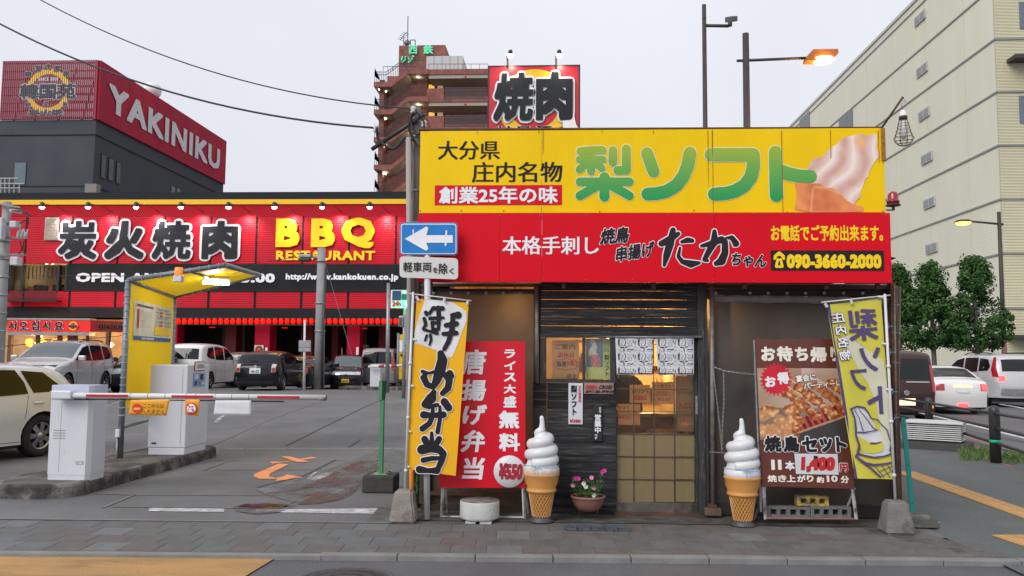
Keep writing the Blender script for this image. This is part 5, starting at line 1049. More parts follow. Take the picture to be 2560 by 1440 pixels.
aw = [(1012, 597), (1056, 572), (1066, 566), (1071, 570), (1066, 588), (1132, 588), (1132, 607), (1066, 607), (1071, 622), (1066, 627), (1056, 622)]; pshape(*union2([aw]), Yp - .011, 'arrow', WTXT, t, .0015)
pshape(*strokes([[(1033, 575, 1.6), (1034, 590, 1.6)], [(1116, 578, 2.2), (1114, 613, 2.2)]]), Yp - .0125, 'worn_tape', WTXT, t, .0015)
Cc = ((1001, 640), (1145, 646), (1144, 698), (999, 692)); Yq = 8.235
def rot(P, k=.035, cx=1072): return [(x, y + (x - cx) * k) for x, y in P]
plate(rot(rrect(999, 643, 1145, 696, 9)), Yq, 'lower_plate', mat('plate_white', (.62, .62, .6), .4, var=.05), t)
for s_, c in (('軽車両', (1008, 655, 1079, 680)), ('を', (1082, 668, 1095, 682)), ('除', (1097, 658, 1119, 685)), ('く', (1123, 670, 1135, 685))): ptext(s_, c, Yq - .004, BLACK, t, bold=.012)
# poles at the left corner
WP = mat('weathered_pole_wood', (.17, .155, .145), .8, var=.3, stretch=(8, 8, .6), vs=5, bump=.4, bs=30, c2=(.09, .075, .065), c2s=5)
t = thing('utility_pole', 'weathered wooden utility pole at the left corner of the stall carrying black cables', 'utility pole', at(1032, 1292, 8.95)); Yw = 8.95
MB().tube([at(1042, 268, Yw), at(1041, 560, Yw), at(1040, 1290, Yw)], [.045, .052, .058], 14).build('wooden_post', WP, t)
for y in (345, 480, 560, 760, 900): c = at(1041, y, Yw); MB().lathe([(.054, 0), (.058, .004), (.058, .02), (.054, .024)], c, 14).build('steel_band', STEEL, t)
CAB = mat('black_cable', (.015, .015, .017), .5)
MB().tube([at(930, 373, Yw + .1), at(1062, 285, Yw - .1)], .025, 6).build('cross_arm', DSTEEL, t)
for (x, y) in ((940, 322), (1033, 275), (1060, 310)): c = at(x, y, Yw - .06); MB().lathe([(.02, -.04), (.035, -.02), (.02, 0), (.035, .02), (.02, .04)], c, 10).build('insulator', mat('porcelain', (.6, .6, .58), .3), t)
def cable(pts, Y, r=.014, par=t, name='cable'): 
    P = [at(x, y, Y + .03 * math.sin(i)) for i, (x, y) in enumerate(pts)]; Q = []
    for i in range(len(P) - 1):
        a, b_, c, d = P[max(0, i - 1)], P[i], P[i + 1], P[min(len(P) - 1, i + 2)]
        for k in range(4): u = k / 4; Q.append(.5 * ((2 * b_) + (c - a) * u + (2 * a - 5 * b_ + 4 * c - d) * u * u + (3 * b_ - a - 3 * c + d) * u ** 3))
    Q.append(P[-1]); MB().tube(Q, r, 6).build(name, CAB, par)
cable([(942, 318), (945, 345), (960, 362), (985, 372), (1003, 355), (1012, 345), (1035, 350)], Yw - .1, .016); cable([(1035, 280), (1026, 300), (1035, 330), (1050, 335), (1056, 322)], Yw - .12, .016); cable([(1026, 300), (1022, 320), (1035, 352), (1052, 366)], Yw - .1, .012); cable([(1060, 318), (1054, 345), (1062, 380)], Yw - .1, .014); cable([(1037, 275), (1058, 300), (1060, 330)], Yw - .14, .01)
MB().tube([at(1021, 344, Yw - .12), at(1024, 700, Yw - .12), at(1020, 1290, Yw - .12)], .03, 8).build('conduit', mat('beige_conduit', (.34, .32, .3), .6, var=.1), t)
t = thing('orange_pole', 'short orange painted pole standing behind the yellow flag', 'post', at(1029, 1300, 8.6)); MB().tube([at(1029, 1100, 8.6), at(1029, 1290, 8.6)], .027, 12).build('tube', mat('orange_paint', (.75, .27, .02), .45, var=.1), t)
rope = MB(); rope.tube([at(1042 + 1.5 * math.sin(i), 1190 + i * 4, 8.6) for i in range(12)], .009, 5); tag(rope.build('green_rope', mat('green_rope', (.02, .16, .08), .7)), 'dark green rope hanging behind the white sign pole', 'rope')
# overhead wires
def wire(name, lab, P, r=.012):
    Q = [at(x, y, Y) for x, y, Y in P]; d = (Q[0] - Q[1]).normalized(); Q = [Q[0] + d * 8 + Vector((0, 0, .5)), Q[0] + d * 4 + Vector((0, 0, .1))] + Q; Q.insert(0, Q[0] + d * 22 + Vector((0, 0, 5))); mb = MB().tube(Q, r, 6); return tag(mb.build('overhead_wire', CAB), lab, 'wire')
def sag(x0, y0, Y0, x1, y1, Y1, xm, ym, n=24):
    out = []
    for i in range(n + 1):
        u = i / n; ym2 = 2 * ym - (y0 + y1) / 2; xm2 = 2 * xm - (x0 + x1) / 2
        out.append(((1 - u) ** 2 * x0 + 2 * u * (1 - u) * xm2 + u * u * x1, (1 - u) ** 2 * y0 + 2 * u * (1 - u) * ym2 + u * u * y1, Y0 + (Y1 - Y0) * u))
    return out
wire('w', 'thick black overhead wire, the lower of two crossing the sky at the left', sag(-220, -70, 12, 940, 320, 8.9, 330, 200), .013); wire('w', 'black overhead wire, the upper of two crossing the sky at the left', sag(-60, -95, 13, 1035, 272, 8.9, 470, 160), .009)
# green post
b = at(951, 1245, 9.9); b.z = 0; Yg = 9.9; b = gr(951, 1228); t = thing('post_base', 'dark concrete cube carrying the green post at the driveway', 'concrete block', b); BB(b.x - .19, b.x + .19, b.y - .16, b.y + .2, 0, .2, .02).build('block', mat('dark_concrete', (.05, .048, .045), .85, var=.3, vs=9, bump=.5, bs=60), t)
t = thing('green_post', 'green steel post with a notched open top on a dark concrete cube', 'post', (b.x, b.y, .2)); GRN = mat('green_paint', (.07, .27, .12), .45, var=.08); gp = b.y
BB(b.x - .026, b.x + .026, gp - .026, gp + .026, .2, at(951, 1000, gp).z, .004).build('tube', GRN, t); zt = at(951, 952, gp).z; z0 = at(951, 1000, gp).z
mb = MB(); mb.box(b.x - .04, b.x + .002, gp - .035, gp - .02, z0, zt).add([(b.x - .028, gp - .03, z0), (b.x + .03, gp + .02, z0), (b.x + .045, gp + .04, zt), (b.x + .002, gp - .03, zt)], [(0, 1, 2, 3), (3, 2, 1, 0)]); mb.build('notched_head', GRN, t)
BB(b.x - .1, b.x + .1, gp - .08, gp + .1, .2, .212, .003).build('foot_plate', mat('pale_green_paint', (.2, .4, .25), .5, c2=(.12, .06, .03), c2s=12), t)
for sx_, sy_ in ((-1, -1), (1, -1), (1, 1), (-1, 1)): MB().lathe([(.014, .212), (.014, .228), (.005, .23)], (b.x + sx_ * .085, gp + .01 + sy_ * .075, 0), 6).build('bolt', RUST, t)
# teal post, leaning
t = thing('teal_post', 'teal painted flat steel post leaning at the right corner of the stall', 'post', at(2282, 1280, 8.5)); a, b_ = at(2258, 1044, 8.5), at(2283, 1282, 8.5); TEAL = mat('teal_paint', (.015, .22, .19), .45, var=.08)
d = (a - b_).normalized(); w = Vector((.022, 0, 0)); mb = MB(); V = [b_ - w, b_ + w, a + w, a - w]; mb.add([v for v in V] + [v + Vector((0, .012, 0)) for v in V], [(0, 1, 2, 3), (7, 6, 5, 4), (1, 0, 4, 5), (2, 1, 5, 6), (3, 2, 6, 7), (0, 3, 7, 4)]); mb.build('flat_bar', TEAL, t)
for s_ in (.08, .5, .9): c = a.lerp(b_, s_); MB().lathe([(.005, -.004), (.005, 0)], (c.x, c.y, c.z), 8, 'Y').build('bolt', BLACK, t)
b = gr(2300, 1302); tag(BB(b.x - .12, b.x + .1, b.y - .02, b.y + .2, 0, .055, .015).build('kerb_fragment', CONC), 'low broken piece of concrete beside the leaning teal post', 'concrete block')
# caged lamp
Yc = 8.25; t = thing('caged_work_lamp', 'unlit white bulb in a rusty wire cage hanging from the right sign end', 'lamp', at(2258, 364, Yc)); RB = mat('rusty_wire', (.16, .08, .05), .7, .3)
MB().tube([at(2204, 320, YY - .02), at(2258, 242, Yc)], .012, 6).build('arm', RUST, t); x0, x1, z0, z1 = FR(2202, 322, 2211, 402, YY); MB().box(x0, x1, YY - .03, YY - .01, z0, z1).build('bracket_plate', mat('rusty_orange_steel', (.35, .16, .03), .7, c2=(.12, .06, .03), c2s=20), t)
cx = at(2258, 300, Yc)
def Zc(y): return at(2258, y, Yc).z
MB().lathe([(.012, Zc(275)), (.03, Zc(280)), (.036, Zc(290)), (.034, Zc(297))], (cx.x, cx.y, 0), 16).build('socket', WHITE, t); MB().lathe([(.038, Zc(299)), (.04, Zc(292)), (.03, Zc(288))], (cx.x, cx.y, 0), 16).build('collar', DSTEEL, t)
MB().lathe([(.001, Zc(348)), (.022, Zc(346)), (.036, Zc(337)), (.04, Zc(325)), (.034, Zc(313)), (.022, Zc(303)), (.018, Zc(298))], (cx.x, cx.y, 0), 18).build('bulb', mat('milky_bulb', (.6, .62, .66), .25, var=.03), t)
mb = MB(); pr = [(299, .036), (310, .05), (325, .062), (340, .08), (346, .092), (352, .085), (362, .05), (366, .0)]
for k in range(8): a = k * math.pi / 4; mb.tube([(cx.x + r_ * math.cos(a), cx.y + r_ * math.sin(a), Zc(y)) for y, r_ in pr], .0028, 5)
for y, r_ in ((310, .05), (318, .057), (327, .066), (337, .078), (346, .092), (354, .08), (360, .058)): mb.tube([(cx.x + r_ * math.cos(a), cx.y + r_ * math.sin(a), Zc(y)) for a in [2 * math.pi * q / 20 for q in range(21)]], .0028, 5, cap=False)
mb.build('wire_cage', RB, t); MB().tube([at(2258, 275, Yc), at(2252, 262, Yc), at(2262, 252, Yc), at(2258, 244, Yc)], .005, 6).tube([at(2262, 268, Yc), at(2268, 258, Yc), at(2260, 248, Yc)], .004, 6).build('hanging_hook', STEEL, t)
# red beacon
b = at(2233, 515, 8.42); t = thing('red_beacon', 'unlit red dome beacon on a small bracket at the right end of the signs', 'beacon', b)
MB().lathe([(.066, .0), (.07, .005), (.07, .012), (.058, .014)], b, 24).build('base', DSTEEL, t); RG = mat('red_lens', (.28, .004, .02), .12, var=.05, coat=.6); MB().lathe([(.058, .014), (.058, .05), (.052, .055), (.05, .1), (.044, .125), (.028, .142), (.001, .147)], b, 24).build('lens', RG, t)
MB().lathe([(.0595, .03), (.0595, .05), (.054, .052)], b, 24).build('lens_ring', mat('red_ring', (.16, .004, .012), .3), t); MB().box(b.x - .07, b.x + .01, b.y - .015, b.y + .015, b.z - .045, b.z - .035).box(b.x - .01, b.x + .01, b.y - .015, b.y + .015, b.z - .04, b.z).build('bracket', RUST, t)
# chain
def link_mesh():
    mb = MB().tube([(.011 * math.cos(a) * .6, 0, .011 * math.sin(a) * 1.3) for a in [2 * math.pi * k / 8 for k in range(9)]], .0026, 5, cap=False); o = mb.build('chain_link', mat('chain_steel', (.4, .4, .4), .35, .7)); me = o.data; bpy.data.objects.remove(o); return me
LM = link_mesh()
def chain(t, P):
    tot = 0; acc = .0; k = 0
    for a, b in zip(P[:-1], P[1:]):
        L_ = (b - a).length; n = max(1, int(L_ / .021)); d = (b - a).normalized()
        for i in range(n):
            o = link('chain_link', LM, t, a + d * (L_ * (i + .5) / n) - t.location); o.rotation_mode = 'QUATERNION'; o.rotation_quaternion = d.to_track_quat('Z', 'Y') @ Matrix.Rotation(R(90 * (k % 2) + 20), 3, 'Z').to_quaternion(); k += 1
t = thing('chain', 'steel chain looped from the scaffold pipe to the brown board edge', 'chain', at(1780, 1130, 8.5)); Yc = 8.55
chain(t, [at(1780, 916, 8.68), at(1812, 928, 8.6), at(1850, 933, 8.5), at(1886, 936, 8.38)]); chain(t, [at(1783, 922, 8.6), at(1792, 1000, 8.6), at(1800, 1070, 8.6), at(1805, 1128, 8.6)]); chain(t, [at(1809, 932, 8.58), at(1810, 1000, 8.58), at(1806, 1070, 8.58), at(1805, 1128, 8.6)]); chain(t, [at(1773, 1130, 8.68), at(1790, 1131, 8.6), at(1812, 1132, 8.5)])
# ================================================================ VEHICLES
CGL = mat('car_glass', (.008, .009, .011), .04, var=0, spec=.45); CGLC = mat('car_glass_pale', (.08, .1, .11), .05, var=0, spec=.8); TYRE = mat('tyre_rubber', (.018, .018, .019), .8, var=.2, vs=30); RIM = mat('alloy_rim', (.5, .5, .52), .25, .9, var=.05); CBLK = mat('car_black_trim', (.012, .012, .013), .5, var=.1)
CHRM = mat('chrome', (.7, .7, .72), .12, 1, var=0); TLR = mat('tail_light_red', (.4, .01, .015), .15, coat=1, var=0); TLC = mat('tail_light_clear', (.6, .5, .5), .15, coat=1, var=0); HLC = mat('headlight_glass', (.55, .58, .6), .08, coat=1, var=0); TLON = mat('tail_light_lit', (.8, .02, .02), .2, emit=(1, .03, .03), es=5); AMB = mat('amber_lit', (.9, .4, .05), .3, emit=(1, .45, .12), es=4)
def chaikin(P, n=2):
    for _ in range(n):
        Q = [P[0]]
        for a, b in zip(P[:-1], P[1:]): Q += [(a[0] * .8 + b[0] * .2, a[1] * .8 + b[1] * .2), (a[0] * .2 + b[0] * .8, a[1] * .2 + b[1] * .8)]
        P = Q + [P[-1]]
    return P
def clean(P, e=1e-4):
    Q = [P[0]]
    for p in P[1:]:
        if abs(p[0] - Q[-1][0]) + abs(p[1] - Q[-1][1]) > e: Q.append(p)
    return Q
def vehicle(name, label, cat, spec, paint, loc, yaw, group=None):
    W, belt, prof, wx, wr = spec['W'], spec['belt'], spec['prof'], spec['wx'], spec['wr']; k = spec.get('tum', .25); bul = spec.get('bulge', .05); sc = spec.get('scale', 1)
    path = clean(chaikin(prof, 2)); xf, xr = max(p[0] for p in path), min(p[0] for p in path); zb = prof[0][1]; rr_ = .045
    t = thing(name, label, cat, (0, 0, 0), group)
    def hy(x, z):
        y = W / 2 - (max(0, z - belt)) * k - .045 * max(0, (.55 - z) / .4) ** 2 - (.012 * math.cos((z - belt) * 12) if z < belt else .012)
        for e_, L_ in ((xf - x, 1.0), (x - xr, .8)):
            if e_ < L_: y -= spec.get('taper', .16) * ((L_ - e_) / L_) ** 2.2
        return y
    # inset silhouette for the side panels
    def nrm(i):
        a = path[max(0, i - 1)]; b = path[min(len(path) - 1, i + 1)]; dx, dz = b[0] - a[0], b[1] - a[1]; l = math.hypot(dx, dz) or 1; return (dz / l, -dx / l)
    N2 = [nrm(i) for i in range(len(path))]
    if sum(n[1] for n in N2) < 0: N2 = [(-a, -b) for a, b in N2]
    ins = [(p[0] - n[0] * rr_, p[1] - n[1] * rr_) for p, n in zip(path, N2)]
    sil = list(ins); bot = []
    ar = wr + .055
    for cx in sorted(wx):           # rear first: path ends at the rear bottom
        h = math.sqrt(max(0, ar ** 2 - (wr - zb) ** 2)); a0 = math.asin(min(1, (zb - wr) / ar)) if abs(zb - wr) < ar else 0
        a_s = math.pi - a0; a_e = a0
        for q in range(13): a = a_s + (a_e - a_s) * q / 12; bot.append((cx + ar * math.cos(a), wr + ar * math.sin(a)))
    S_ = clean(sil + bot); 
    def panel(poly, name_, m, lift, step=.14, sides=(1, -1), inner=True, parent=t):
        x0, x1 = min(p[0] for p in poly), max(p[0] for p in poly); z0, z1 = min(p[1] for p in poly), max(p[1] for p in poly); V = [Vector(p) for p in poly]; n = len(V)
        if inner:
            y_ = z0 + step / 2
            while y_ < z1:
                x_ = x0 + step / 2
                while x_ < x1:
                    if inpoly(x_, y_, poly) and min((x_ - p[0]) ** 2 + (y_ - p[1]) ** 2 for p in poly) > (step * .35) ** 2: V.append(Vector((x_, y_)))
                    x_ += step
                y_ += step
        ov, oe, of, a, b, c = delaunay_2d_cdt(V, [], [list(range(n))], 1, 1e-5); F_ = [list(f) for f, s in zip(of, c) if s]; out = []
        for sd in sides:
            mb = MB(); mb.smooth = True; mb.add([(v.x, sd * (hy(v.x, v.y) + lift), v.y) for v in ov], [(f if sd < 0 else f[::-1]) for f in F_])
            out.append(mb.build(name_, m, parent))
        return out
    body = MB(); body.smooth = True
    # body: strip over the top plus both sides, one mesh
    tt = [-1, -.985, -.95, -.87, -.7, -.4, 0, .4, .7, .87, .95, .985, 1]
    def sp(i, tv, lift=0):
        p, n = path[i], N2[i]; a = rr_ * (1 - abs(tv) ** 5); z0_ = (p[0] - n[0] * rr_, p[1] - n[1] * rr_); fb = spec.get('crown', .03) * (1 - tv * tv) * (1 if abs(n[1]) > .6 else 2.2)
        return (z0_[0] + n[0] * (a + fb + lift), tv * hy(*z0_), z0_[1] + n[1] * (a + fb * (1 if abs(n[1]) > .6 else .2) + lift))
    nt_ = len(tt); body.add([sp(i, v) for i in range(len(path)) for v in tt], [(i * nt_ + j, i * nt_ + j + 1, (i + 1) * nt_ + j + 1, (i + 1) * nt_ + j) for i in range(len(path) - 1) for j in range(nt_ - 1)])
    V = [Vector(p) for p in S_]; n = len(V); y_ = .3
    while y_ < max(p[1] for p in S_):
        x_ = xr + .07
        while x_ < xf:
            if inpoly(x_, y_, S_) and min((x_ - p[0]) ** 2 + (y_ - p[1]) ** 2 for p in S_) > .003: V.append(Vector((x_, y_)))
            x_ += .15
        y_ += .12
    ov, oe, of, a, b, c = delaunay_2d_cdt(V, [], [list(range(n))], 1, 1e-5); F_ = [list(f) for f, s in zip(of, c) if s]
    for sd in (1, -1): body.add([(v.x, sd * hy(v.x, v.y), v.y) for v in ov], [(f if sd < 0 else f[::-1]) for f in F_])
    body.build('body', paint, t, fix=True)
    B(xr + .25, xf - .25, -W / 2 + .12, W / 2 - .12, .16, belt - .1).build('underbody_light_block', CBLK, t)  # plain dark box added inside the shell to block light
    fr = []; 
    top = max(range(len(path)), key=lambda i: path[i][1])
    F0 = list(range(0, top + 1)); R0 = list(range(len(path) - 1, top - 1, -1))
    def at_z(end, z):
        I = F0 if end == 'front' else R0
        for a, b in zip(I[:-1], I[1:]):
            if path[a][1] <= z <= path[b][1]: return (a, b, (z - path[a][1]) / max(1e-6, path[b][1] - path[a][1]))
        return (I[-1], I[-1], 0) if z > path[I[-1]][1] else (I[0], I[0], 0)
    def patch(end, z0, z1, t0, t1, name_, m, lift=.006, nz_=6, ntt=8, narrow=0, parent=t):
        mb = MB(); mb.smooth = True; V = []
        for j in range(nz_ + 1):
            a, b, s = at_z(end, z0 + (z1 - z0) * j / nz_)
            for i in range(ntt + 1):
                tv = (t0 + (t1 - t0) * i / ntt) * (1 - narrow * j / nz_); p, q = Vector(sp(a, tv, lift)), Vector(sp(b, tv, lift)); V.append(p.lerp(q, s))
        mb.add(V, [(j * (ntt + 1) + i, j * (ntt + 1) + i + 1, (j + 1) * (ntt + 1) + i + 1, (j + 1) * (ntt + 1) + i) for j in range(nz_) for i in range(ntt)]); return mb.build(name_, m, parent)
    g0, g1 = spec['ws']; patch('front', g0, g1, -.9, .9, 'windshield', spec.get('wsm', CGLC), .007, 8, 10); g0, g1 = spec['rw']; patch('rear', g0, g1, -spec.get('rww', .84), spec.get('rww', .84), 'rear_window', CGL, .007, 6, 10)
    for w in spec['win']: panel(w, 'side_window', CGL, .006, .2)
    for end, z0, z1, t0, t1, nm, m, lf in spec.get('patches', []): patch(end, z0, z1, t0, t1, nm, m, lf)
    for w, nm, m in spec.get('sidep', []): panel(w, nm, m, .012, .12)
    for x0, z0, x1, z1 in spec.get('lines', []):
        for sd in (1, -1):
            mb = MB(); P = [(x0 + (x1 - x0) * q / 6, z0 + (z1 - z0) * q / 6) for q in range(7)]; mb.tube([(x, sd * (hy(x, z) + .001), z) for x, z in P], .004, 4); mb.build('door_seam', CBLK, t)
    for x, z in spec.get('handles', []):
        for sd in (1, -1): mb = MB(); mb.tube([(x - .09, sd * (hy(x, z) + .012), z), (x + .09, sd * (hy(x, z) + .014), z + .01)], .014, 6); mb.build('door_handle', spec.get('hm', paint), t)
    mxp = spec.get('mirror')
    if mxp:
        for sd in (1, -1):
            y = hy(*mxp); bmx = MB().bbox(mxp[0] - .06, mxp[0] + .07, *sorted((sd * (y + .02), sd * (y + .22))), mxp[1], mxp[1] + .16, .03); bmx.build('wing_mirror', spec.get('mm', paint), t)
    for cx in wx:
        for sd in (1, -1):
            yo = sd * (W / 2 - .12); wh = MB().lathe([(wr * .62, -.1), (wr * .9, -.105), (wr, -.08), (wr, .08), (wr * .92, .105), (wr * .64, .1), (wr * .62, .06)], (cx, yo, wr), 28, 'Y', cap=False).build('wheel', TYRE, t)
            mb = MB(); e_ = .085 * sd; mb.lathe([(wr * .66, e_), (wr * .62, e_ + .008 * sd), (wr * .58, e_ - .02 * sd)], (cx, yo, wr), 24, 'Y', cap=False); ns = spec.get('spokes', 7)
            for q in range(ns):
                a = 2 * math.pi * q / ns; c_, s_ = math.cos(a), math.sin(a); px_, pz_ = -s_, c_
                mb.add([(cx + c_ * wr * .1 + px_ * .03, yo + e_, wr + s_ * wr * .1 + pz_ * .03), (cx + c_ * wr * .1 - px_ * .03, yo + e_, wr + s_ * wr * .1 - pz_ * .03), (cx + c_ * wr * .63 - px_ * .045, yo + e_ - .01 * sd, wr + s_ * wr * .63 - pz_ * .045), (cx + c_ * wr * .63 + px_ * .045, yo + e_ - .01 * sd, wr + s_ * wr * .63 + pz_ * .045)], [(0, 1, 2, 3), (3, 2, 1, 0)])
            mb.lathe([(.001, e_ + .012 * sd), (wr * .16, e_ + .005 * sd), (wr * .17, e_ - .01 * sd)], (cx, yo, wr), 14, 'Y'); mb.build('rim', RIM, wh)
            MB().lathe([(wr * .62, .02 * sd), (.001, .02 * sd)], (cx, yo, wr), 20, 'Y').build('wheel_disc', CBLK, wh)
    pl = spec.get('plate')
    if pl:
        end, z, ww, col, tx = pl; a, b, s = at_z(end, z); c = Vector(sp(a, 0, .02)).lerp(Vector(sp(b, 0, .02)), s); sg = 1 if end == 'front' else -1
        po = B(min(c.x, c.x + .012 * sg), max(c.x, c.x + .012 * sg), -ww / 2, ww / 2, z - ww / 4, z + ww / 4).build('number_plate', col, t)
        U = (0, sg, 0)
        text(tx, (-ww * .36, ww * .38, z - ww * .2, z + ww * .07), spec.get('pc', mat('plate_green_text', (.02, .12, .06), .5)), t, frame=((c.x + .013 * sg, 0, 0), U, (0, 0, 1)), bold=.03, lift=.003)
    if spec.get('extra'): spec['extra'](t, sp, at_z, hy, patch)
    t.location = loc; t.rotation_euler = (0, 0, R(yaw)); t.scale = (sc, sc, sc); return t
def pearl(n, c, r=.22, met=.2): return mat(n, c, r, met, var=.02, vs=2, coat=.35 if c[0] < .1 else .7, spec=.25 if c[0] < .1 else .5)
PW_, PB_, PS_ = pearl('car_white_paint', (.72, .72, .71), .25, 0), pearl('car_black_paint', (.012, .012, .014), .15, .1), pearl('car_silver_paint', (.5, .49, .49), .28, .25)
def gl(px, py): p = gr(px, py, 0); 
def lotpt(px, Y): p = at(px, 950, Y); return Vector((p.x, Y, LZ(Y)))
# --- black hatchback, rear to the camera
HATCH = dict(W=1.69, belt=.98, tum=.32, wx=(1.3, -1.25), wr=.3, prof=[(1.98, .22), (2.0, .5), (1.9, .72), (1.3, .92), (.95, 1.0), (.2, 1.38), (-.3, 1.45), (-1.0, 1.42), (-1.5, 1.34), (-1.62, 1.3), (-1.86, .98), (-1.98, .9), (-2.0, .62), (-2.0, .45), (-1.94, .22)],
    ws=(1.03, 1.36), rw=(1.0, 1.27), rww=.86, win=[[(.85, 1.0), (.25, 1.32), (-.25, 1.38), (-.28, .99)], [(-.34, .99), (-.31, 1.38), (-.95, 1.35), (-1.1, 1.02)], [(-1.16, 1.04), (-1.02, 1.34), (-1.45, 1.18)]], lines=[(.6, .35, .62, .95), (-.3, .35, -.3, .97), (-1.1, .55, -1.12, .98)], handles=[(-.12, .86), (-.98, .88)], mirror=(.62, .98), spokes=9,
    patches=[('rear', .68, .98, -1, -.8, 'tail_light', TLC, .012), ('rear', .68, .98, .8, 1, 'tail_light', TLC, .012), ('rear', .7, .84, -.99, -.82, 'brake_light', TLR, .02), ('rear', .7, .84, .82, .99, 'brake_light', TLR, .02), ('rear', .93, .985, -.82, .82, 'rear_garnish', CBLK, .012), ('rear', .26, .38, -.9, .9, 'lower_bumper', CBLK, .01)],
    sidep=[([(-1.97, .68), (-1.97, .9), (-1.86, 1.0), (-1.6, .95), (-1.75, .72)], 'tail_light', TLC)], plate=('rear', .73, .4, MATS['white_paint'], '46-52'),
    extra=lambda t, sp, az, hy, patch: (MB().lathe([(.055, -.004), (.06, 0), (.055, .004)], Vector(sp(az('rear', .885)[0], 0, .025)), 16, 'X').build('badge', CHRM, t), MB().tube([Vector(sp(az('rear', 1.03)[0], 0, .02)) + Vector((0, v * .3, .06 * (1 - abs(v - .4)))) for v in (-.1, .4, .9)], .01, 4).build('wiper', CBLK, t)))
vehicle('parked_car', 'black hatchback with plate 46-52 parked with its rear to the barrier', 'car', HATCH, PB_, lotpt(636, 30.6) + Vector((.15, 1.5, 0)), 92)
# --- white compact van
MPV = dict(W=1.7, belt=1.05, tum=.2, wx=(1.4, -1.34), wr=.31, prof=[(2.1, .22), (2.12, .5), (2.0, .8), (1.55, 1.02), (1.25, 1.15), (.45, 1.6), (0, 1.7), (-1.2, 1.71), (-1.75, 1.66), (-1.92, 1.55), (-2.05, 1.1), (-2.1, .9), (-2.12, .5), (-2.05, .22)], ws=(1.2, 1.62), rw=(1.12, 1.52), rww=.88,
    win=[[(1.1, 1.1), (.5, 1.5), (.1, 1.58), (.05, 1.08)], [(-.03, 1.08), (0, 1.58), (-.85, 1.6), (-.88, 1.1)], [(-.98, 1.12), (-.95, 1.59), (-1.45, 1.55), (-1.65, 1.28), (-1.5, 1.16)]], lines=[(.9, .35, .95, 1.0), (0, .3, .02, 1.05), (-.92, .3, -.92, 1.08), (-2, .98, -.9, .98)], handles=[(.15, .95), (-.15, .95)], mirror=(.9, 1.08), spokes=8,
    patches=[('rear', .75, 1.05, -1, -.84, 'tail_light', TLR, .012), ('rear', .75, 1.05, .84, 1, 'tail_light', TLR, .012)])
vehicle('parked_car', 'white compact van parked between the yellow shelter and the black hatchback', 'car', MPV, PW_, lotpt(452, 31) + Vector((0, 2.0, 0)), 91)
# --- small white car half hidden
vehicle('parked_car', 'small white car half hidden between the white van and the black hatchback', 'car', dict(HATCH, plate=None, extra=None), PW_, lotpt(560, 38) + Vector((0, 1, .05)), -90)
vehicle('parked_car', 'pale gold car roof showing behind the black hatchback', 'car', dict(HATCH, plate=None, extra=None, scale=1.02), pearl('car_gold_paint', (.4, .33, .2)), lotpt(600, 42.0) + Vector((0, 0, .15)), -90)
# --- black sedan
SEDAN = dict(W=1.76, belt=.95, tum=.34, wx=(1.4, -1.35), wr=.32, prof=[(2.3, .22), (2.33, .5), (2.2, .72), (1.5, .92), (1.0, 1.0), (.2, 1.38), (-.3, 1.45), (-.9, 1.43), (-1.3, 1.3), (-1.75, 1.08), (-2.25, 1.02), (-2.33, .9), (-2.35, .55), (-2.28, .22)], ws=(1.03, 1.37), rw=(1.1, 1.36), rww=.84,
    win=[[(.85, .99), (.25, 1.32), (-.3, 1.37), (-.3, .98)], [(-.37, .98), (-.37, 1.37), (-.9, 1.34), (-1.35, 1.08), (-1.3, 1.0)]], lines=[(.7, .35, .7, .95), (-.33, .3, -.33, .95), (-1.2, .6, -1.25, .98)], handles=[(-.1, .86), (-1.0, .88)], mirror=(.65, .97), patches=[('rear', .72, .95, -1, -.66, 'tail_light', TLR, .012), ('rear', .72, .95, .66, 1, 'tail_light', TLR, .012)])
vehicle('parked_car', 'black sedan parked behind the black hatchback, its nose by the concrete pole', 'car', SEDAN, PB_, lotpt(742, 36) + Vector((.35, .8, 0)), 86)
# --- black kei wagon, front to the camera
PYEL = mat('yellow_plate', (.75, .5, .03), .5)
KEI = dict(W=1.48, belt=1.0, tum=.16, taper=.1, wx=(1.18, -1.2), wr=.28, prof=[(1.66, .22), (1.7, .5), (1.66, .75), (1.5, .93), (1.05, 1.02), (.55, 1.52), (.3, 1.6), (-1.2, 1.62), (-1.55, 1.56), (-1.64, 1.3), (-1.69, .9), (-1.7, .5), (-1.66, .22)], ws=(1.05, 1.52), rw=(1.1, 1.5), wsm=CGLC,
    win=[[(.85, 1.05), (.5, 1.48), (0, 1.5), (0, 1.03)], [(-.07, 1.03), (-.07, 1.5), (-.8, 1.5), (-.85, 1.03)], [(-.93, 1.05), (-.9, 1.49), (-1.35, 1.46), (-1.42, 1.1)]], lines=[(.8, .3, .85, 1.0), (-.03, .3, -.03, 1.0), (-.88, .3, -.9, 1.02)], handles=[(.1, .92), (-.72, .92)], mirror=(.78, 1.02), mm=CBLK,
    patches=[('front', .7, .84, -1, -.68, 'headlight', HLC, .014), ('front', .7, .84, .68, 1, 'headlight', HLC, .014), ('front', .7, .82, -.66, .66, 'grille', CHRM, .014), ('front', .48, .62, -.5, .5, 'air_intake', CBLK, .01), ('front', .26, .42, -.7, .7, 'lower_intake', CBLK, .01)],
    plate=('front', .43, .34, PYEL, '67-03'), pc=BLACK, extra=lambda t, sp, az, hy, patch: (MB().tube([(.3, -.35, 1.62), (-.0, -.4, 1.95)], [.012, .006], 5).build('aerial', mat('tan_aerial', (.6, .35, .15), .5), t)))
KEI['prof'] = KEI['prof']
vehicle('parked_car', 'black boxy small wagon with a yellow plate facing the camera beside the concrete pole', 'car', dict(KEI, scale=.97), PB_, lotpt(846, 37.5) + Vector((.2, 1.2, -.03)), -82)
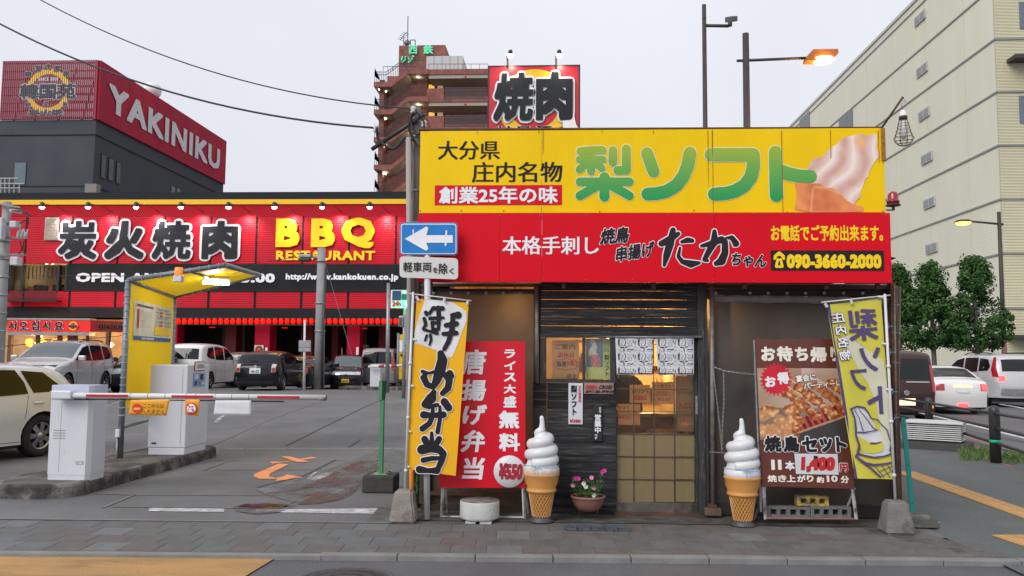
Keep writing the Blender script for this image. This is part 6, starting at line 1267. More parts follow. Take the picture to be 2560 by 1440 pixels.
# --- silver crossover facing left / camera
SUV = dict(W=1.78, belt=1.08, tum=.24, wx=(1.35, -1.3), wr=.36, prof=[(2.2, .3), (2.24, .6), (2.12, .9), (1.5, 1.08), (1.0, 1.16), (.25, 1.6), (-.2, 1.7), (-1.5, 1.69), (-2.0, 1.6), (-2.15, 1.2), (-2.22, .9), (-2.25, .6), (-2.18, .3)], ws=(1.19, 1.62), rw=(1.15, 1.52), taper=.14,
    win=[[(.92, 1.12), (.3, 1.5), (-.15, 1.58), (-.2, 1.1)], [(-.28, 1.1), (-.25, 1.58), (-1.05, 1.58), (-1.1, 1.12)], [(-1.18, 1.13), (-1.14, 1.57), (-1.62, 1.53), (-1.78, 1.3), (-1.7, 1.16)]], lines=[(.8, .45, .85, 1.08), (-.24, .4, -.24, 1.08), (-1.12, .7, -1.15, 1.1)], handles=[(-.05, .98), (-.95, 1.0)], mirror=(.75, 1.1), hm=CHRM, spokes=6,
    patches=[('front', .8, .98, -1, -.6, 'headlight', HLC, .014), ('front', .8, .98, .6, 1, 'headlight', HLC, .014), ('front', .62, .85, -.5, .5, 'grille', CBLK, .01)], sidep=[([(-2.15, 1.1), (-2.2, .95), (-1.95, .98), (-1.85, 1.2), (-1.86, 1.6), (-1.98, 1.6), (-2.02, 1.3)], 'tail_light', TLR)],
    extra=lambda t, sp, az, hy, patch: [MB().tube([(x, s * .62, z) for x, z in ((.1, 1.68), (-.2, 1.745), (-1.3, 1.745), (-1.6, 1.7))], .018, 5).build('roof_rail', CBLK, t) for s in (1, -1)])
vehicle('parked_car', 'silver crossover with roof rails parked behind the white wagon at the left', 'car', SUV, PS_, lotpt(140, 25.5) + Vector((.1, 0, -.02)), -83)
vehicle('parked_car', 'dark grey hatchback parked between the silver crossover and the yellow shelter', 'car', dict(HATCH, plate=None, extra=None, patches=[('front', .6, .82, -1, -.62, 'headlight', HLC, .016), ('front', .6, .82, .62, 1, 'headlight', HLC, .016)], sidep=[([(1.95, .6), (1.95, .74), (1.55, .86), (1.75, .64)], 'headlight', HLC)], scale=1.04), pearl('car_grey_paint', (.04, .042, .048), .2, .4), lotpt(283, 28) + Vector((.4, 1.6, 0)), -74)
# --- cream wagon at the left edge, side on
WAG = dict(W=1.72, belt=.93, tum=.3, wx=(1.35, -1.3), wr=.325, prof=[(2.2, .22), (2.22, .5), (2.1, .75), (1.4, .92), (1.0, .98), (.2, 1.36), (-.2, 1.43), (-1.3, 1.42), (-1.75, 1.33), (-1.98, 1.1), (-2.15, .88), (-2.2, .6), (-2.15, .25)], ws=(1.0, 1.35), rw=(.95, 1.3), spokes=7,
    win=[[(.9, .96), (.25, 1.3), (-.2, 1.35), (-.2, .95)], [(-.27, .95), (-.27, 1.35), (-.85, 1.34), (-.98, 1.15), (-1.02, .98)], [(-.95, 1.33), (-1.35, 1.3), (-1.75, 1.02), (-1.68, .99), (-1.12, .99)]], lines=[(.8, .3, .82, .93), (-.23, .28, -.23, .93), (-.95, .6, -1.02, .95), (1.0, .28, -1.0, .26)], handles=[(-.05, .8), (-1.2, .83)], mirror=(.7, .95),
    sidep=[([(-2.12, .72), (-2.1, .9), (-1.95, 1.05), (-1.88, .9), (-1.92, .74)], 'tail_light', TLR)], patches=[('rear', .7, 1.0, -1, -.85, 'tail_light', TLR, .01), ('rear', .7, 1.0, .85, 1, 'tail_light', TLR, .01)])
WAG['sidep'] = []
wp = gr(88, 1141)
vehicle('parked_car', 'cream white station wagon cut by the left picture edge beside the barrier housing', 'car', WAG, pearl('car_cream_paint', (.68, .71, .74), .25, 0), wp - Matrix.Rotation(R(-104), 3, 'Z') @ Vector((-1.3, .74, 0)), -104)
# --- grey van far behind the kiosk
VAN = dict(W=1.7, belt=1.1, tum=.12, taper=.08, wx=(1.2, -1.3), wr=.31, prof=[(2.0, .25), (2.05, .6), (1.98, .95), (1.6, 1.2), (1.1, 1.75), (.7, 1.86), (-1.8, 1.87), (-2.05, 1.75), (-2.12, 1.1), (-2.14, .6), (-2.1, .25)], ws=(1.25, 1.72), rw=(1.15, 1.7), rww=.9, win=[[(1.2, 1.15), (.85, 1.65), (.25, 1.68), (.25, 1.13)], [(.15, 1.13), (.15, 1.68), (-.8, 1.68), (-.8, 1.13)], [(-.9, 1.13), (-.9, 1.68), (-1.75, 1.66), (-1.8, 1.15)]], lines=[(.2, .35, .2, 1.1), (-.85, .35, -.85, 1.1)], handles=[(.35, 1.0)], mirror=(1.15, 1.1), plate=('rear', .6, .34, MATS['white_paint'], '12-34') and None,
    patches=[('rear', .8, 1.5, -1, -.88, 'tail_light', TLR, .012), ('rear', .8, 1.5, .88, 1, 'tail_light', TLR, .012)])
vehicle('parked_van', 'grey van parked far back behind the distant yellow parking kiosk', 'van', VAN, pearl('van_grey_paint', (.28, .27, .27), .3, .3), lotpt(945, 40) + Vector((0, 1.5, 0)), 92)
# --- street on the right
def roadpt(px, Y): p = at(px, 960, Y); return Vector((p.x, Y, -.01))
vehicle('minivan', 'dark brown minivan seen from behind in traffic right beside the stall corner', 'van', dict(VAN, patches=VAN['patches'] + [('rear', .42, .66, -.6, .6, 'bumper_recess', CBLK, .012), ('rear', .44, .62, -.28, .28, 'number_plate', mat('lit_plate', (.7, .6, .5), emit=(1, .7, .4), es=.9), .03), ('rear', .36, .44, -.9, -.6, 'reflector', AMB, .02), ('rear', .36, .44, .6, .9, 'reflector', TLR, .02)], rw=(1.12, 1.66), extra=lambda t, sp, az, hy, patch: (MB().lathe([(.07, -.004), (.075, 0), (.07, .004)], Vector(sp(az('rear', .92)[0], 0, .02)), 16, 'X').build('badge', CHRM, t), MB().tube([Vector(sp(az('rear', 1.16)[0], v, .02)) for v in (-.8, -.3, .0)], .012, 5).build('wiper', WHITE, t))), pearl('minivan_brown_paint', (.06, .03, .028), .25, .3), roadpt(2262, 23) + Vector((0, 2.1, 0)), 90)
SEDR = dict(SEDAN, patches=[('rear', .72, .92, -1, -.7, 'tail_light', TLR, .012), ('rear', .72, .92, .7, 1, 'tail_light', TLR, .012), ('rear', .74, .9, -.98, -.74, 'brake_light', TLON, .02), ('rear', .83, .87, -.35, .35, 'plate_lamp', AMB, .02), ('rear', .66, .82, -.24, .24, 'number_plate', WHITE, .02), ('rear', .24, .33, -.18, .18, 'fog_light', TLON, .02)], wsm=CGLC)
vehicle('sedan', 'white sedan with a lit red tail light driving away beside the brown minivan', 'car', SEDR, PW_, roadpt(2415, 26.5) + Vector((-.1, 2.2, 0)), 88)
SUVR = dict(SUV, scale=1.1, patches=[('rear', .85, 1.0, .78, 1, 'tail_light', TLON, .02), ('rear', .85, 1.0, -1, -.78, 'tail_light', TLON, .02), ('rear', .4, .6, -.95, .95, 'rear_bumper', mat('bumper_silver', (.4, .4, .42), .3, .5), .03)])
vehicle('off_roader', 'silver off-roader with its red tail light on, in the far lane at the right', 'car', SUVR, pearl('car_pale_silver', (.55, .55, .57), .3, .2), roadpt(2512, 31) + Vector((.35, 2.1, 0)), 93)
vehicle('white_van', 'white van at the far right edge of the picture behind the silver off-roader', 'van', VAN, PW_, roadpt(2565, 36) + Vector((1.0, 1.5, 0)), 91)
vehicle('distant_car', 'pale car roof in the distance between the white sedan and the off-roader', 'car', dict(SEDAN, scale=1), PW_, roadpt(2400, 47), 90)
# ================================================================ PARKING FURNITURE
SHW = mat('machine_white', (.6, .61, .66), .4, var=.04, vs=2, c2=(.42, .42, .42), c2s=1.6, c2t=.68)
p0 = gr(187, 1195, .15); t = thing('barrier_housing', 'tall white metal barrier housing on the traffic island, nearest the camera', 'barrier', p0); hx = .255; zt = at(187, 962, p0.y).z
P = [(-hx, -.13), (-hx + .03, -.17), (hx - .04, -.17), (hx, -.12), (hx, .17), (-hx, .17)]
MB().prism([(p0.x + a, p0.y + b) for a, b in P], .15 + .06, zt - .17, O=(0, 0, 0), U=(1, 0, 0), V=(0, 1, 0)).build('cabinet', SHW, t)
MB().prism([(p0.x + a * 1.0, p0.y + b * .99) for a, b in P], zt - .165, zt, U=(1, 0, 0), V=(0, 1, 0)).build('lid', mat('lid_bluish_white', (.5, .54, .68), .4, var=.03), t); MB().prism([(p0.x + a * .98, p0.y + b * .98) for a, b in P], .14, .21, U=(1, 0, 0), V=(0, 1, 0)).build('plinth', SHW, t)
MB().lathe([(.012, -.17), (.012, -.185), (.001, -.186)], (p0.x + hx - .05, p0.y, zt - .14), 10, 'Y').build('lock', DSTEEL, t)
mb = MB(); mb.box(p0.x - .1, p0.x - .097, p0.y - .172, p0.y - .169, .24, zt - .2)
for i, (a, b) in enumerate([(0, 0), (.03, .03), (.06, .0), (.03, -.02), (.06, .03), (0, .03)]): mb.box(p0.x - .1 + a, p0.x - .095 + a, p0.y - .173, p0.y - .169, .45 + b, .456 + b)
mb.build('panel_seam', mat('grey_seam', (.3, .3, .33), .5), t)
B(p0.x + .1, p0.x + .19, p0.y - .176, p0.y - .17, .33, .37).build('scuffed_label', mat('worn_label', (.4, .4, .42), .6, var=.4, vs=60), t)
for k in range(4): B(p0.x - .18, p0.x - .04, p0.y - .174, p0.y - .169, .62 + k * .03, .628 + k * .03).build('vent_slit', MATS['grey_seam'], t)
Ya = p0.y - .28; t = thing('boom_barrier', 'long white and red striped barrier arm reaching across the driveway', 'barrier', at(150, 988, Ya))
c0, c1 = at(133, 986, Ya), at(183, 987, Ya); BB(c0.x, c1.x, Ya - .05, Ya + .06, c0.z - .05, c0.z + .045, .015).build('arm_clamp', SHW, t)
AW = mat('arm_white', (.66, .66, .66), .4, var=.05); AR = mat('arm_red', (.45, .01, .025), .4)
def armb(x0, x1, m, nm, dz=0, g=0): a, b = at(x0, 988 + (x0 - 150) * .009, Ya), at(x1, 988 + (x1 - 150) * .009, Ya); return MB().tube([a, b], .0305 + g, 14).build(nm, m, t)
armb(182, 815, AW, 'arm_tube')
for a, b in ((219, 324), (432, 536), (646, 751)): p, q = at(a, 988 + (a - 150) * .009, Ya), at(b, 988 + (b - 150) * .009, Ya); mb = MB(); mb.add([(p.x, Ya - .033, p.z - .014), (q.x, Ya - .033, q.z - .014), (q.x, Ya - .033, q.z + .014), (p.x, Ya - .033, p.z + .014)], [(0, 1, 2, 3)]).build('red_stripe', AR, t)
p, q = at(185, 995, Ya), at(710, 1001, Ya); MB().tube([p + Vector((0, 0, -.012)), q + Vector((0, 0, -.012))], .007, 6).build('rubber_edge', CBLK, t)
for x in (328, 372, 415, 467, 491, 540, 581, 624): c = at(x, 988 + (x - 150) * .009, Ya); MB().lathe([(.032, -.002), (.033, 0), (.032, .002)], c, 14, 'X').build('tie_band', CBLK, t)
MB().tube([at(797, 994, Ya), at(816, 995, Ya)], [.034, .031], 12).build('end_cap', mat('grey_cap', (.3, .28, .26), .6, var=.3, vs=20), t)
def hang(C, m, label, name, cat):
    t = thing(name, label, cat, at((C[0][0] + C[1][0]) / 2, C[0][1], Ya - .04)); f = QM(*C, Ya - .04, wave=.004, k=9); sheet(f, 'cloth', m, t, 14, 6, thick=.002); return t, f, inv(*C)
OB = mat('orange_banner', (.75, .33, .01), .5, var=.08)
t, f, g = hang(((327, 1000), (424, 998), (416, 1039), (321, 1037)), OB, 'orange banner with a no entry symbol and text hanging from the barrier arm', 'no_entry_banner', 'banner')
cc = [(344 + 12 * math.cos(a), 1021 + 12 * math.sin(a)) for a in [k * math.pi / 12 for k in range(24)]][::-1]; qpoly(cc, g, f, 'no_entry_disc', mat('disc_red', (.6, .03, .01), .5), t, .013); qquad((336, 1019, 352, 1024), g, f, 'no_entry_bar', mat('bar_orange', (.75, .4, .1), .5), t, .017)
qtext('ここからは', (359, 1009, 411, 1020), g, f, BLACK, t, lift=.012); qtext('入れません', (355, 1023, 413, 1034), g, f, BLACK, t, lift=.012)
t, f, g = hang(((464, 998), (499, 998), (496, 1040), (462, 1036)), OB, 'small orange banner with a round no motorcycles symbol on the barrier arm', 'no_motorcycle_banner', 'banner')
for r_, m, l in ((15, MATS['disc_red'], .012), (11.5, WHITE, .016)): qpoly([(480 + r_ * math.cos(a), 1021 + r_ * math.sin(a)) for a in [-k * math.pi / 12 for k in range(24)]], g, f, 'round_symbol', m, t, l)
qstroke([[(473, 1014, 1.6), (487, 1029, 1.6)]], g, f, 'slash', MATS['disc_red'], t, .02); qstroke([[(474, 1024, 2), (478, 1020, 1.5), (484, 1024, 2)], [(479, 1020, 1.2), (483, 1016, 1.6)]], g, f, 'motorcycle_mark', mat('blue_ink', (.05, .08, .35), .5), t, .022)
t, f, g = hang(((539, 1001), (627, 1001), (628, 1038), (534, 1037)), mat('white_sheet', (.62, .63, .66), .7, var=.04), 'blank white sheet hanging from the middle of the barrier arm', 'blank_sheet', 'sheet')
# ticket machine
Ym = 12.0; x0, x1 = at(369, 1100, Ym).x, at(463, 1100, Ym).x; zt = at(420, 912, Ym).z; t = thing('ticket_machine', 'white parking ticket machine with a blue panel under the yellow shelter', 'ticket machine', ((x0 + x1) / 2, Ym + .35, .15))
BB(x0, x1, Ym, Ym + .75, .25, zt, .012).build('cabinet', SHW, t); BB(x0 + .01, x1 - .01, Ym + .01, Ym + .74, .13, .25, .01).build('plinth', SHW, t)
zp0, zp1 = at(480, 965, Ym + .4).z, at(480, 932, Ym + .4).z; BL = mat('panel_blue', (.2, .3, .55), .4)
pn = B(x1, x1 + .012, Ym + .18, Ym + .58, zp0, zp1).build('control_panel', BL, t)
for a, b, c, d, m in ((.22, .32, .55, .9, PLASTW), (.4, .5, .5, .9, CBLK), (.22, .28, .1, .4, CBLK), (.35, .42, .15, .45, STEEL), (.45, .55, .1, .3, PLASTW)): h = zp1 - zp0; B(x1 + .012, x1 + .016, Ym + a, Ym + b, zp0 + h * c, zp0 + h * d).build('control', m, pn)
sg = B(x1, x1 + .01, Ym + .2, Ym + .56, zp1 + .03, zp1 + .17).build('notice_plate', mat('red_rim', (.5, .02, .03), .5), t); B(x1 + .01, x1 + .013, Ym + .215, Ym + .545, zp1 + .042, zp1 + .158).build('notice_face', WHITE, sg)
text('右折禁止', (.28, .53, zp1 + .07, zp1 + .13), BLACK, t, frame=((x1 + .0145, Ym, 0), (0, 1, 0), (0, 0, 1)), lift=.003)
B(x1 - .075, x1 - .071, Ym - .002, Ym + .001, .3, zt - .05).build('door_seam', MATS['grey_seam'], t); mb = MB()
for i in range(28): z = .33 + i * (zt - .45) / 28; mb.box(x1 - .085, x1 - .06, Ym - .003, Ym + .001, z, z + .004)
mb.build('hinge', MATS['grey_seam'], t); B(x0 + .06, x0 + .13, Ym - .004, Ym, .3, .325).build('maker_plate', DSTEEL, t)
# yellow shelter
SY, SY2 = 11.55, 14.3; STL = mat('blue_grey_steel', (.2, .22, .26), .45, .4, var=.12, vs=6); YP = mat('yellow_tarpaulin', (.85, .58, .01), .5, var=.05, vs=2, spec=.2); nt = YP.node_tree; tl = nt.nodes.new('ShaderNodeBsdfTranslucent'); tl.inputs[0].default_value = (.95, .62, .0, 1); xm = nt.nodes.new('ShaderNodeMixShader'); xm.inputs[0].default_value = .25; nt.links.new(nt.nodes['Principled BSDF'].outputs[0], xm.inputs[1]); nt.links.new(tl.outputs[0], xm.inputs[2]); nt.links.new(xm.outputs[0], nt.nodes['Material Output'].inputs[0])
t = thing('ticket_shelter', 'yellow canopied shelter with a tariff board on a grey steel frame over the machine', 'shelter', gr(300, 1146, .15))
A0, A1 = at(300, 1146, SY), at(318, 700, SY); A0.z = .15; MB().tube([A0, Vector((A0.x, SY, A1.z))], .04, 12).build('post', STL, t); Bt = at(436, 742, SY2); Bb = Vector((Bt.x, SY2, .15)); MB().tube([Bb, Bt], .04, 12).build('post', STL, t)
At = Vector((A0.x, SY, A1.z)); Cn = at(563, 663, SY); Cf = at(650, 688, SY2); tubes = [(At, Cn), (Cn, Cf), (At, Bt), (Bt, Cf)]
for a, b in tubes: MB().tube([a, b], .034, 10).build('roof_rail', STL, t)
MB().add([At, Cn, Cf, Bt], [(0, 1, 2, 3)]).build('canopy', YP, t); m_ = At.lerp(Cn, .62); n_ = Bt.lerp(Cf, .62); MB().tube([m_, n_], .02, 8).build('roof_bar', STL, t)
pl = lambda u, z: Vector((A0.x + .0 + (Bt.x - A0.x) * u, SY + (SY2 - SY) * u, z))
zb, zt2 = at(305, 1022, SY).z, At.z - .03
MB().add([pl(.02, zb), pl(.98, zb), pl(.98, min(zt2, Bt.z - .03)), pl(.02, zt2)], [(0, 1, 2, 3)]).build('yellow_panel', YP, t)
zr = at(305, 1068, SY).z; MB().tube([pl(0, zr), pl(1, zr)], .03, 8).build('lower_rail', STEEL, t)
mb = MB()
for x, y, YY_ in [(A0.x, SY, SY), (Bt.x, SY2, SY2)]:
    for i in range(19): z = .75 + i * .105; mb.tube([(x + .045 * math.cos(a), y + .045 * math.sin(a), z + .012 * math.sin(a)) for a in [2 * math.pi * q / 8 for q in range(9)]], .006, 4, cap=False)
for a, b in tubes:
    n = int((b - a).length / .14); d = (b - a).normalized(); u_ = d.orthogonal().normalized(); v_ = d.cross(u_)
    for i in range(n): c = a + d * (i + .5) * .14; mb.tube([c + u_ * .04 * math.cos(q) + v_ * .04 * math.sin(q) for q in [2 * math.pi * r_ / 6 for r_ in range(7)]], .005, 4, cap=False)
mb.build('lacing', mat('pale_cord', (.4, .41, .43), .7), t)['kind'] = 'stuff'
U = (Vector((Bt.x - A0.x, SY2 - SY, 0))).normalized(); Lp = (Vector((Bt.x - A0.x, SY2 - SY, 0))).length; FRM = ((A0.x, SY, 0), tuple(U), (0, 0, 1))
def uat(px):   # distance along the panel for a photo column
    d = ray(px, 900); d = Vector((d.x, d.y, 0)); P0 = Vector((A0.x, SY, 0)); den = U.x * d.y - U.y * d.x; return (-(P0.x * d.y - P0.y * d.x)) / den
def zat(py, u): Yv = SY + U.y * u; return at(370, py, Yv).z
tb = thing('tariff_board', 'white tariff board with hourly prices and a blue footer on the yellow shelter panel', 'notice board', Vector((A0.x, SY, 0)) + U * 1.2 + Vector((0, 0, 1.5)))
u0, u1 = uat(328), uat(421); z1_, z0_ = zat(750, u0), zat(850, u0); zf = z0_ + (z1_ - z0_) * .11
def fr(u, z, l=0): P = Vector(FRM[0]) + U * u + Vector((0, 0, z)); Nn = U.cross(Vector((0, 0, 1))); return P + Nn * l
def fq(a, b, c, d, nm, m, l): return MB().add([fr(a, c, l), fr(b, c, l), fr(b, d, l), fr(a, d, l)], [(0, 1, 2, 3)]).build(nm, m, tb)
fq(u0, u1, z0_, z1_, 'board_face', mat('board_white', (.66, .64, .58), .5), .012); fq(u0, u1, z0_, zf, 'blue_footer', mat('footer_blue', (.03, .1, .36), .4), .02)
W_ = u1 - u0; H_ = z1_ - z0_
def ft(s, a, b, c, d, m, bold=0): text(s, (u0 + W_ * a, u0 + W_ * b, z0_ + H_ * c, z0_ + H_ * d), m, tb, frame=FRM, bold=bold, lift=.024)
ft('韓国苑他 契約駐車場', .05, .45, .86, .92, BLACK, .02); ft('17:00~24:00', .57, .9, .86, .91, BLACK)
for i, (a, b, c) in enumerate([('最初', '60', '300円'), ('以後', '20', '100円'), ('最初', '60', '300円'), ('以後', '60', '100円')]): zz = .77 - i * .095 - (.07 if i > 1 else 0); ft(a, .53, .61, zz + .01, zz + .04, BLACK); ft(b, .64, .74, zz, zz + .065, RTXT, .03); ft(c, .8, .98, zz, zz + .06, BLACK)
ft('24:00~17:00', .57, .9, .62, .66, BLACK); fq(u0 + W_ * .07, u0 + W_ * .11, z0_ + H_ * .3, z0_ + H_ * .8, 'red_side_bar', RTXT, .02)
for i in range(8): ft('駐車券をお取り下さい', .13, .42, .72 - i * .055, .75 - i * .055, mat('grey_ink', (.25, .22, .22), .5))
fq(u0 + W_ * .52, u0 + W_ * .96, z0_ + H_ * .17, z0_ + H_ * .4, 'yellow_note', YTXT, .018); ft('別府北浜駐車場', .18, .5, .025, .085, WTXT, .03); ft('0977-21-1234', .72, .95, .03, .08, WTXT, .02) if False else None
# tube light and beacon on the shelter
c = at(540, 708, 12.9); t2 = thing('tube_light', 'lit fluorescent tube fitting hanging under the yellow shelter canopy', 'lamp', c)
dv = Vector((.42, .25, 0)).normalized(); lf_ = MB(); a, b = c - dv * .2, c + dv * .2; MB().tube([a + Vector((0, 0, .06)), b + Vector((0, 0, .06))], .06, 4).build('housing', PLASTW, t2); MB().tube([a, b], .022, 10).build('tube', mat('lit_tube', (1, 1, 1), emit=(1, 1, .95), es=7), t2); lampo('POINT', 'tube_glow', c - Vector((0, 0, .08)), 14, (1, 1, .92), t2, size=.1)
c = at(446, 705, SY - .05); t2 = thing('orange_beacon', 'orange flashing beacon on a white box at the front rail of the shelter', 'beacon', c); BB(c.x - .06, c.x + .06, c.y - .05, c.y + .05, c.z, c.z + .09, .008).build('box', SHW, t2); MB().lathe([(.056, .09), (.058, .1), (.056, .19), (.05, .205), (.001, .21)], c, 18).build('lens', mat('orange_lens', (.85, .25, .01), .15, coat=.6, emit=(1, .3, .02), es=.35), t2)
c = gr(293, 1146, .15); t2 = thing('junction_box', 'small white electric box with a bent conduit beside the left shelter post', 'junction box', c); z = at(293, 1085, SY).z; BB(c.x - .035, c.x + .02, SY - .08, SY - .03, z - .04, z + .07, .006).build('box', PLASTW, t2); MB().tube([(c.x - .01, SY - .05, z - .04), (c.x - .02, SY - .05, .5), (c.x - .01, SY - .05, .15)], .014, 6).build('conduit', mat('grey_conduit', (.4, .4, .38), .6), t2)
# wheel stops
ws = BB(0, .6, -.08, .08, 0, .12, .02).build('wheel_stop', CONC); WM = ws.data; bpy.data.objects.remove(ws)
for i, (x, y, lab) in enumerate([(514, 1003, 'concrete wheel stop behind the white van'), (665, 1003, 'concrete wheel stop behind the black hatchback'), (250, 1002, 'concrete wheel stop under the silver crossover'), (580, 1004, 'concrete wheel stop between the white van and the hatchback')]):
    p = gr(x, y, .2); o = link('wheel_stop', WM, None, (p.x, p.y, LZ(p.y))); tag(o, lab, 'wheel stop', 'concrete wheel stops in the parking lot')
# poles in the lot
def conc_pole(px, pt, pb, Y, r, lab, name='lamp_post', m=None):
    a, b = at(*pb, Y), at(*pt, Y); a.z = LZ(Y); t = thing(name, lab, 'pole', a); MB().tube([a, b], [r * 1.15, r * .85], 12).build('pole', m or mat('pole_concrete', (.27, .27, .27), .75, var=.12, vs=3), t); return t, a, b
t, a, b = conc_pole(0, (804, 620), (797, 975), 33, .19, 'pale concrete pole with a floodlight arm standing in the parking lot', 'utility_pole')
c = at(765, 643, 33); BB(c.x - .24, c.x + .24, 32.8, 33.15, c.z - .02, c.z + .1, .02).build('floodlight', mat('floodlight_grey', (.35, .35, .36), .4, .3), t); BB(c.x - .26, c.x + .2, 32.8, 33.15, c.z - .16, c.z - .04, .02).build('floodlight', DSTEEL, t); MB().tube([c + Vector((.2, 0, 0)), Vector((b.x, 33, c.z + .05))], .03, 6).build('arm', STEEL, t)
for y in (655, 760, 830): c = at(801, y, 33); MB().lathe([(.22, 0), (.225, .03), (.22, .06)], (b.x + (a.x - b.x) * (y - 620) / 355, 33, c.z), 12).build('band', STEEL, t)
MB().tube([at(815, 670, 33), at(806, 850, 32.8), at(806, 975, 32.8)], .05, 6).build('cable_duct', DSTEEL, t); MB().tube([at(812, 655, 33), at(880, 890, 34)], .012, 4).build('stay_wire', STEEL, t)
t, a, b = conc_pole(0, (762, 800), (760, 972), 31, .045, 'thin white post carrying two grey square signs seen from behind', 'sign_post', mat('white_post', (.6, .6, .62), .4))
for y0, y1 in ((851, 868), (869, 879)): q = FR(747, y0, 777, y1, 30.95); BB(q[0], q[1], 30.93, 30.96, q[2], q[3], .006).build('sign_plate', mat('sign_rear_grey', (.33, .33, .35), .45, .3), t)
t, a, b = conc_pole(0, (971, 708), (968, 975), 30, .07, 'thin grey steel pole between the restaurant and the yellow flag', 'steel_pole', STEEL)
# far kiosk and barrier
Yk = 34; q = FR(995, 836, 1025, 948, Yk); t = thing('parking_kiosk', 'distant yellow parking kiosk panel with a small notice beside the road sign', 'kiosk', ((q[0] + q[1]) / 2, Yk, LZ(Yk))); B(q[0], q[1], Yk, Yk + .1, q[2], q[3]).build('yellow_panel', YP, t); rectp((999, 851, 1019, 879), Yk, WHITE, t, 'notice', .03); ptext('韓国苑', (1001, 884, 1021, 892), Yk, BLACK, t, bold=.03, lift=.03); rectp((1001, 918, 1022, 927), Yk, OB, t, 'orange_note', .03)
for x in (993, 1027): a = at(x, 975, Yk); MB().tube([(a.x, Yk, LZ(Yk)), (a.x, Yk, q[3] + .05)], .05, 8).build('post', STL, t)
Yk = 33.5; q = FR(925, 911, 951, 971, Yk); t = thing('barrier_housing', 'distant white barrier housing in front of the grey van', 'barrier', ((q[0] + q[1]) / 2, Yk, LZ(Yk))); BB(q[0], q[1], Yk, Yk + .35, LZ(Yk), q[3], .02).build('cabinet', SHW, t)
a, b = at(921, 917, Yk - .2), at(1026, 913, Yk - .2); MB().tube([a, b], .05, 10).build('arm_tube', AW, t)
for s_ in (.25, .55, .85): p = a.lerp(b, s_); q2 = a.lerp(b, s_ + .13); MB().tube([p, q2], .053, 10).build('red_stripe', AR, t)
p = gr(980, 975, .15); isl2 = BB(p.x - 1.6, p.x + 2, 33.2, 34.3, LZ(33.5) - .05, LZ(33.5) + .14, .05).build('far_island', ISK); tag(isl2, kind='structure')
# convenience sign and traffic signal seen edge-on
Yk = 26; q = FR(977, 725, 1024, 770, Yk); t = thing('convenience_sign', 'small white roadside sign reading 24h with a glowing green corner behind the yellow flag', 'sign', ((q[0] + q[1]) / 2, Yk, q[2])); B(q[0], q[1], Yk, Yk + .12, q[2], q[3]).build('panel', WHITE, t)
rectp((981, 727, 1003, 751), Yk, mat('navy_panel', (.02, .05, .15), .4), t, 'navy_square', .01); rectp((1004, 735, 1023, 750), Yk, mat('dark_green_panel', (.0, .12, .08), .4), t, 'green_square', .01); ptext('24h', (981, 753, 1003, 766), Yk, RTXT, t, lift=.02, bold=.03); rectp((1006, 753, 1022, 767), Yk, mat('green_glow', (.0, .8, .3), emit=(.0, 1, .25), es=5), t, 'green_light', .02); ptext('☆', (1009, 755, 1019, 765), Yk, mat('green_white', (.8, 1, .8), emit=(.7, 1, .8), es=4), t, lift=.03, bold=.05)
lampo('POINT', 'green_glow_light', at(1014, 775, Yk - .4), 12, (0, 1, .25), t, size=.1); a = at(1012, 770, Yk); MB().tube([(a.x, Yk + .05, LZ(Yk)), (a.x, Yk + .05, q[2])], .06, 8).build('pole', STEEL, t)
Yk = 10.5; t = thing('traffic_signal', 'grey traffic signal seen from the side behind the yellow flag pole', 'traffic signal', at(1010, 870, Yk)); q = FR(1009, 782, 1023, 866, Yk); BB(q[0], q[1], Yk, Yk + .3, q[2], q[3], .02).build('housing', mat('signal_grey', (.3, .31, .32), .5, var=.1), t); q = FR(995, 789, 1008, 817, Yk); BB(q[0], q[1], Yk + .02, Yk + .25, q[2], q[3], .02).build('signal_head', mat('signal_cream', (.45, .44, .4), .5), t); q = FR(997, 793, 1003, 813, Yk); B(q[0], q[1], Yk + .01, Yk + .02, q[2], q[3]).build('lens', mat('signal_lens', (.12, .1, .08), .2), t)
a = at(1016, 866, Yk); MB().tube([(a.x + .05, Yk + .15, 0), (a.x + .05, Yk + .15, at(1016, 775, Yk).z)], .04, 8).build('pole', STEEL, t)
# ---------------------------------------------------------------- right side furniture
BOL = mat('black_bollard_paint', (.035, .035, .037), .4, .1, var=.15, vs=10); rails = []
def bollard(px, py, ptop, lab, band=False, rad=.082):
    b = gr(px, py); t = thing('bollard', lab, 'bollard', (b.x, b.y, 0), 'black bollards joined by rails'); h = at(px, ptop, b.y).z; MB().lathe([(rad, -.02), (rad, h - .09), (rad * .93, h - .05), (rad * .7, h - .015), (rad * .35, h), (.001, h + .002)], (b.x, b.y, 0), 24).build('post', BOL, t)
    if band: z = at(px, 1103, b.y).z; MB().lathe([(rad + .001, z - .022), (rad + .003, z - .02), (rad + .003, z + .02), (rad + .001, z + .022)], (b.x, b.y, 0), 24).build('green_tape', mat('green_tape', (.0, .45, .18), .4), t)
    return t, b, h
tA, bA, hA = bollard(2490, 1156, 1014, 'black steel bollard with green tape round it, in the grass', True)
tB, bB, hB = bollard(2324, 1088, 994, 'black steel bollard standing behind the white louvred vent')
tC, bC, hC = bollard(2150, 1035, 975, 'black steel bollard hidden behind the stall corner'); tD, bD, hD = bollard(2740, 1260, 1040, 'black steel bollard just outside the right edge')
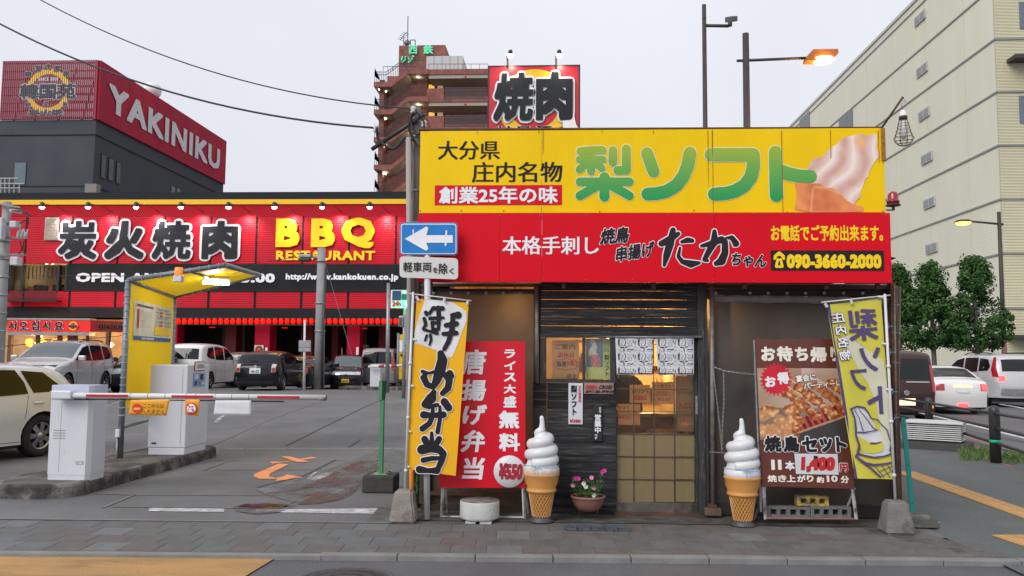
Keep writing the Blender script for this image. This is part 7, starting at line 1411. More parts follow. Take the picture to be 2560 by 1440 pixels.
for nm, (a, ha), (b, hb) in (('between the two nearer bollards', (bA, hA), (bB, hB)), ('between the louvred vent bollard and the stall', (bB, hB), (bC, hC)), ('from the taped bollard to the right picture edge', (bA, hA), (bD, hD))):
    t = thing('guard_rail', 'three black tube rails ' + nm, 'railing', a)
    for s_ in (.86, .6, .34): MB().tube([Vector((a.x, a.y, ha * s_)), Vector((b.x, b.y, hb * s_))], .026, 8).build('rail', BOL, t)
# louvred vent
c = gr(2340, 1120); t = thing('louvred_vent', 'white louvred ventilation box on a dark kerb beside the footway', 'vent', (c.x, c.y, 0)); ang = R(-32)
def lv(m_, z0, z1, w, d, nm, mm):
    o = BB(-w / 2, w / 2, -d / 2, d / 2, z0, z1, .006).build(nm, mm); o.parent = t; o.location = (0, 0, 0); return o
VW = mat('vent_white', (.6, .6, .6), .4, var=.05); ht = at(2340, 1055, c.y).z + .02
for i in range(8): z = .16 + i * (ht - .2) / 8; o = lv(0, z, z + .02, .92 - .0 * i, .62, 'louvre', VW)
lv(0, ht - .035, ht, 1.0, .7, 'lid', VW); lv(0, .1, ht - .04, .8, .5, 'core', mat('vent_dark', (.12, .12, .12), .7)); lv(0, -.02, .12, 1.15, .8, 'plinth', mat('vent_plinth', (.07, .065, .06), .85)); t.rotation_euler = (0, 0, ang)
# street lamps
LP = mat('brown_lamp_pole', (.05, .038, .04), .6, .1, var=.2, vs=6)
def lamp_post(name, label, Y, top, bot, r, lit, arm, head, parts=True):
    a, b = at(*bot, Y), at(*top, Y); a.z = 0; t = thing(name, label, 'street lamp', (b.x, Y, 0)); MB().tube([(b.x, Y, 0), (b.x, Y, b.z)], [r * 1.25, r * .9], 14).build('pole', LP, t); return t, b
t, b = lamp_post('street_lamp', 'brown street lamp with a glowing orange head reaching right above the stall', 20, (1864, 84), (1872, 330), .085, 1, 0, 0)
z = at(1864, 131, 20).z; MB().lathe([(.08, z), (.06, z + .03), (.08, z + .05)], (b.x, 20, 0), 14).build('pole_joint', CBLK, t)
p0, p1_ = at(1842, 152, 20), at(2016, 145, 20); MB().tube([p0, p1_], .034, 8).build('arm', LP, t)
hd = [(2012, 156), (2013, 146), (2028, 129), (2090, 128), (2091, 138), (2080, 148), (2060, 156)]; Q = [at(x, y, 20) for x, y in hd]; LH = mat('lamp_head_orange', (.45, .13, .02), .5); MB().prism([(q.x, q.z) for q in Q][::-1], -.16, .16, O=(0, 20, 0)).build('lamp_head', LH, t)
SOD = mat('sodium_glow', (1, .6, .2), emit=(1, .55, .18), es=14); c = at(2056, 150, 20); mb = MB(); mb.smooth = True
mb.lathe([(.001, -.1), (.12, -.09), (.22, -.05), (.27, -.01), (.25, .02)], c, 20); o = mb.build('lens', SOD, t); lampo('POINT', 'sodium_light', c - Vector((0, 0, .35)), 60, (1, .5, .15), t, size=.15)
t, b = lamp_post('camera_pole', 'slim brown pole with a short arm and traffic camera against the sky', 22, (1760, 12), (1770, 330), .062, 0, 0, 0)
p0, p1_ = at(1764, 64, 22), at(1822, 65, 22); MB().tube([p0, p1_], .043, 8).build('arm', LP, t); z = at(1760, 48, 22).z; MB().lathe([(.06, z), (.045, z + .02), (.06, z + .03)], (b.x, 22, 0), 12).build('pole_joint', CBLK, t)
c = at(1828, 48, 22); o = BB(-.1, .1, -.15, .15, -.07, .07, .02).build('camera', mat('camera_grey', (.13, .13, .14), .4, .3)); o.parent = t; o.location = c - t.location; o.rotation_euler = (R(15), R(-12), R(25)); c2_ = at(1825, 62, 22); MB().lathe([(.03, -.05), (.06, -.03), (.06, .05), (.03, .06)], c2_, 12).build('camera_mount', DSTEEL, t)
t, b = lamp_post('street_lamp', 'distant brown street lamp with a lit orange head in front of the cream building', 45, (2497, 530), (2515, 900), .1, 1, 0, 0)
MB().tube([at(2508, 561, 45), at(2424, 553, 45)], .06, 6).build('arm', LP, t); c = at(2408, 555, 45); MB().lathe([(.001, .14), (.3, .1), (.42, .02), (.4, -.03)], c, 16).build('lamp_head', LP, t); MB().lathe([(.38, -.03), (.3, -.13), (.001, -.18)], c, 16).build('lens', mat('far_sodium', (1, .5, .1), emit=(1, .36, .05), es=5), t)
zz = at(2512, 850, 45).z; MB().lathe([(.13, 0), (.128, zz)], (b.x, 45, .0), 12).build('red_band', mat('faded_red_band', (.25, .09, .08), .6), t)
# left utility pole with gear
Yp_ = 24; a, b = at(-2, 880, Yp_), at(18, 505, Yp_); a.z = LZ(Yp_); t = thing('utility_pole', 'grey concrete utility pole with insulators and switch boxes at the left edge', 'utility pole', a); MB().tube([a, b], [.16, .12], 12).build('pole', MATS['pole_concrete'], t)
MB().tube([at(-10, 508, Yp_ - .2), at(50, 520, Yp_ - .2)], .035, 5).build('cross_arm', STEEL, t); MB().tube([at(-20, 590, Yp_ - .2), at(45, 596, Yp_ - .2)], .035, 5).build('cross_arm', STEEL, t); MB().tube([at(-20, 638, Yp_ - .2), at(64, 637, Yp_ - .2)], .035, 5).build('cross_arm', STEEL, t)
for x0, y0, x1, y1 in ((31, 554, 48, 570), (32, 643, 51, 664)): q = FR(x0, y0, x1, y1, Yp_ - .3); BB(q[0], q[1], Yp_ - .45, Yp_ - .2, q[2], q[3], .02).build('switch_box', mat('box_white', (.5, .5, .52), .4), t)
for i, (x, y) in enumerate([(45, 585), (54, 585), (63, 585)]): MB().tube([at(x, y + 12, Yp_ - .2), at(x + 2, y - 5, Yp_ - .2), at(x + 5, y - 12, Yp_ - .2)], [.05, .05, .03], 8).build('insulator', MATS['porcelain'], t)
q = FR(26, 522, 52, 534, Yp_ - .2); MB().tube([at(26, 526, Yp_ - .2), at(52, 530, Yp_ - .2)], .06, 8).build('arrester', MATS['box_white'], t)
for P in ([(22, 520), (50, 522), (66, 535), (72, 548)], [(30, 527), (60, 528), (76, 540)], [(70, 548), (50, 558), (38, 570)], [(72, 552), (66, 570), (64, 580)], [(48, 600), (55, 620), (46, 636)], [(60, 600), (58, 620), (62, 637)]): cable(P, Yp_ - .3, .018, t)
q = FR(-14, 545, 10, 600, Yp_ - .4); BB(q[0], q[1], Yp_ - .5, Yp_ - .3, q[2], q[3], .02).build('white_cabinet', MATS['box_white'], t)
for y in range(560, 880, 45): c = at(18 - (y - 505) * .053, y, Yp_); MB().lathe([(.15, 0), (.155, .03), (.15, .06)], (b.x + (a.x - b.x) * (y - 505) / 375, Yp_, c.z), 12).build('band', STEEL, t)
for i, (P, lab) in enumerate([(([-40, 870, 24], [300, 840, 30], [640, 660, 40]), 0), (([80, 690, 24], [400, 690, 32], [800, 635, 33]), 1)]):
    tag(MB().tube([at(*p) for p in P], .012, 4).build('overhead_wire', CAB), ['thin wire crossing low in front of the restaurant window', 'thin wire running from the left utility pole to the concrete pole'][i], 'wire')
# ================================================================ THE RED RESTAURANT
YF = 44.0; CORR = wave_bump(mat('dark_corrugated', (.018, .021, .028), .6, 0, var=.12, vs=1.5, spec=.25), 6, 'X', .6, .03); BWALL = wave_bump(mat('black_tile_band', (.011, .012, .015), .6, var=.15, vs=2, spec=.2), 9, 'Z', .5, .02)
RTILE = wave_bump(mat('red_tile_cladding', (.5, .0, .014), .5, var=.1, vs=.8, c2=(.42, .0, .014), c2s=.6, spec=.25), 3.2, 'Z', .4, .02); RCOR = wave_bump(mat('red_corrugated', (.5, .0, .014), .4, var=.06, vs=1, spec=.3), 7, 'X', .7, .03)
rst = thing('restaurant', 'big red and black barbecue restaurant with spotlit lettering behind the parking lot', 'restaurant', (-20, YF, .1))
def rp(px, m, nm, y0=0, y1=.12, parent=rst): x0, x1, z0, z1 = FR(*px, YF); return B(x0, x1, YF + y0, YF + y1, z0, z1).build(nm, m, parent)
Zs = lambda y: at(640, y, YF).z
XL, XR = at(-150, 600, YF).x, at(1330, 600, YF).x
def band(y0, y1, m, nm, a=0, b=.2, xl=None, xr=None): return B(XL if xl is None else xl, XR if xr is None else xr, YF + a, YF + b, Zs(y1), Zs(y0)).build(nm, m, rst)
band(480, 499, CORR, 'parapet'); band(499, 511, mat('yellow_band', (.85, .5, .0), .4, var=.04), 'yellow_band', -.08, .2)
band(511, 541, RCOR, 'red_fascia', 0, .2)
mx = [at(x, 600, YF).x for x in (-51, 64.5, 180, 295.5, 411, 526.5, 641, 757, 873, 990, 1106, 1222)]
for a, b in zip([XL] + mx, mx + [XR]): B(a + .06, b - .06, YF + .02, YF + .2, Zs(660), Zs(541)).build('red_panel', RTILE, rst)
for x in mx: B(x - .06, x + .06, YF + .04, YF + .2, Zs(660), Zs(541)).build('mullion', BWALL, rst)
wx0 = at(166, 700, YF).x
band(660, 730, BWALL, 'black_band', .0, .2, xl=wx0)
mx2 = [at(x, 750, YF).x for x in (57, 173, 288, 404, 521, 637, 753, 870, 986, 1102)]
for a, b in zip([XL] + mx2, mx2 + [XR]): B(a + .07, b - .07, YF + .02, YF + .2, Zs(770), Zs(730)).build('lower_red_panel', RTILE, rst)
for x in mx2: B(x - .07, x + .07, YF + .05, YF + .2, Zs(770), Zs(730)).build('lower_mullion', BWALL, rst)
band(770, 796, BWALL, 'black_band', .0, .2)
B(XL, XR, YF + .2, YF + 14, Zs(499), Zs(490)).build('roof', CORR, rst); B(XL, XR, YF + .2, YF + 14, Zs(796) + .1, Zs(796) + .3).build('first_floor_slab', mat('dark_soffit', (.02, .02, .022), .8), rst)
B(XL, XR, YF + 7, YF + 7.2, .05, Zs(490)).build('rear_wall', mat('dark_inner_wall', (.018, .013, .012), .8, var=.4, vs=1), rst); B(XR - .2, XR, YF + .2, YF + 14, .05, Zs(490)).build('side_wall', CORR, rst)
# window with the dining room
x0, x1, z0, z1 = FR(22, 662, 165, 730, YF); B(XL, x0, YF, YF + .2, Zs(730), Zs(660)).build('black_band', BWALL, rst)
w = B(x0, x1, YF + .3, YF + .34, z0, z1).build('window', thinglass('restaurant_glass', (.8, .8, .8), .0, .02), rst)
for x in (22, 52, 144, 164): a = at(x, 700, YF).x; B(a - .06, a + .06, YF + .02, YF + .3, z0, z1).build('window_frame', CBLK, w)
rm = MB(); rm.box(x0, x1, YF + 4, YF + 4.1, z0, z1 + .4).box(x0, x0 + .1, YF + .4, YF + 4, z0, z1 + .4).box(x1 - .1, x1, YF + .4, YF + 4, z0, z1 + .4); rm.build('dining_room', mat('dining_wall', (.3, .25, .14), .8, var=.2), rst); B(x0, x1, YF + .2, YF + 4, z1 + .3, z1 + .4).build('dining_ceiling', mat('dining_ceiling', (.3, .28, .2), .8), rst); B(x0, x1, YF + .2, YF + 4, z0 - .05, z0).build('dining_floor', WOODF, rst)
rr = random.Random(3)
for i in range(9): x = x0 + .3 + i * (x1 - x0) / 9; B(x, x + .5, YF + 1.2, YF + 1.6, z0, z0 + rr.uniform(.35, .6)).build('chair_back', mat('chair_dark', (.04, .02, .02), .6) if i % 3 else mat('chair_orange', (.6, .18, .02), .6), rst)
for i in range(16): x = x0 + .05 + i * .22; B(x, x + .07, YF + .9, YF + 1.0, z1 - .7, z1).build('wooden_slat', WOODF, rst) if i < 12 else None
q = FR(70, 675, 112, 708, YF + 3.8); B(q[0], q[1], YF + 3.7, YF + 3.75, q[2], q[3]).build('wall_screen', mat('grey_screen', (.22, .26, .3), .5), rst)
for px_ in (115, 130, 80): a = at(px_, 672, YF + 2); MB().lathe([(.1, -.02), (.001, -.03)], (a.x, YF + 2, z1 + .29), 10).build('downlight', mat('warm_downlight', (1, .9, .7), emit=(1, .85, .6), es=14), rst)
lampo('POINT', 'dining_light', ((x0 + x1) / 2, YF + 2, z1 - .4), 55, (1, .78, .45), rst, size=.3)
mb = MB(); q = FR(20, 733, 153, 752, YF - .1)
for i in range(34): x = q[0] + (q[1] - q[0]) * i / 33; mb.box(x - .015, x + .015, YF - .5, YF - .47, q[2], q[3])
mb.box(q[0], q[1], YF - .5, YF - .46, q[3], q[3] + .05).box(q[0], q[1], YF - .5, YF - .46, q[2], q[2] + .04).box(q[0], q[1], YF - .5, YF, q[2] - .06, q[2]); mb.build('balcony_rail', CBLK, rst)['kind'] = 'stuff'
# louvre
q = FR(113, 544, 147, 601, YF); lv_ = B(q[0], q[1], YF - .05, YF + .01, q[2], q[3]).build('louvre_frame', mat('louvre_beige', (.45, .4, .33), .5), rst)
for i in range(14): z = q[2] + .04 + i * (q[3] - q[2] - .06) / 14; B(q[0] + .04, q[1] - .04, YF - .09, YF - .05, z, z + .04).build('louvre_slat', MATS['louvre_beige'], lv_)
# letters
CHR = mat('charcoal_letter_face', (.02, .022, .027), .6, var=.08, spec=.2); 
for ch, c in zip('炭火焼肉', [(149, 553, 244, 648), (265, 553, 362, 648), (383, 553, 479, 648), (507, 553, 596, 648)]): ptext(ch, c, YF, CHR, rst, bold=.042 if ch in '火肉' else .028, out=.062, outm=WTXT, depth=.03, lift=.05, name='letter')
for ch, c in zip('BBQ', [(691, 547, 750, 618), (779, 547, 838, 618), (855, 545, 937, 621)]): ptext(ch, c, YF, YTXT, rst, bold=.05, depth=.04, lift=.05, name='letter')
ptext('RESTAURANT', (691, 627, 938, 651), YF, YTXT, rst, bold=.036, depth=.02, lift=.04, gap=.05)
ptext('OPEN AM11:00~AM3:00', (191, 683, 688, 706), YF, WTXT, rst, bold=.045, lift=.05, gap=.04); ptext('http://www.kankokuen.co.jp', (715, 684, 996, 704), YF, WTXT, rst, bold=.045, lift=.05, gap=.05)
# wall spotlights
SPM = mat('spot_glow', (1, .9, .85), emit=(1, .8, .72), es=22)
for i, x in enumerate((105, 220, 340, 452, 571, 686, 805, 924, 1042)):
    c = at(x, 518, YF - 1.0); t = thing('wall_spotlight', 'small black spotlight on a thin arm above the red wall, number %s from the left end of its row' % ['one', 'two', 'three', 'four', 'five', 'six', 'seven', 'eight', 'nine'][i], 'spotlight', c, 'spotlights along the top of the restaurant')
    t['label'] = 'small black spotlight above the red wall, ' + ['leftmost of the row', 'between the first two big characters', 'above the second big character', 'above the third big character', 'above the fourth big character', 'above the first B', 'above the second B', 'above the Q', 'by the wooden pole'][i]
    MB().lathe([(.05, .28), (.11, .24), (.13, .05), (.14, 0)], c, 12).build('lamp_can', CBLK, t); MB().lathe([(.135, .0), (.1, -.07), (.001, -.1)], c, 12).build('lens', SPM, t); MB().tube([c + Vector((.05, 0, .2)), c + Vector((.6, .4, .1)), c + Vector((.85, .98, -.15))], .02, 5).build('arm', CBLK, t)
    lampo('SPOT', 'spot_beam', c + Vector((.6, .45, -.3)), 130, (1, .85, .75), t, target=c + Vector((.8, 1.1, -1.1)), size=.1, spot=120, blend=.9)
# lanterns
LRED = mat('lantern_red', (.6, .01, .008), .6, emit=(1, .02, .008), es=.5, var=0, spec=.1); LBAR = B(at(436, 803, YF).x, at(1030, 803, YF).x, YF - .5, YF - .42, Zs(798), Zs(795)).build('lantern_rail', CBLK, rst); B(at(436, 803, YF).x, at(1030, 803, YF).x, YF - .5, YF - .42, Zs(814), Zs(811)).build('lantern_rail', CBLK, rst)
l0 = MB().lathe([(.05, -.16), (.09, -.145), (.125, -.08), (.133, 0), (.125, .08), (.09, .145), (.05, .16)], (0, 0, 0), 12); lm = l0.build('paper_shade', LRED); LM1 = lm.data; bpy.data.objects.remove(lm); l1 = MB().lathe([(.001, .17), (.062, .17), (.062, .2), (.001, .2)], (0, 0, 0), 8).build('lantern_cap', CBLK); LM2 = l1.data; bpy.data.objects.remove(l1)
for i in range(38):
    c = at(446 + i * 15.1, 803.5, YF - .46); t = thing('paper_lantern', 'glowing round red lantern in the long row above the restaurant ground floor', 'lantern', c, 'row of red lanterns on the restaurant'); link('paper_shade', LM1, t); link('lantern_cap', LM2, t); link('lantern_cap', LM2, t, (0, 0, -.37))
# ground floor pillars
RP = mat('red_pillar', (.34, .0, .02), .6, spec=.2, var=.12, vs=1); RP2 = mat('shaded_red_pillar', (.16, .006, .012), .6, var=.2, vs=1)  # pillars set deeper get a darker red, recess shade put into the colour
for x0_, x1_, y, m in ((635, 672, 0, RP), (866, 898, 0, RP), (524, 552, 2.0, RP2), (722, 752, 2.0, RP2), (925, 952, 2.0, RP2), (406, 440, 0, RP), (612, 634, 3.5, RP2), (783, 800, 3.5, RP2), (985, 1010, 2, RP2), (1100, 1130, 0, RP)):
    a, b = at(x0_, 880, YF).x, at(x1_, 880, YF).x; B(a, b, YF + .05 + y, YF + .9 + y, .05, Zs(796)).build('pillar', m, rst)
for x0_, x1_, c_ in ((460, 524, (.03, .02, .015)), (560, 612, (.04, .03, .02)), (675, 720, (.02, .015, .012)), (820, 862, (.05, .02, .015)), (905, 925, (.05, .05, .045))): a, b = at(x0_, 880, YF).x, at(x1_, 880, YF).x; B(a, b, YF + 5, YF + 5.1, .05, Zs(800)).build('shutter', mat('shutter_%d' % x0_, c_, .6, var=.3), rst)
for x_ in (518, 702, 903): a = at(x_, 818, YF).x; B(a - .15, a + .15, YF + .6, YF + .7, Zs(819), Zs(817)).build('red_exit_light', LRED, rst)
t = thing('pillar_poster', 'round emblem poster on the restaurant pillar above the black hatchback', 'poster', at(648, 888, YF - .02)); rectp((636, 863, 659, 888), YF - .03, mat('poster_cream', (.55, .5, .35), .5), t, 'paper', .02); c = at(647.5, 874, YF - .06)
for r_, m, l in ((.2, mat('poster_dark', (.05, .02, .02), .5), .0), (.12, mat('poster_red', (.5, .05, .03), .5), .01)): MB().lathe([(.001, -l), (r_, -l)], (c.x, YF - .08, c.z), 20, 'Y').build('emblem', m, t)
rectp((663, 869, 669, 888), YF - .03, WHITE, t, 'small_notice', .02); t = thing('pillar_notice', 'narrow white notice on the right red pillar of the restaurant', 'notice', at(893, 890, YF)); rectp((891, 868, 897, 893), YF, WHITE, t, 'paper', .05)
t = thing('stacked_crates', 'pale stacked crates standing in the dark ground floor of the restaurant', 'crates', at(912, 960, YF + 3)); 
for i in range(5): q = FR(905, 862 + i * 17, 921, 878 + i * 17, YF + 3); B(q[0], q[1], YF + 3, YF + 3.4, q[2], q[3]).build('crate', mat('crate_grey', (.2, .2, .17), .7), t)
# entrance signs and lit entrance
ES = mat('entrance_sign_red', (.6, .01, .012), .4, emit=(1, .02, .01), es=.25, var=.05); YE = YF - 1.6
t = thing('entrance_sign', 'red lit entrance sign with white outlined Korean letters and a round emblem', 'sign', at(120, 829, YE)); q = FR(20, 800, 224, 829, YE); B(q[0], q[1], YE, YE + .4, q[2], q[3]).build('sign_box', ES, t); B(q[0] - .05, q[1] + .05, YE - .05, YE + .5, q[3], q[3] + .1).build('top_trim', mat('grey_trim', (.3, .28, .28), .5), t); q2 = FR(20, 829, 224, 838, YE); B(q2[0], q2[1], YE - .03, YE + .5, q2[2] , q2[3] - .02).build('lower_trim', MATS['grey_trim'], t)
for ch, c in zip('서오십시요', [(24, 803, 43, 825), (50, 804, 71, 824), (80, 802, 100, 825), (108, 803, 128, 825), (138, 804, 160, 824)]): ptext(ch, c, YE, DTXT, t, bold=.02, out=.04, outm=WTXT, lift=.04)
def emblem(px, py, r, Y, t):
    c = at(px, py, Y); k = Y / 2100; mb = MB(); mb.lathe([(r * k * .72, 0), (r * k, 0)], (c.x, Y - .05, c.z), 24, 'Y').build('emblem_ring', YTXT, t); mb = MB().lathe([(.001, 0), (r * k * .55, 0)], (c.x, Y - .06, c.z), 20, 'Y').build('emblem_disc', RED, t)
    ptext('韓国苑', (px - r * .95, py - r * .25, px + r * .95, py + r * .3), Y - .06, DTXT, t, bold=.04, out=.06, outm=WTXT, lift=.03)
emblem(184, 815, 11.5, YE, t)
t2 = thing('entrance_sign', 'dark lettered red sign angled back to the right of the Korean sign', 'sign', at(268, 829, YE)); a, b = at(226, 815, YE), at(318, 815, YF - .2); h0, h1 = at(226, 829, YE).z, at(226, 801, YE).z; Ud = (Vector((b.x - a.x, b.y - a.y, 0))).normalized(); Ld = (Vector((b.x - a.x, b.y - a.y, 0))).length
fq2 = lambda u, z, l=0: Vector((a.x, a.y, 0)) + Ud * u + Vector((0, 0, z)) + Ud.cross(Vector((0, 0, 1))) * l
MB().add([fq2(0, h0), fq2(Ld, h0), fq2(Ld, h1), fq2(0, h1)], [(0, 1, 2, 3)]).build('sign_box', mat('dim_red_sign', (.38, .01, .012), .4), t2); text('KANKOKUEN WORLD', (Ld * .2, Ld * 1.35, h0 + .12, h1 - .16), DTXT, t2, frame=((a.x, a.y, 0), tuple(Ud), (0, 0, 1)), bold=.03, out=.03, outm=mat('tan_outline', (.45, .3, .2), .5), lift=.04)
xa, xb = at(0, 850, YF).x, at(318, 850, YF).x; B(xa - 4, xb, YF + .6, YF + .7, .1, Zs(800)).build('entrance_back', mat('entrance_glow_wall', (.5, .3, .12), .6, var=.3, vs=1.5), rst)
for x_ in (22, 60, 127, 180, 205, 218, 250, 298): a_ = at(x_, 850, YF); B(a_.x - .09, a_.x + .09, YF - 1.2, YF - 1.0, .1, Zs(832)).build('entrance_post', mat('entrance_red', (.35, .03, .02), .5) if x_ in (180, 205) else mat('entrance_brown', (.12, .06, .03), .6), rst)
YLM = mat('yellow_lantern', (.9, .55, .05), .5, emit=(1, .6, .06), es=.9, var=0)
for i, x_ in enumerate((73, 107, 137, 167)): c = at(x_, 856, YF - .5); t = thing('yellow_lantern', 'yellow lantern in the lit restaurant entrance, %s' % ['leftmost of four', 'second from the left', 'third from the left', 'rightmost of four'][i], 'lantern', c, 'yellow lanterns in the restaurant entrance'); MB().lathe([(.08, -.22), (.17, -.16), (.2, 0), (.17, .14), (.08, .2)], c, 14).build('shade', YLM, t); MB().tube([c + Vector((0, 0, .2)), c + Vector((0, 0, .5))], .012, 4).build('cord', CBLK, t)
for i, (x_, y_, e_) in enumerate(((93, 858, 1.5), (278, 862, 1.5), (104, 841, .6), (267, 843, .6))): c = at(x_, y_, YF - .7); t = thing('entrance_lamp', 'bright warm lamp in the restaurant entrance, %s' % ['below the Korean sign', 'right of the silver crossover roof', 'under the Korean sign edge', 'under the angled sign'][i], 'lamp', c, 'warm lamps in the restaurant entrance'); MB().lathe([(.001, -.16 * e_ * .6), (.13 * e_ * .7, 0), (.001, .16 * e_ * .6)], c, 12).build('bulb', mat('hot_bulb', (1, .8, .5), emit=(1, .65, .3), es=16), t); lampo('POINT', 'lamp_glow', c - Vector((0, .25, 0)), 45 * e_, (1, .6, .25), t, size=.15)
# ================================================================ YAKINIKU BLOCK
YK = 52.0; XK = at(240, 300, YK).x; DGW = mat('dark_grey_render', (.042, .048, .062), .75, var=.1, vs=.5, bump=.15, bs=8); DGS = mat('dark_grey_side', (.055, .055, .06), .75, var=.1, vs=.5, c2=(.07, .065, .065), c2s=.3)
bk = thing('dark_office_block', 'dark grey building carrying the magenta YAKINIKU sign on its roof', 'building', (XK - 8, YK + 8, .1)); zs0, zs1 = at(238, 299, YK).z, at(243, 151, YK).z; Yb2 = atx(560, 420, XK).y; XL2 = at(-60, 300, YK).x
B(XL2, XK, YK, Yb2, .1, zs0).build('wall', DGW, bk); B(XL2, XK + .08, YK - .08, Yb2, zs0 - 1.0, zs0 - .95).build('string_course', mat('dark_line', (.02, .02, .025), .6), bk); B(XL2, XK + .06, YK - .06, Yb2, at(240, 464, YK).z - .03, at(240, 464, YK).z).build('string_course', MATS['dark_line'], bk)
MAG = mat('magenta_red_panel', (.36, .008, .04), .6, spec=.2, var=.05, vs=.6, c2=(.42, .012, .035), c2s=.25); MAGS = mat('magenta_slat', (.26, .012, .04), .5, var=.08)
ysn = thing('rooftop_sign', 'magenta rooftop sign with white YAKINIKU lettering and a slatted front with emblem', 'sign', (XK, YK, zs0)); Xs = XK + .15
B(XK - .1, Xs, YK, Yb2, zs0 + .02, zs1).build('side_panel', MAG, ysn)
mb = MB(); x = at(6, 230, YK).x; n = 0
while x < XK - .15: mb.box(x, x + .075, YK - .12, YK - .04, zs0 + .02, zs1); x += .136
mb.build('slat', MAGS, ysn)['kind'] = 'stuff'
mb = MB()
for i in range(8): z = zs0 + .1 + i * (zs1 - zs0 - .1) / 7.2; mb.box(at(6, 230, YK).x, XK, YK + .0, YK + .1, z - .06, z)
for a, b in ((8, 60), (60, 120), (180, 235), (120, 180)): p, q = at(a, 290, YK), at(b, 160, YK); mb.tube([(p.x, YK + 1.0, zs0), (q.x, YK + .6, zs1 - .3)], .07, 4)
mb.box(XK - .2, XK, YK - .1, YK + .1, zs0, zs1); mb.build('frame_bars', MAGS, ysn)
for i in range(7): z = zs0 + .2 + i * .55; B(at(6, 230, YK).x, XK, YK + 2.2, YK + 2.3, z, z + .12).build('rear_frame_bar', MAGS, ysn)
def striped(name, c):
    m = mat(name, c, .5, var=.03); nt = m.node_tree; N = nt.nodes; L = nt.links; t = N.new('ShaderNodeTexCoord'); s = N.new('ShaderNodeSeparateXYZ'); L.new(t.outputs['Object'], s.inputs[0]); a = N.new('ShaderNodeMath'); a.operation = 'MULTIPLY'; a.inputs[1].default_value = 1 / .136; L.new(s.outputs[0], a.inputs[0]); f_ = N.new('ShaderNodeMath'); f_.operation = 'FRACT'; L.new(a.outputs[0], f_.inputs[0]); g_ = N.new('ShaderNodeMath'); g_.operation = 'LESS_THAN'; g_.inputs[1].default_value = .68; L.new(f_.outputs[0], g_.inputs[0]); L.new(g_.outputs[0], N['Principled BSDF'].inputs['Alpha']); return m
SYEL, SWH, SDK = striped('slat_yellow', (.8, .5, .02)), striped('slat_white', (.6, .6, .62)), striped('slat_dark', (.03, .04, .06)); Ye = YK - .13
c = at(120, 227, Ye); k = Ye / 2100; MB().lathe([(46 * k, 0), (60 * k, 0)], (c.x, Ye, c.z), 48, 'Y').build('emblem_ring', SYEL, ysn)
ptext('韓国苑', (50, 209, 190, 248), Ye, SDK, ysn, bold=.04, out=.045, outm=SWH, lift=.02); ptext('SINCE 2008', (95, 194, 147, 202), Ye, SWH, ysn, bold=.04, lift=.02); ptext('炭火焼', (70, 273, 158, 289), Ye, SDK, ysn, bold=.03, out=.05, outm=SWH, lift=.02)
for ch, c_ in zip('韓国式豚専', [(62, 178, 80, 193), (86, 164, 101, 180), (110, 160, 127, 175), (135, 164, 152, 179), (157, 177, 174, 192)]): ptext(ch, c_, Ye, SDK, ysn, bold=.03, out=.05, outm=SWH, lift=.02)
for ch, c_ in zip('한국원', [(62, 256, 77, 268), (109, 254, 122, 268), (156, 254, 170, 267)]): ptext(ch, c_, Ye, SDK, ysn, bold=.03, out=.05, outm=SWH, lift=.02)
ya, yb = atx(270, 250, Xs).y, atx(548, 400, Xs).y; text('YAKINIKU', (ya, yb, atx(300, 297, Xs).z + .1, atx(272, 203, Xs).z - .1), mat('white_letter', (.62, .62, .64), .5), ysn, frame=((Xs, 0, 0), (0, 1, 0), (0, 0, 1)), bold=.036, gap=.05, lift=.06)
c = at(306, 205, YK + 8); MB().lathe([(.7 * math.sin(a), -.7 * math.cos(a)) for a in [math.pi * i / 10 for i in range(11)]], (c.x + .3, YK + 12, at(306, 214, YK + 12).z - .45), 20).build('rooftop_tank', mat('tank_beige', (.75, .75, .74), .8), bk)
WBL = mat('slat_blind_window', (.2, .23, .25), .25, .1, var=.1)
for (x0_, y0_, x1_, y1_) in ((250, 380, 262, 446), (269, 390, 282, 453), (289, 400, 300, 461)):
    a_, b_ = atx(x0_, 430, XK).y, atx(x1_, 430, XK).y; z0_, z1_ = atx(x0_, y1_ - 3, XK).z, atx(x0_, y0_ + 2, XK).z; w_ = B(XK + .01, XK + .05, a_, b_, z0_, z1_).build('window', CBLK, bk)
    for i in range(16): z = z0_ + .05 + i * (z1_ - z0_ - .08) / 16; B(XK + .05, XK + .06, a_ + .08, b_ - .05, z, z + .05).build('blind_slat', WBL, w_)
for (x0_, y0_, x1_, y1_) in ((428, 465, 436, 478), (442, 470, 449, 480)): a_, b_ = atx(x0_, 470, XK).y, atx(x1_, 470, XK).y; B(XK + .01, XK + .05, a_, b_, atx(x0_, 485, XK).z, atx(x0_, y0_, XK).z).build('window', WBL, bk)
q = FR(31, 404, 66, 462, YK); w_ = B(q[0], q[1], YK - .03, YK + .05, q[2], q[3]).build('window', CBLK, bk); q = FR(37, 407, 65, 462, YK); B(q[0], q[1], YK - .05, YK - .03, q[2], q[3]).build('pane', mat('window_sky_grey', (.12, .17, .2), .15, .1), w_)
q = FR(225, 464, 262, 482, YK); B(q[0], XK + .6, YK - .6, YK - .1, q[2] - 1, q[3]).build('wall_duct', mat('duct_beige', (.22, .2, .17), .7), bk)
t = thing('fire_escape', 'white steel railing and stair landing on the roof at the left edge', 'railing', at(25, 480, 48)); mb = MB(); W2 = mat('railing_white', (.5, .5, .5), .5)
for x_ in (-10, 2, 12, 23, 35, 48): a_, b_ = at(x_, 482, 48), at(x_, 446 if x_ < 30 else 460, 48); MB().tube([a_, b_], .03, 4).build('baluster', W2, t)
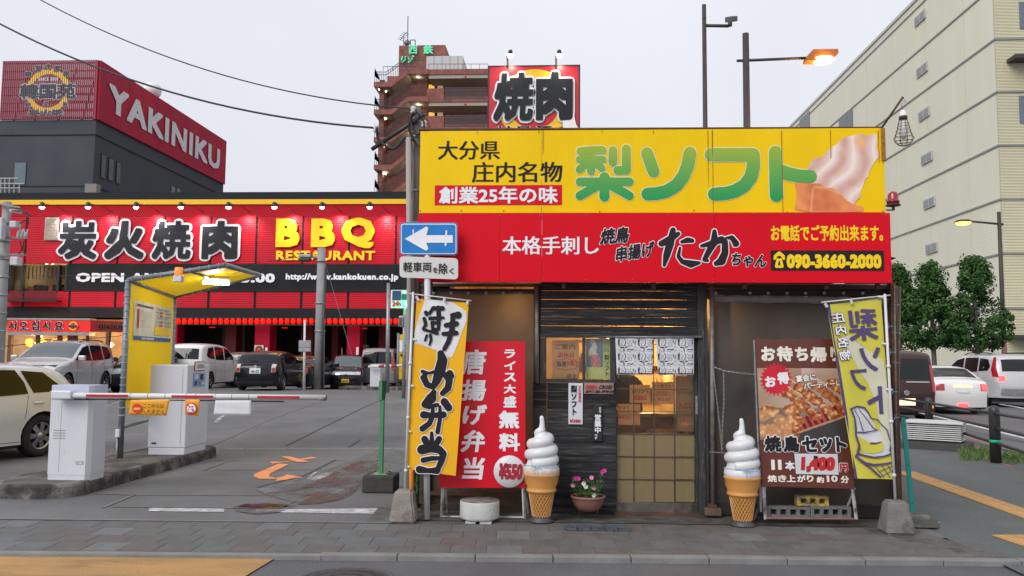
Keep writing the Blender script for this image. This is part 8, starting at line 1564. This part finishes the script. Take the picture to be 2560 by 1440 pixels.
for y_, x1_ in ((446, 45), (459, 60), (470, 50)): MB().tube([at(-12, y_, 48), at(x1_, y_, 48)], .035, 4).build('rail', W2, t)
# ================================================================ HOTEL TOWER
YT = 85.0; BRK = mat('brick_tile', (.26, .085, .065), .75, var=.3, vs=2, c2=(.14, .05, .045), c2s=1.1); bt = BRK; wave_bump(BRK, 3, 'Z', .3, .02); BRD = mat('brick_tile_back', (.34, .11, .085), .8, var=.3, vs=2.5, c2=(.24, .08, .07), c2s=1.4); SOF = mat('balcony_soffit', (.36, .31, .25), .8, var=.08, vs=.5); RAILM = mat('dark_railing', (.07, .06, .065), .6)
tw = thing('hotel_tower', 'tall brick hotel tower with zigzag outdoor stairs and lit landings behind the stall', 'building', (at(1080, 600, YT).x, YT, .1))
q = FR(960, 165, 1330, 960, YT + 2.5); B(q[0], q[1], YT + 2.6, YT + 14, .1, at(1100, 168, YT).z).build('rear_wall', BRD, tw)
q = FR(948, 190, 960, 960, YT + 2); B(q[0], q[1], YT + .6, YT + 14, .1, at(950, 195, YT).z).build('side_wall', BRK, tw)
def c6(x, y): return (880 + x * .3195, 20 + y * .3195)
LIT = mat('stair_tube_lit', (1, .95, .8), emit=(1, .92, .72), es=16)
for fl in range(10):
    dy = fl * 216 - 0
    if 20 + (560 + dy) * .3195 > 960: break
    low = [(172, 590), (310, 590), (440, 490), (600, 490)]; th = 28
    pts_t = [(x, y + dy - 10) for x, y in low]; pts_b = [(x, y + dy + th) for x, y in low]
    poly_ = [at(*c6(*p), YT) for p in pts_t] + [at(*c6(*p), YT) for p in pts_b[::-1]]
    MB().prism([(p.x, p.z) for p in poly_][::-1], -.05, .12, O=(0, YT, 0)).build('stair_parapet', BRK, tw)
    # soffit slabs
    mb = MB()
    for (a_, b_) in zip(pts_b[:-1], pts_b[1:]): A_, B_ = at(*c6(*a_), YT), at(*c6(*b_), YT); mb.add([(A_.x, YT + .05, A_.z), (B_.x, YT + .05, B_.z), (B_.x, YT + 2.6, B_.z), (A_.x, YT + 2.6, A_.z), (A_.x, YT + .05, A_.z + .2), (B_.x, YT + .05, B_.z + .2), (B_.x, YT + 2.6, B_.z + .2), (A_.x, YT + 2.6, A_.z + .2)], [(3, 2, 1, 0), (4, 5, 6, 7), (2, 3, 7, 6), (0, 1, 5, 4)])
    mb.build('stair_slab', SOF, tw)
    mb = MB()
    rl = [(178, 500), (270, 500), (425, 385), (575, 385)]
    for k in range(30):
        x = 178 + k * 13.6; y = 500 if x < 270 else (500 - (x - 270) * .742 if x < 425 else 385); yb = 590 if x < 310 else (590 - (x - 310) * .77 if x < 440 else 490); A_, B_ = at(*c6(x, y + dy), YT), at(*c6(x, yb + dy), YT); mb.box(A_.x - .02, A_.x + .02, YT - .02, YT + .02, B_.z, A_.z)
    for off in (0, 22): mb.tube([at(*c6(x, y + dy + off), YT) for x, y in rl], .035, 4)
    mb.build('stair_railing', RAILM, tw)['kind'] = 'stuff'
    for (x, y) in ((240, 645), (520, 535)): A_ = at(*c6(x, y + dy), YT + 1.0); t_ = MB().tube([A_ + Vector((-.3, -.35, .0)), A_ + Vector((.3, .35, .0))], .07, 6).build('tube_light', LIT, tw); lampo('POINT', 'stair_light', A_ - Vector((0, 0, .15)), 32, (1, .85, .6), tw, size=.15) if 20 + (y + dy) * .3195 < 480 else None
    # corridor slab and parapet
    a_, b_ = at(*c6(600, 480 + dy), YT), at(*c6(1100, 515 + dy), YT); B(a_.x, b_.x + 6, YT, YT + .15, b_.z, a_.z).build('corridor_parapet', BRK, tw); B(a_.x, b_.x + 6, YT + .1, YT + 2.6, b_.z - .4, b_.z).build('corridor_slab', SOF, tw)
    a_, b_ = at(*c6(585, 630 + dy), YT), at(*c6(722, 715 + dy), YT); B(a_.x, b_.x, YT - .02, YT + .12, b_.z, a_.z).build('parapet_panel', BRK, tw)
    mb = MB(); A_, B_ = at(*c6(722, 625 + dy), YT), at(*c6(1050, 710 + dy), YT); n = 46
    for k in range(n): x = A_.x + (B_.x - A_.x) * k / (n - 1); mb.box(x - .022, x + .022, YT - .02, YT + .02, B_.z, A_.z)
    for z in (A_.z, B_.z + .05, A_.z - .25): mb.box(A_.x, B_.x, YT - .03, YT + .03, z - .03, z + .03)
    mb.build('corridor_railing', RAILM, tw)['kind'] = 'stuff'
    for x0_, x1_, c_, e_ in ((600, 645, (.8, .45, .08), .7), (668, 712, (.6, .42, .3), .35)):
        q = (*c6(x0_, 600 + dy), *c6(x1_, 630 + dy)); x0__, x1__, z0_, z1_ = FR(*q, YT + 2.5); B(x0__, x1__, YT + 2.5, YT + 2.58, z0_, z1_).build('window', mat('lit_window_%d' % x0_, c_, .4, emit=c_, es=e_), tw)
    q = (*c6(590, 590 + dy), *c6(722, 640 + dy)); x0__, x1__, z0_, z1_ = FR(*q, YT + 2.55); B(x0__, x1__, YT + 2.56, YT + 2.62, z0_, z1_).build('window_surround', CBLK, tw)
    c = at(*c6(888, 540 + dy), YT); MB().lathe([(.001, -.14), (.14, 0), (.001, .14)], (c.x, YT - .1, c.z), 10).build('red_lamp', mat('small_red_lamp', (.6, .01, .02), .3), tw)
    a_ = at(*c6(180, 470 + dy), YT); b_ = at(*c6(215, 545 + dy), YT); MB().add([(a_.x, YT - .1, a_.z), (b_.x, YT - .1, b_.z), (b_.x, YT - .1, b_.z - .3), (a_.x, YT - .1, a_.z - .9)], [(3, 2, 1, 0), (0, 1, 2, 3)]).build('landing_screen', CBLK, tw)
q = FR(997, 113, 1113, 168, YT + 4); B(q[0], q[1], YT + 4, YT + 9, q[2] - 1, q[3]).build('penthouse', BRK, tw); q = FR(1066, 140, 1157, 174, YT + 3); B(q[0], q[1], YT + 3, YT + 7, q[2] - .5, q[3]).build('plant_room', mat('plant_room_white', (.5, .5, .5), .6, var=.06), tw)
for x_ in (1085, 1105, 1125, 1145): a_ = at(x_, 155, YT + 3).x; B(a_ - .02, a_ + .02, YT + 2.97, YT + 3, q[2], q[3]).build('cladding_joint', mat('joint_grey', (.25, .25, .25), .6), tw)
GNE = mat('green_neon_letters', (.08, .55, .32), .4, emit=(.08, .6, .32), es=.35)
ptext('西', (1022, 115, 1044, 136), YT + 3.9, GNE, tw, bold=.025, lift=.1, depth=.1, name='letter'); ptext('鉄', (1059, 114, 1083, 136), YT + 3.9, GNE, tw, bold=.025, lift=.1, depth=.1, name='letter'); ptext('リゾ', (1003, 140, 1036, 158), YT + 3.9, GNE, tw, bold=.05, lift=.1, depth=.1, slant=.15, name='letter')
mb = MB()
for p, q_, r_ in (((1019, 113), (1020, 40), .05), ((1009, 113), (1009, 90), .04), ((1000, 100), (1017, 80), .04), ((1026, 113), (1026, 100), .05), ((1026, 100), (1038, 100), .05), ((1038, 100), (1038, 113), .05)): mb.tube([at(*p, YT + 5), at(*q_, YT + 5)], r_, 4)
for i in range(5): a_ = at(1001 + i * 3.4, 99 - i * 4, YT + 5); mb.tube([a_ - Vector((.35, 0, -.15)), a_ + Vector((.35, 0, -.15))], .025, 4)
mb.build('antenna', RAILM, tw); c = at(1017, 106, YT + 5); MB().lathe([(.001, -.1), (.35, .1)], (c.x, c.y, c.z), 12, 'Y').build('dish', STEEL, tw)
mb = MB()
for x0_, x1_, y_ in ((958, 1040, 166), (1072, 1220, 160)):
    for k in range(8): x_ = x0_ + (x1_ - x0_) * k / 7; a_ = at(x_, y_, YT + .3); mb.box(a_.x - .02, a_.x + .02, YT + .3, YT + .34, at(x_, 175, YT).z, a_.z)
    mb.tube([at(x0_, y_, YT + .3), at(x1_, y_, YT + .3)], .03, 4)
mb.build('roof_railing', RAILM, tw)['kind'] = 'stuff'; q = FR(935, 178, 1330, 186, YT); B(at(1065, 178, YT).x, q[1], YT + .2, YT + 3, q[2] - .2, q[3] + .1).build('roof_edge', BRK, tw)
# ================================================================ BILLBOARD
YB2 = 42.0; bb = thing('billboard', 'square red and yellow billboard with two big outlined characters standing above the stall roof', 'billboard', (at(1334, 900, YB2).x, YB2, .1)); q = FR(1220, 165, 1449, 400, YB2); B(q[0], q[1], YB2, YB2 + .3, q[2], q[3]).build('board', mat('billboard_red', (.55, .015, .03), .4, var=.06, vs=.8), bb); E_ = mat('dark_edge', (.04, .02, .03), .5)
B(q[0] - .03, q[0] + .05, YB2 - .02, YB2 + .32, q[2], q[3] + .03).build('edge_frame', E_, bb); B(q[1] - .05, q[1] + .03, YB2 - .02, YB2 + .32, q[2], q[3] + .03).build('edge_frame', E_, bb); B(q[0], q[1], YB2 - .02, YB2 + .32, q[3] - .02, q[3] + .04).build('edge_frame', E_, bb)
for x_ in (1260, 1410): a_ = at(x_, 900, YB2).x; MB().tube([(a_, YB2 + .5, .1), (a_, YB2 + .5, q[3] - .5)], .15, 8).build('support_post', STEEL, bb)
k = YB2 / 2100; c = at(1336, 262, YB2); mb = MB(); mb.lathe([(64 * k, 0), (93 * k, 0)], (c.x, YB2 - .02, c.z), 60, 'Y'); 
V_ = [v for v in mb.v]; mb.build('yellow_ring', mat('billboard_yellow', (.85, .5, .01), .4), bb)
ptext('焼', (1234, 184, 1334, 304), YB2, CHR, bb, bold=.035, out=.05, outm=WTXT, lift=.08, slant=.06); ptext('肉', (1340, 182, 1432, 302), YB2, CHR, bb, bold=.05, out=.05, outm=WTXT, lift=.08)
pshape(*union2([[(1407, 278), (1434, 278), (1437, 300), (1440, 312), (1450, 330), (1407, 330)]]), YB2, 'white_patch', WTXT, bb, .12); ptext('村 民 酒 会', (1240, 316, 1430, 335), YB2, DTXT, bb, bold=.04, out=.05, outm=WTXT, lift=.06)
for i, (x_, g_) in enumerate(((1276, 1270), (1398, 1397))):
    c = at(x_, 140, YB2 - .4); t = thing('billboard_spotlight', ['left', 'right'][i] + ' spotlight standing on top of the square billboard', 'spotlight', c, 'spotlights on the square billboard'); MB().lathe([(.06, .32), (.1, .28), (.13, .08)], c, 12).build('lamp_can', CBLK, t); MB().lathe([(.13, .08), (.14, -.02), (.08, -.1), (.001, -.12)], c, 12).build('lens', mat('white_hot_lens', (1, .95, .85), emit=(1, .9, .75), es=16), t); MB().tube([c + Vector((-.15, 0, 0)), c + Vector((-.15, .4, -.5))], .05, 5).build('bracket', RUST, t); lampo('SPOT', 'spot_beam', c + Vector((0, -.2, -.15)), 70, (1, .88, .7), t, target=c + Vector((-.1, .5, -1.5)), size=.1, spot=130, blend=.9)
# ================================================================ CREAM BUILDING AT THE RIGHT
YC = 55.0; XC = at(2507, 634, YC).x; CRT_ = wave_bump(mat('cream_tile', (.72, .71, .58), .8, var=.06, spec=.2, vs=.25, c2=(.68, .67, .53), c2s=.12, c2t=.55, stretch=(1, 1, .3)), 2.2, 'Z', .25, .03); CRF = wave_bump(mat('cream_ribbed_tile', (.68, .64, .44), .75, var=.06, vs=.3), 3.2, 'Z', .9, .05)
cb_ = thing('cream_building', 'huge cream tiled building with tiny windows receding along the street at the right', 'building', (XC + 10, YC + 25, 0)); Ybk = atx(1975, 322, XC).y; ZT = atx(1975, 320, XC).z
B(XC, XC + 30, YC + .05, Ybk + 40, 0, ZT).build('side_wall', CRT_, cb_); B(XC - .0, XC + 30, YC - .1, YC + .04, 0, ZT + 2).build('front_wall', CRF, cb_)
SEAM = mat('grey_seam_strip', (.24, .25, .25), .6)
zz = [atx(2487, 233.5, XC).z, at(2495, 365, YC).z, at(2501, 498, YC).z, at(2507, 634, YC).z, at(2511, 771, YC).z]; st = (zz[0] - zz[4]) / 4
for z in [zz[4] + st * i for i in range(0, 9)]:
    if z < ZT: B(XC - .06, XC - .001, YC - .1, Ybk + 40, z - .06, z + .06).build('floor_joint', SEAM, cb_); B(XC - .06, XC + 30, YC - .17, YC - .101, z - .06, z + .06).build('floor_joint', SEAM, cb_)
B(XC - .1, XC + 30, YC - .2, Ybk + 40, ZT, ZT + .25).build('coping', mat('coping_pale', (.5, .5, .46), .7), cb_)
for i in range(14): y = YC + 4 + i * 6.2; B(XC - .012, XC - .001, y, y + .04, 0, ZT).build('vertical_joint', mat('faint_joint', (.56, .55, .44), .8), cb_)
for (x_, y_) in ((2302, 45), (2307, 175), (2312, 285), (2319, 395), (2325, 507), (2331, 620)):
    p = atx(x_, y_, XC); w_ = B(XC - .12, XC - .02, p.y - .95, p.y + .95, p.z - .36, p.z + .36).build('window', mat('window_frame_pale', (.45, .45, .45), .5), cb_)
    for s_ in (-.46, .46): B(XC - .14, XC - .12, p.y + s_ - .37, p.y + s_ + .37, p.z - .26, p.z + .26).build('pane', mat('dark_small_pane', (.2, .22, .22), .2), w_)
for (x_, y_) in ((2012, 310), (2115, 308)): p = atx(x_, y_, XC); B(XC - .05, XC - .01, p.y - 2, p.y + 2, p.z - 2.2, p.z + 1.0).build('large_window', mat('roof_window_dark', (.1, .1, .11), .3), cb_)
for y_ in (0, ): p = at(2552, 160, YC); 
for yy in (155, 843): p = at(2558, yy, YC); B(p.x - 1.1, p.x + 3, YC - 1.2, YC - .1, p.z - .12, p.z + .12).build('canopy', mat('dark_canopy', (.04, .04, .045), .5), cb_)
for yy in (40, 275): p = at(2562, yy, YC); B(p.x - .4, p.x + 2, YC - .16, YC - .1, p.z - .9, p.z + .9).build('window', mat('bluish_window', (.12, .16, .2), .2), cb_)
tag(poly([(XC - 5, 40), (XC + 0, 40), (XC + 0, 300), (XC - 5, 300)], .02, 'far_pavement', mat('far_pavement_grey', (.16, .155, .15), .8)), kind='structure')
# ================================================================ TREES
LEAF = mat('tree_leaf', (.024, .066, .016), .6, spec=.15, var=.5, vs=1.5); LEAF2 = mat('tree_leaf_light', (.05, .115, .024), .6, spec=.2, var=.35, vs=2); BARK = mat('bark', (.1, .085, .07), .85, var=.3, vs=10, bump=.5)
def tree(px, ytop, ycrown, Y, wpx, lab, seed):
    r = random.Random(seed); base = at(px, 960, Y); base.z = 0; k = Y / 2100; t = thing('street_tree', lab, 'tree', base, 'clipped street trees in front of the cream building')
    zt = at(px, ytop, Y).z; zb = at(px, ycrown, Y).z; W = wpx * k / 2; MB().tube([base, base + Vector((.03, 0, zb * .6)), base + Vector((0, .05, zb + (zt - zb) * .5)), Vector((base.x, base.y, zt - .5))], [.15, .12, .09, .03], 10).build('trunk', BARK, t)
    cl = []
    for i in range(115):
        s = r.random(); z = zb + (zt - zb) * s; rad = W * 1.0 * (min(1, s * 6 + .5)) * (1 - max(0, s - .15) / .85 * .86) * (1 + .22 * math.sin(i * 2.4)); a = r.uniform(0, 6.28); q = rad * r.uniform(.35, 1.0); cl.append((Vector((base.x + q * math.cos(a), base.y + q * math.sin(a), z)), r.uniform(.2, .55)))
    br = MB()
    for c, rr2 in cl[::5]: s0 = Vector((base.x, base.y, max(zb * .85, c.z - .8))); br.tube([s0, s0.lerp(c, .5) + Vector((0, 0, .1)), c], [.04, .03, .012], 5)
    br.build('limbs', BARK, t)
    mbs = [MB(), MB()]
    for c, rr2 in cl:
        for j in range(88):
            d = Vector((r.gauss(0, 1), r.gauss(0, 1), r.gauss(0, .8))).normalized(); p = c + d * rr2 * r.uniform(.6, 1.05); n = (d + Vector((r.uniform(-.6, .6), r.uniform(-.6, .6), r.uniform(-.2, .8)))).normalized(); u = n.orthogonal().normalized(); u.rotate(Matrix.Rotation(r.uniform(0, 6.28), 3, n)); v = n.cross(u); s = r.uniform(.06, .11)
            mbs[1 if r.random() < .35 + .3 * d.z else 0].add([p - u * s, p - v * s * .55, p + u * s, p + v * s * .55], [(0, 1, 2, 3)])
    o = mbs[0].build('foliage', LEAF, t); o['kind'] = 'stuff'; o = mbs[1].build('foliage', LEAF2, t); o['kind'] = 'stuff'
tree(2446, 650, 868, 42, 176, 'rightmost clipped green street tree, just left of the distant street lamp', 1)
tree(2336, 662, 862, 43, 134, 'middle clipped green street tree in front of the cream building', 2)
tree(2250, 664, 855, 45, 105, 'leftmost green street tree, half hidden behind the rolled bamboo blind', 3)
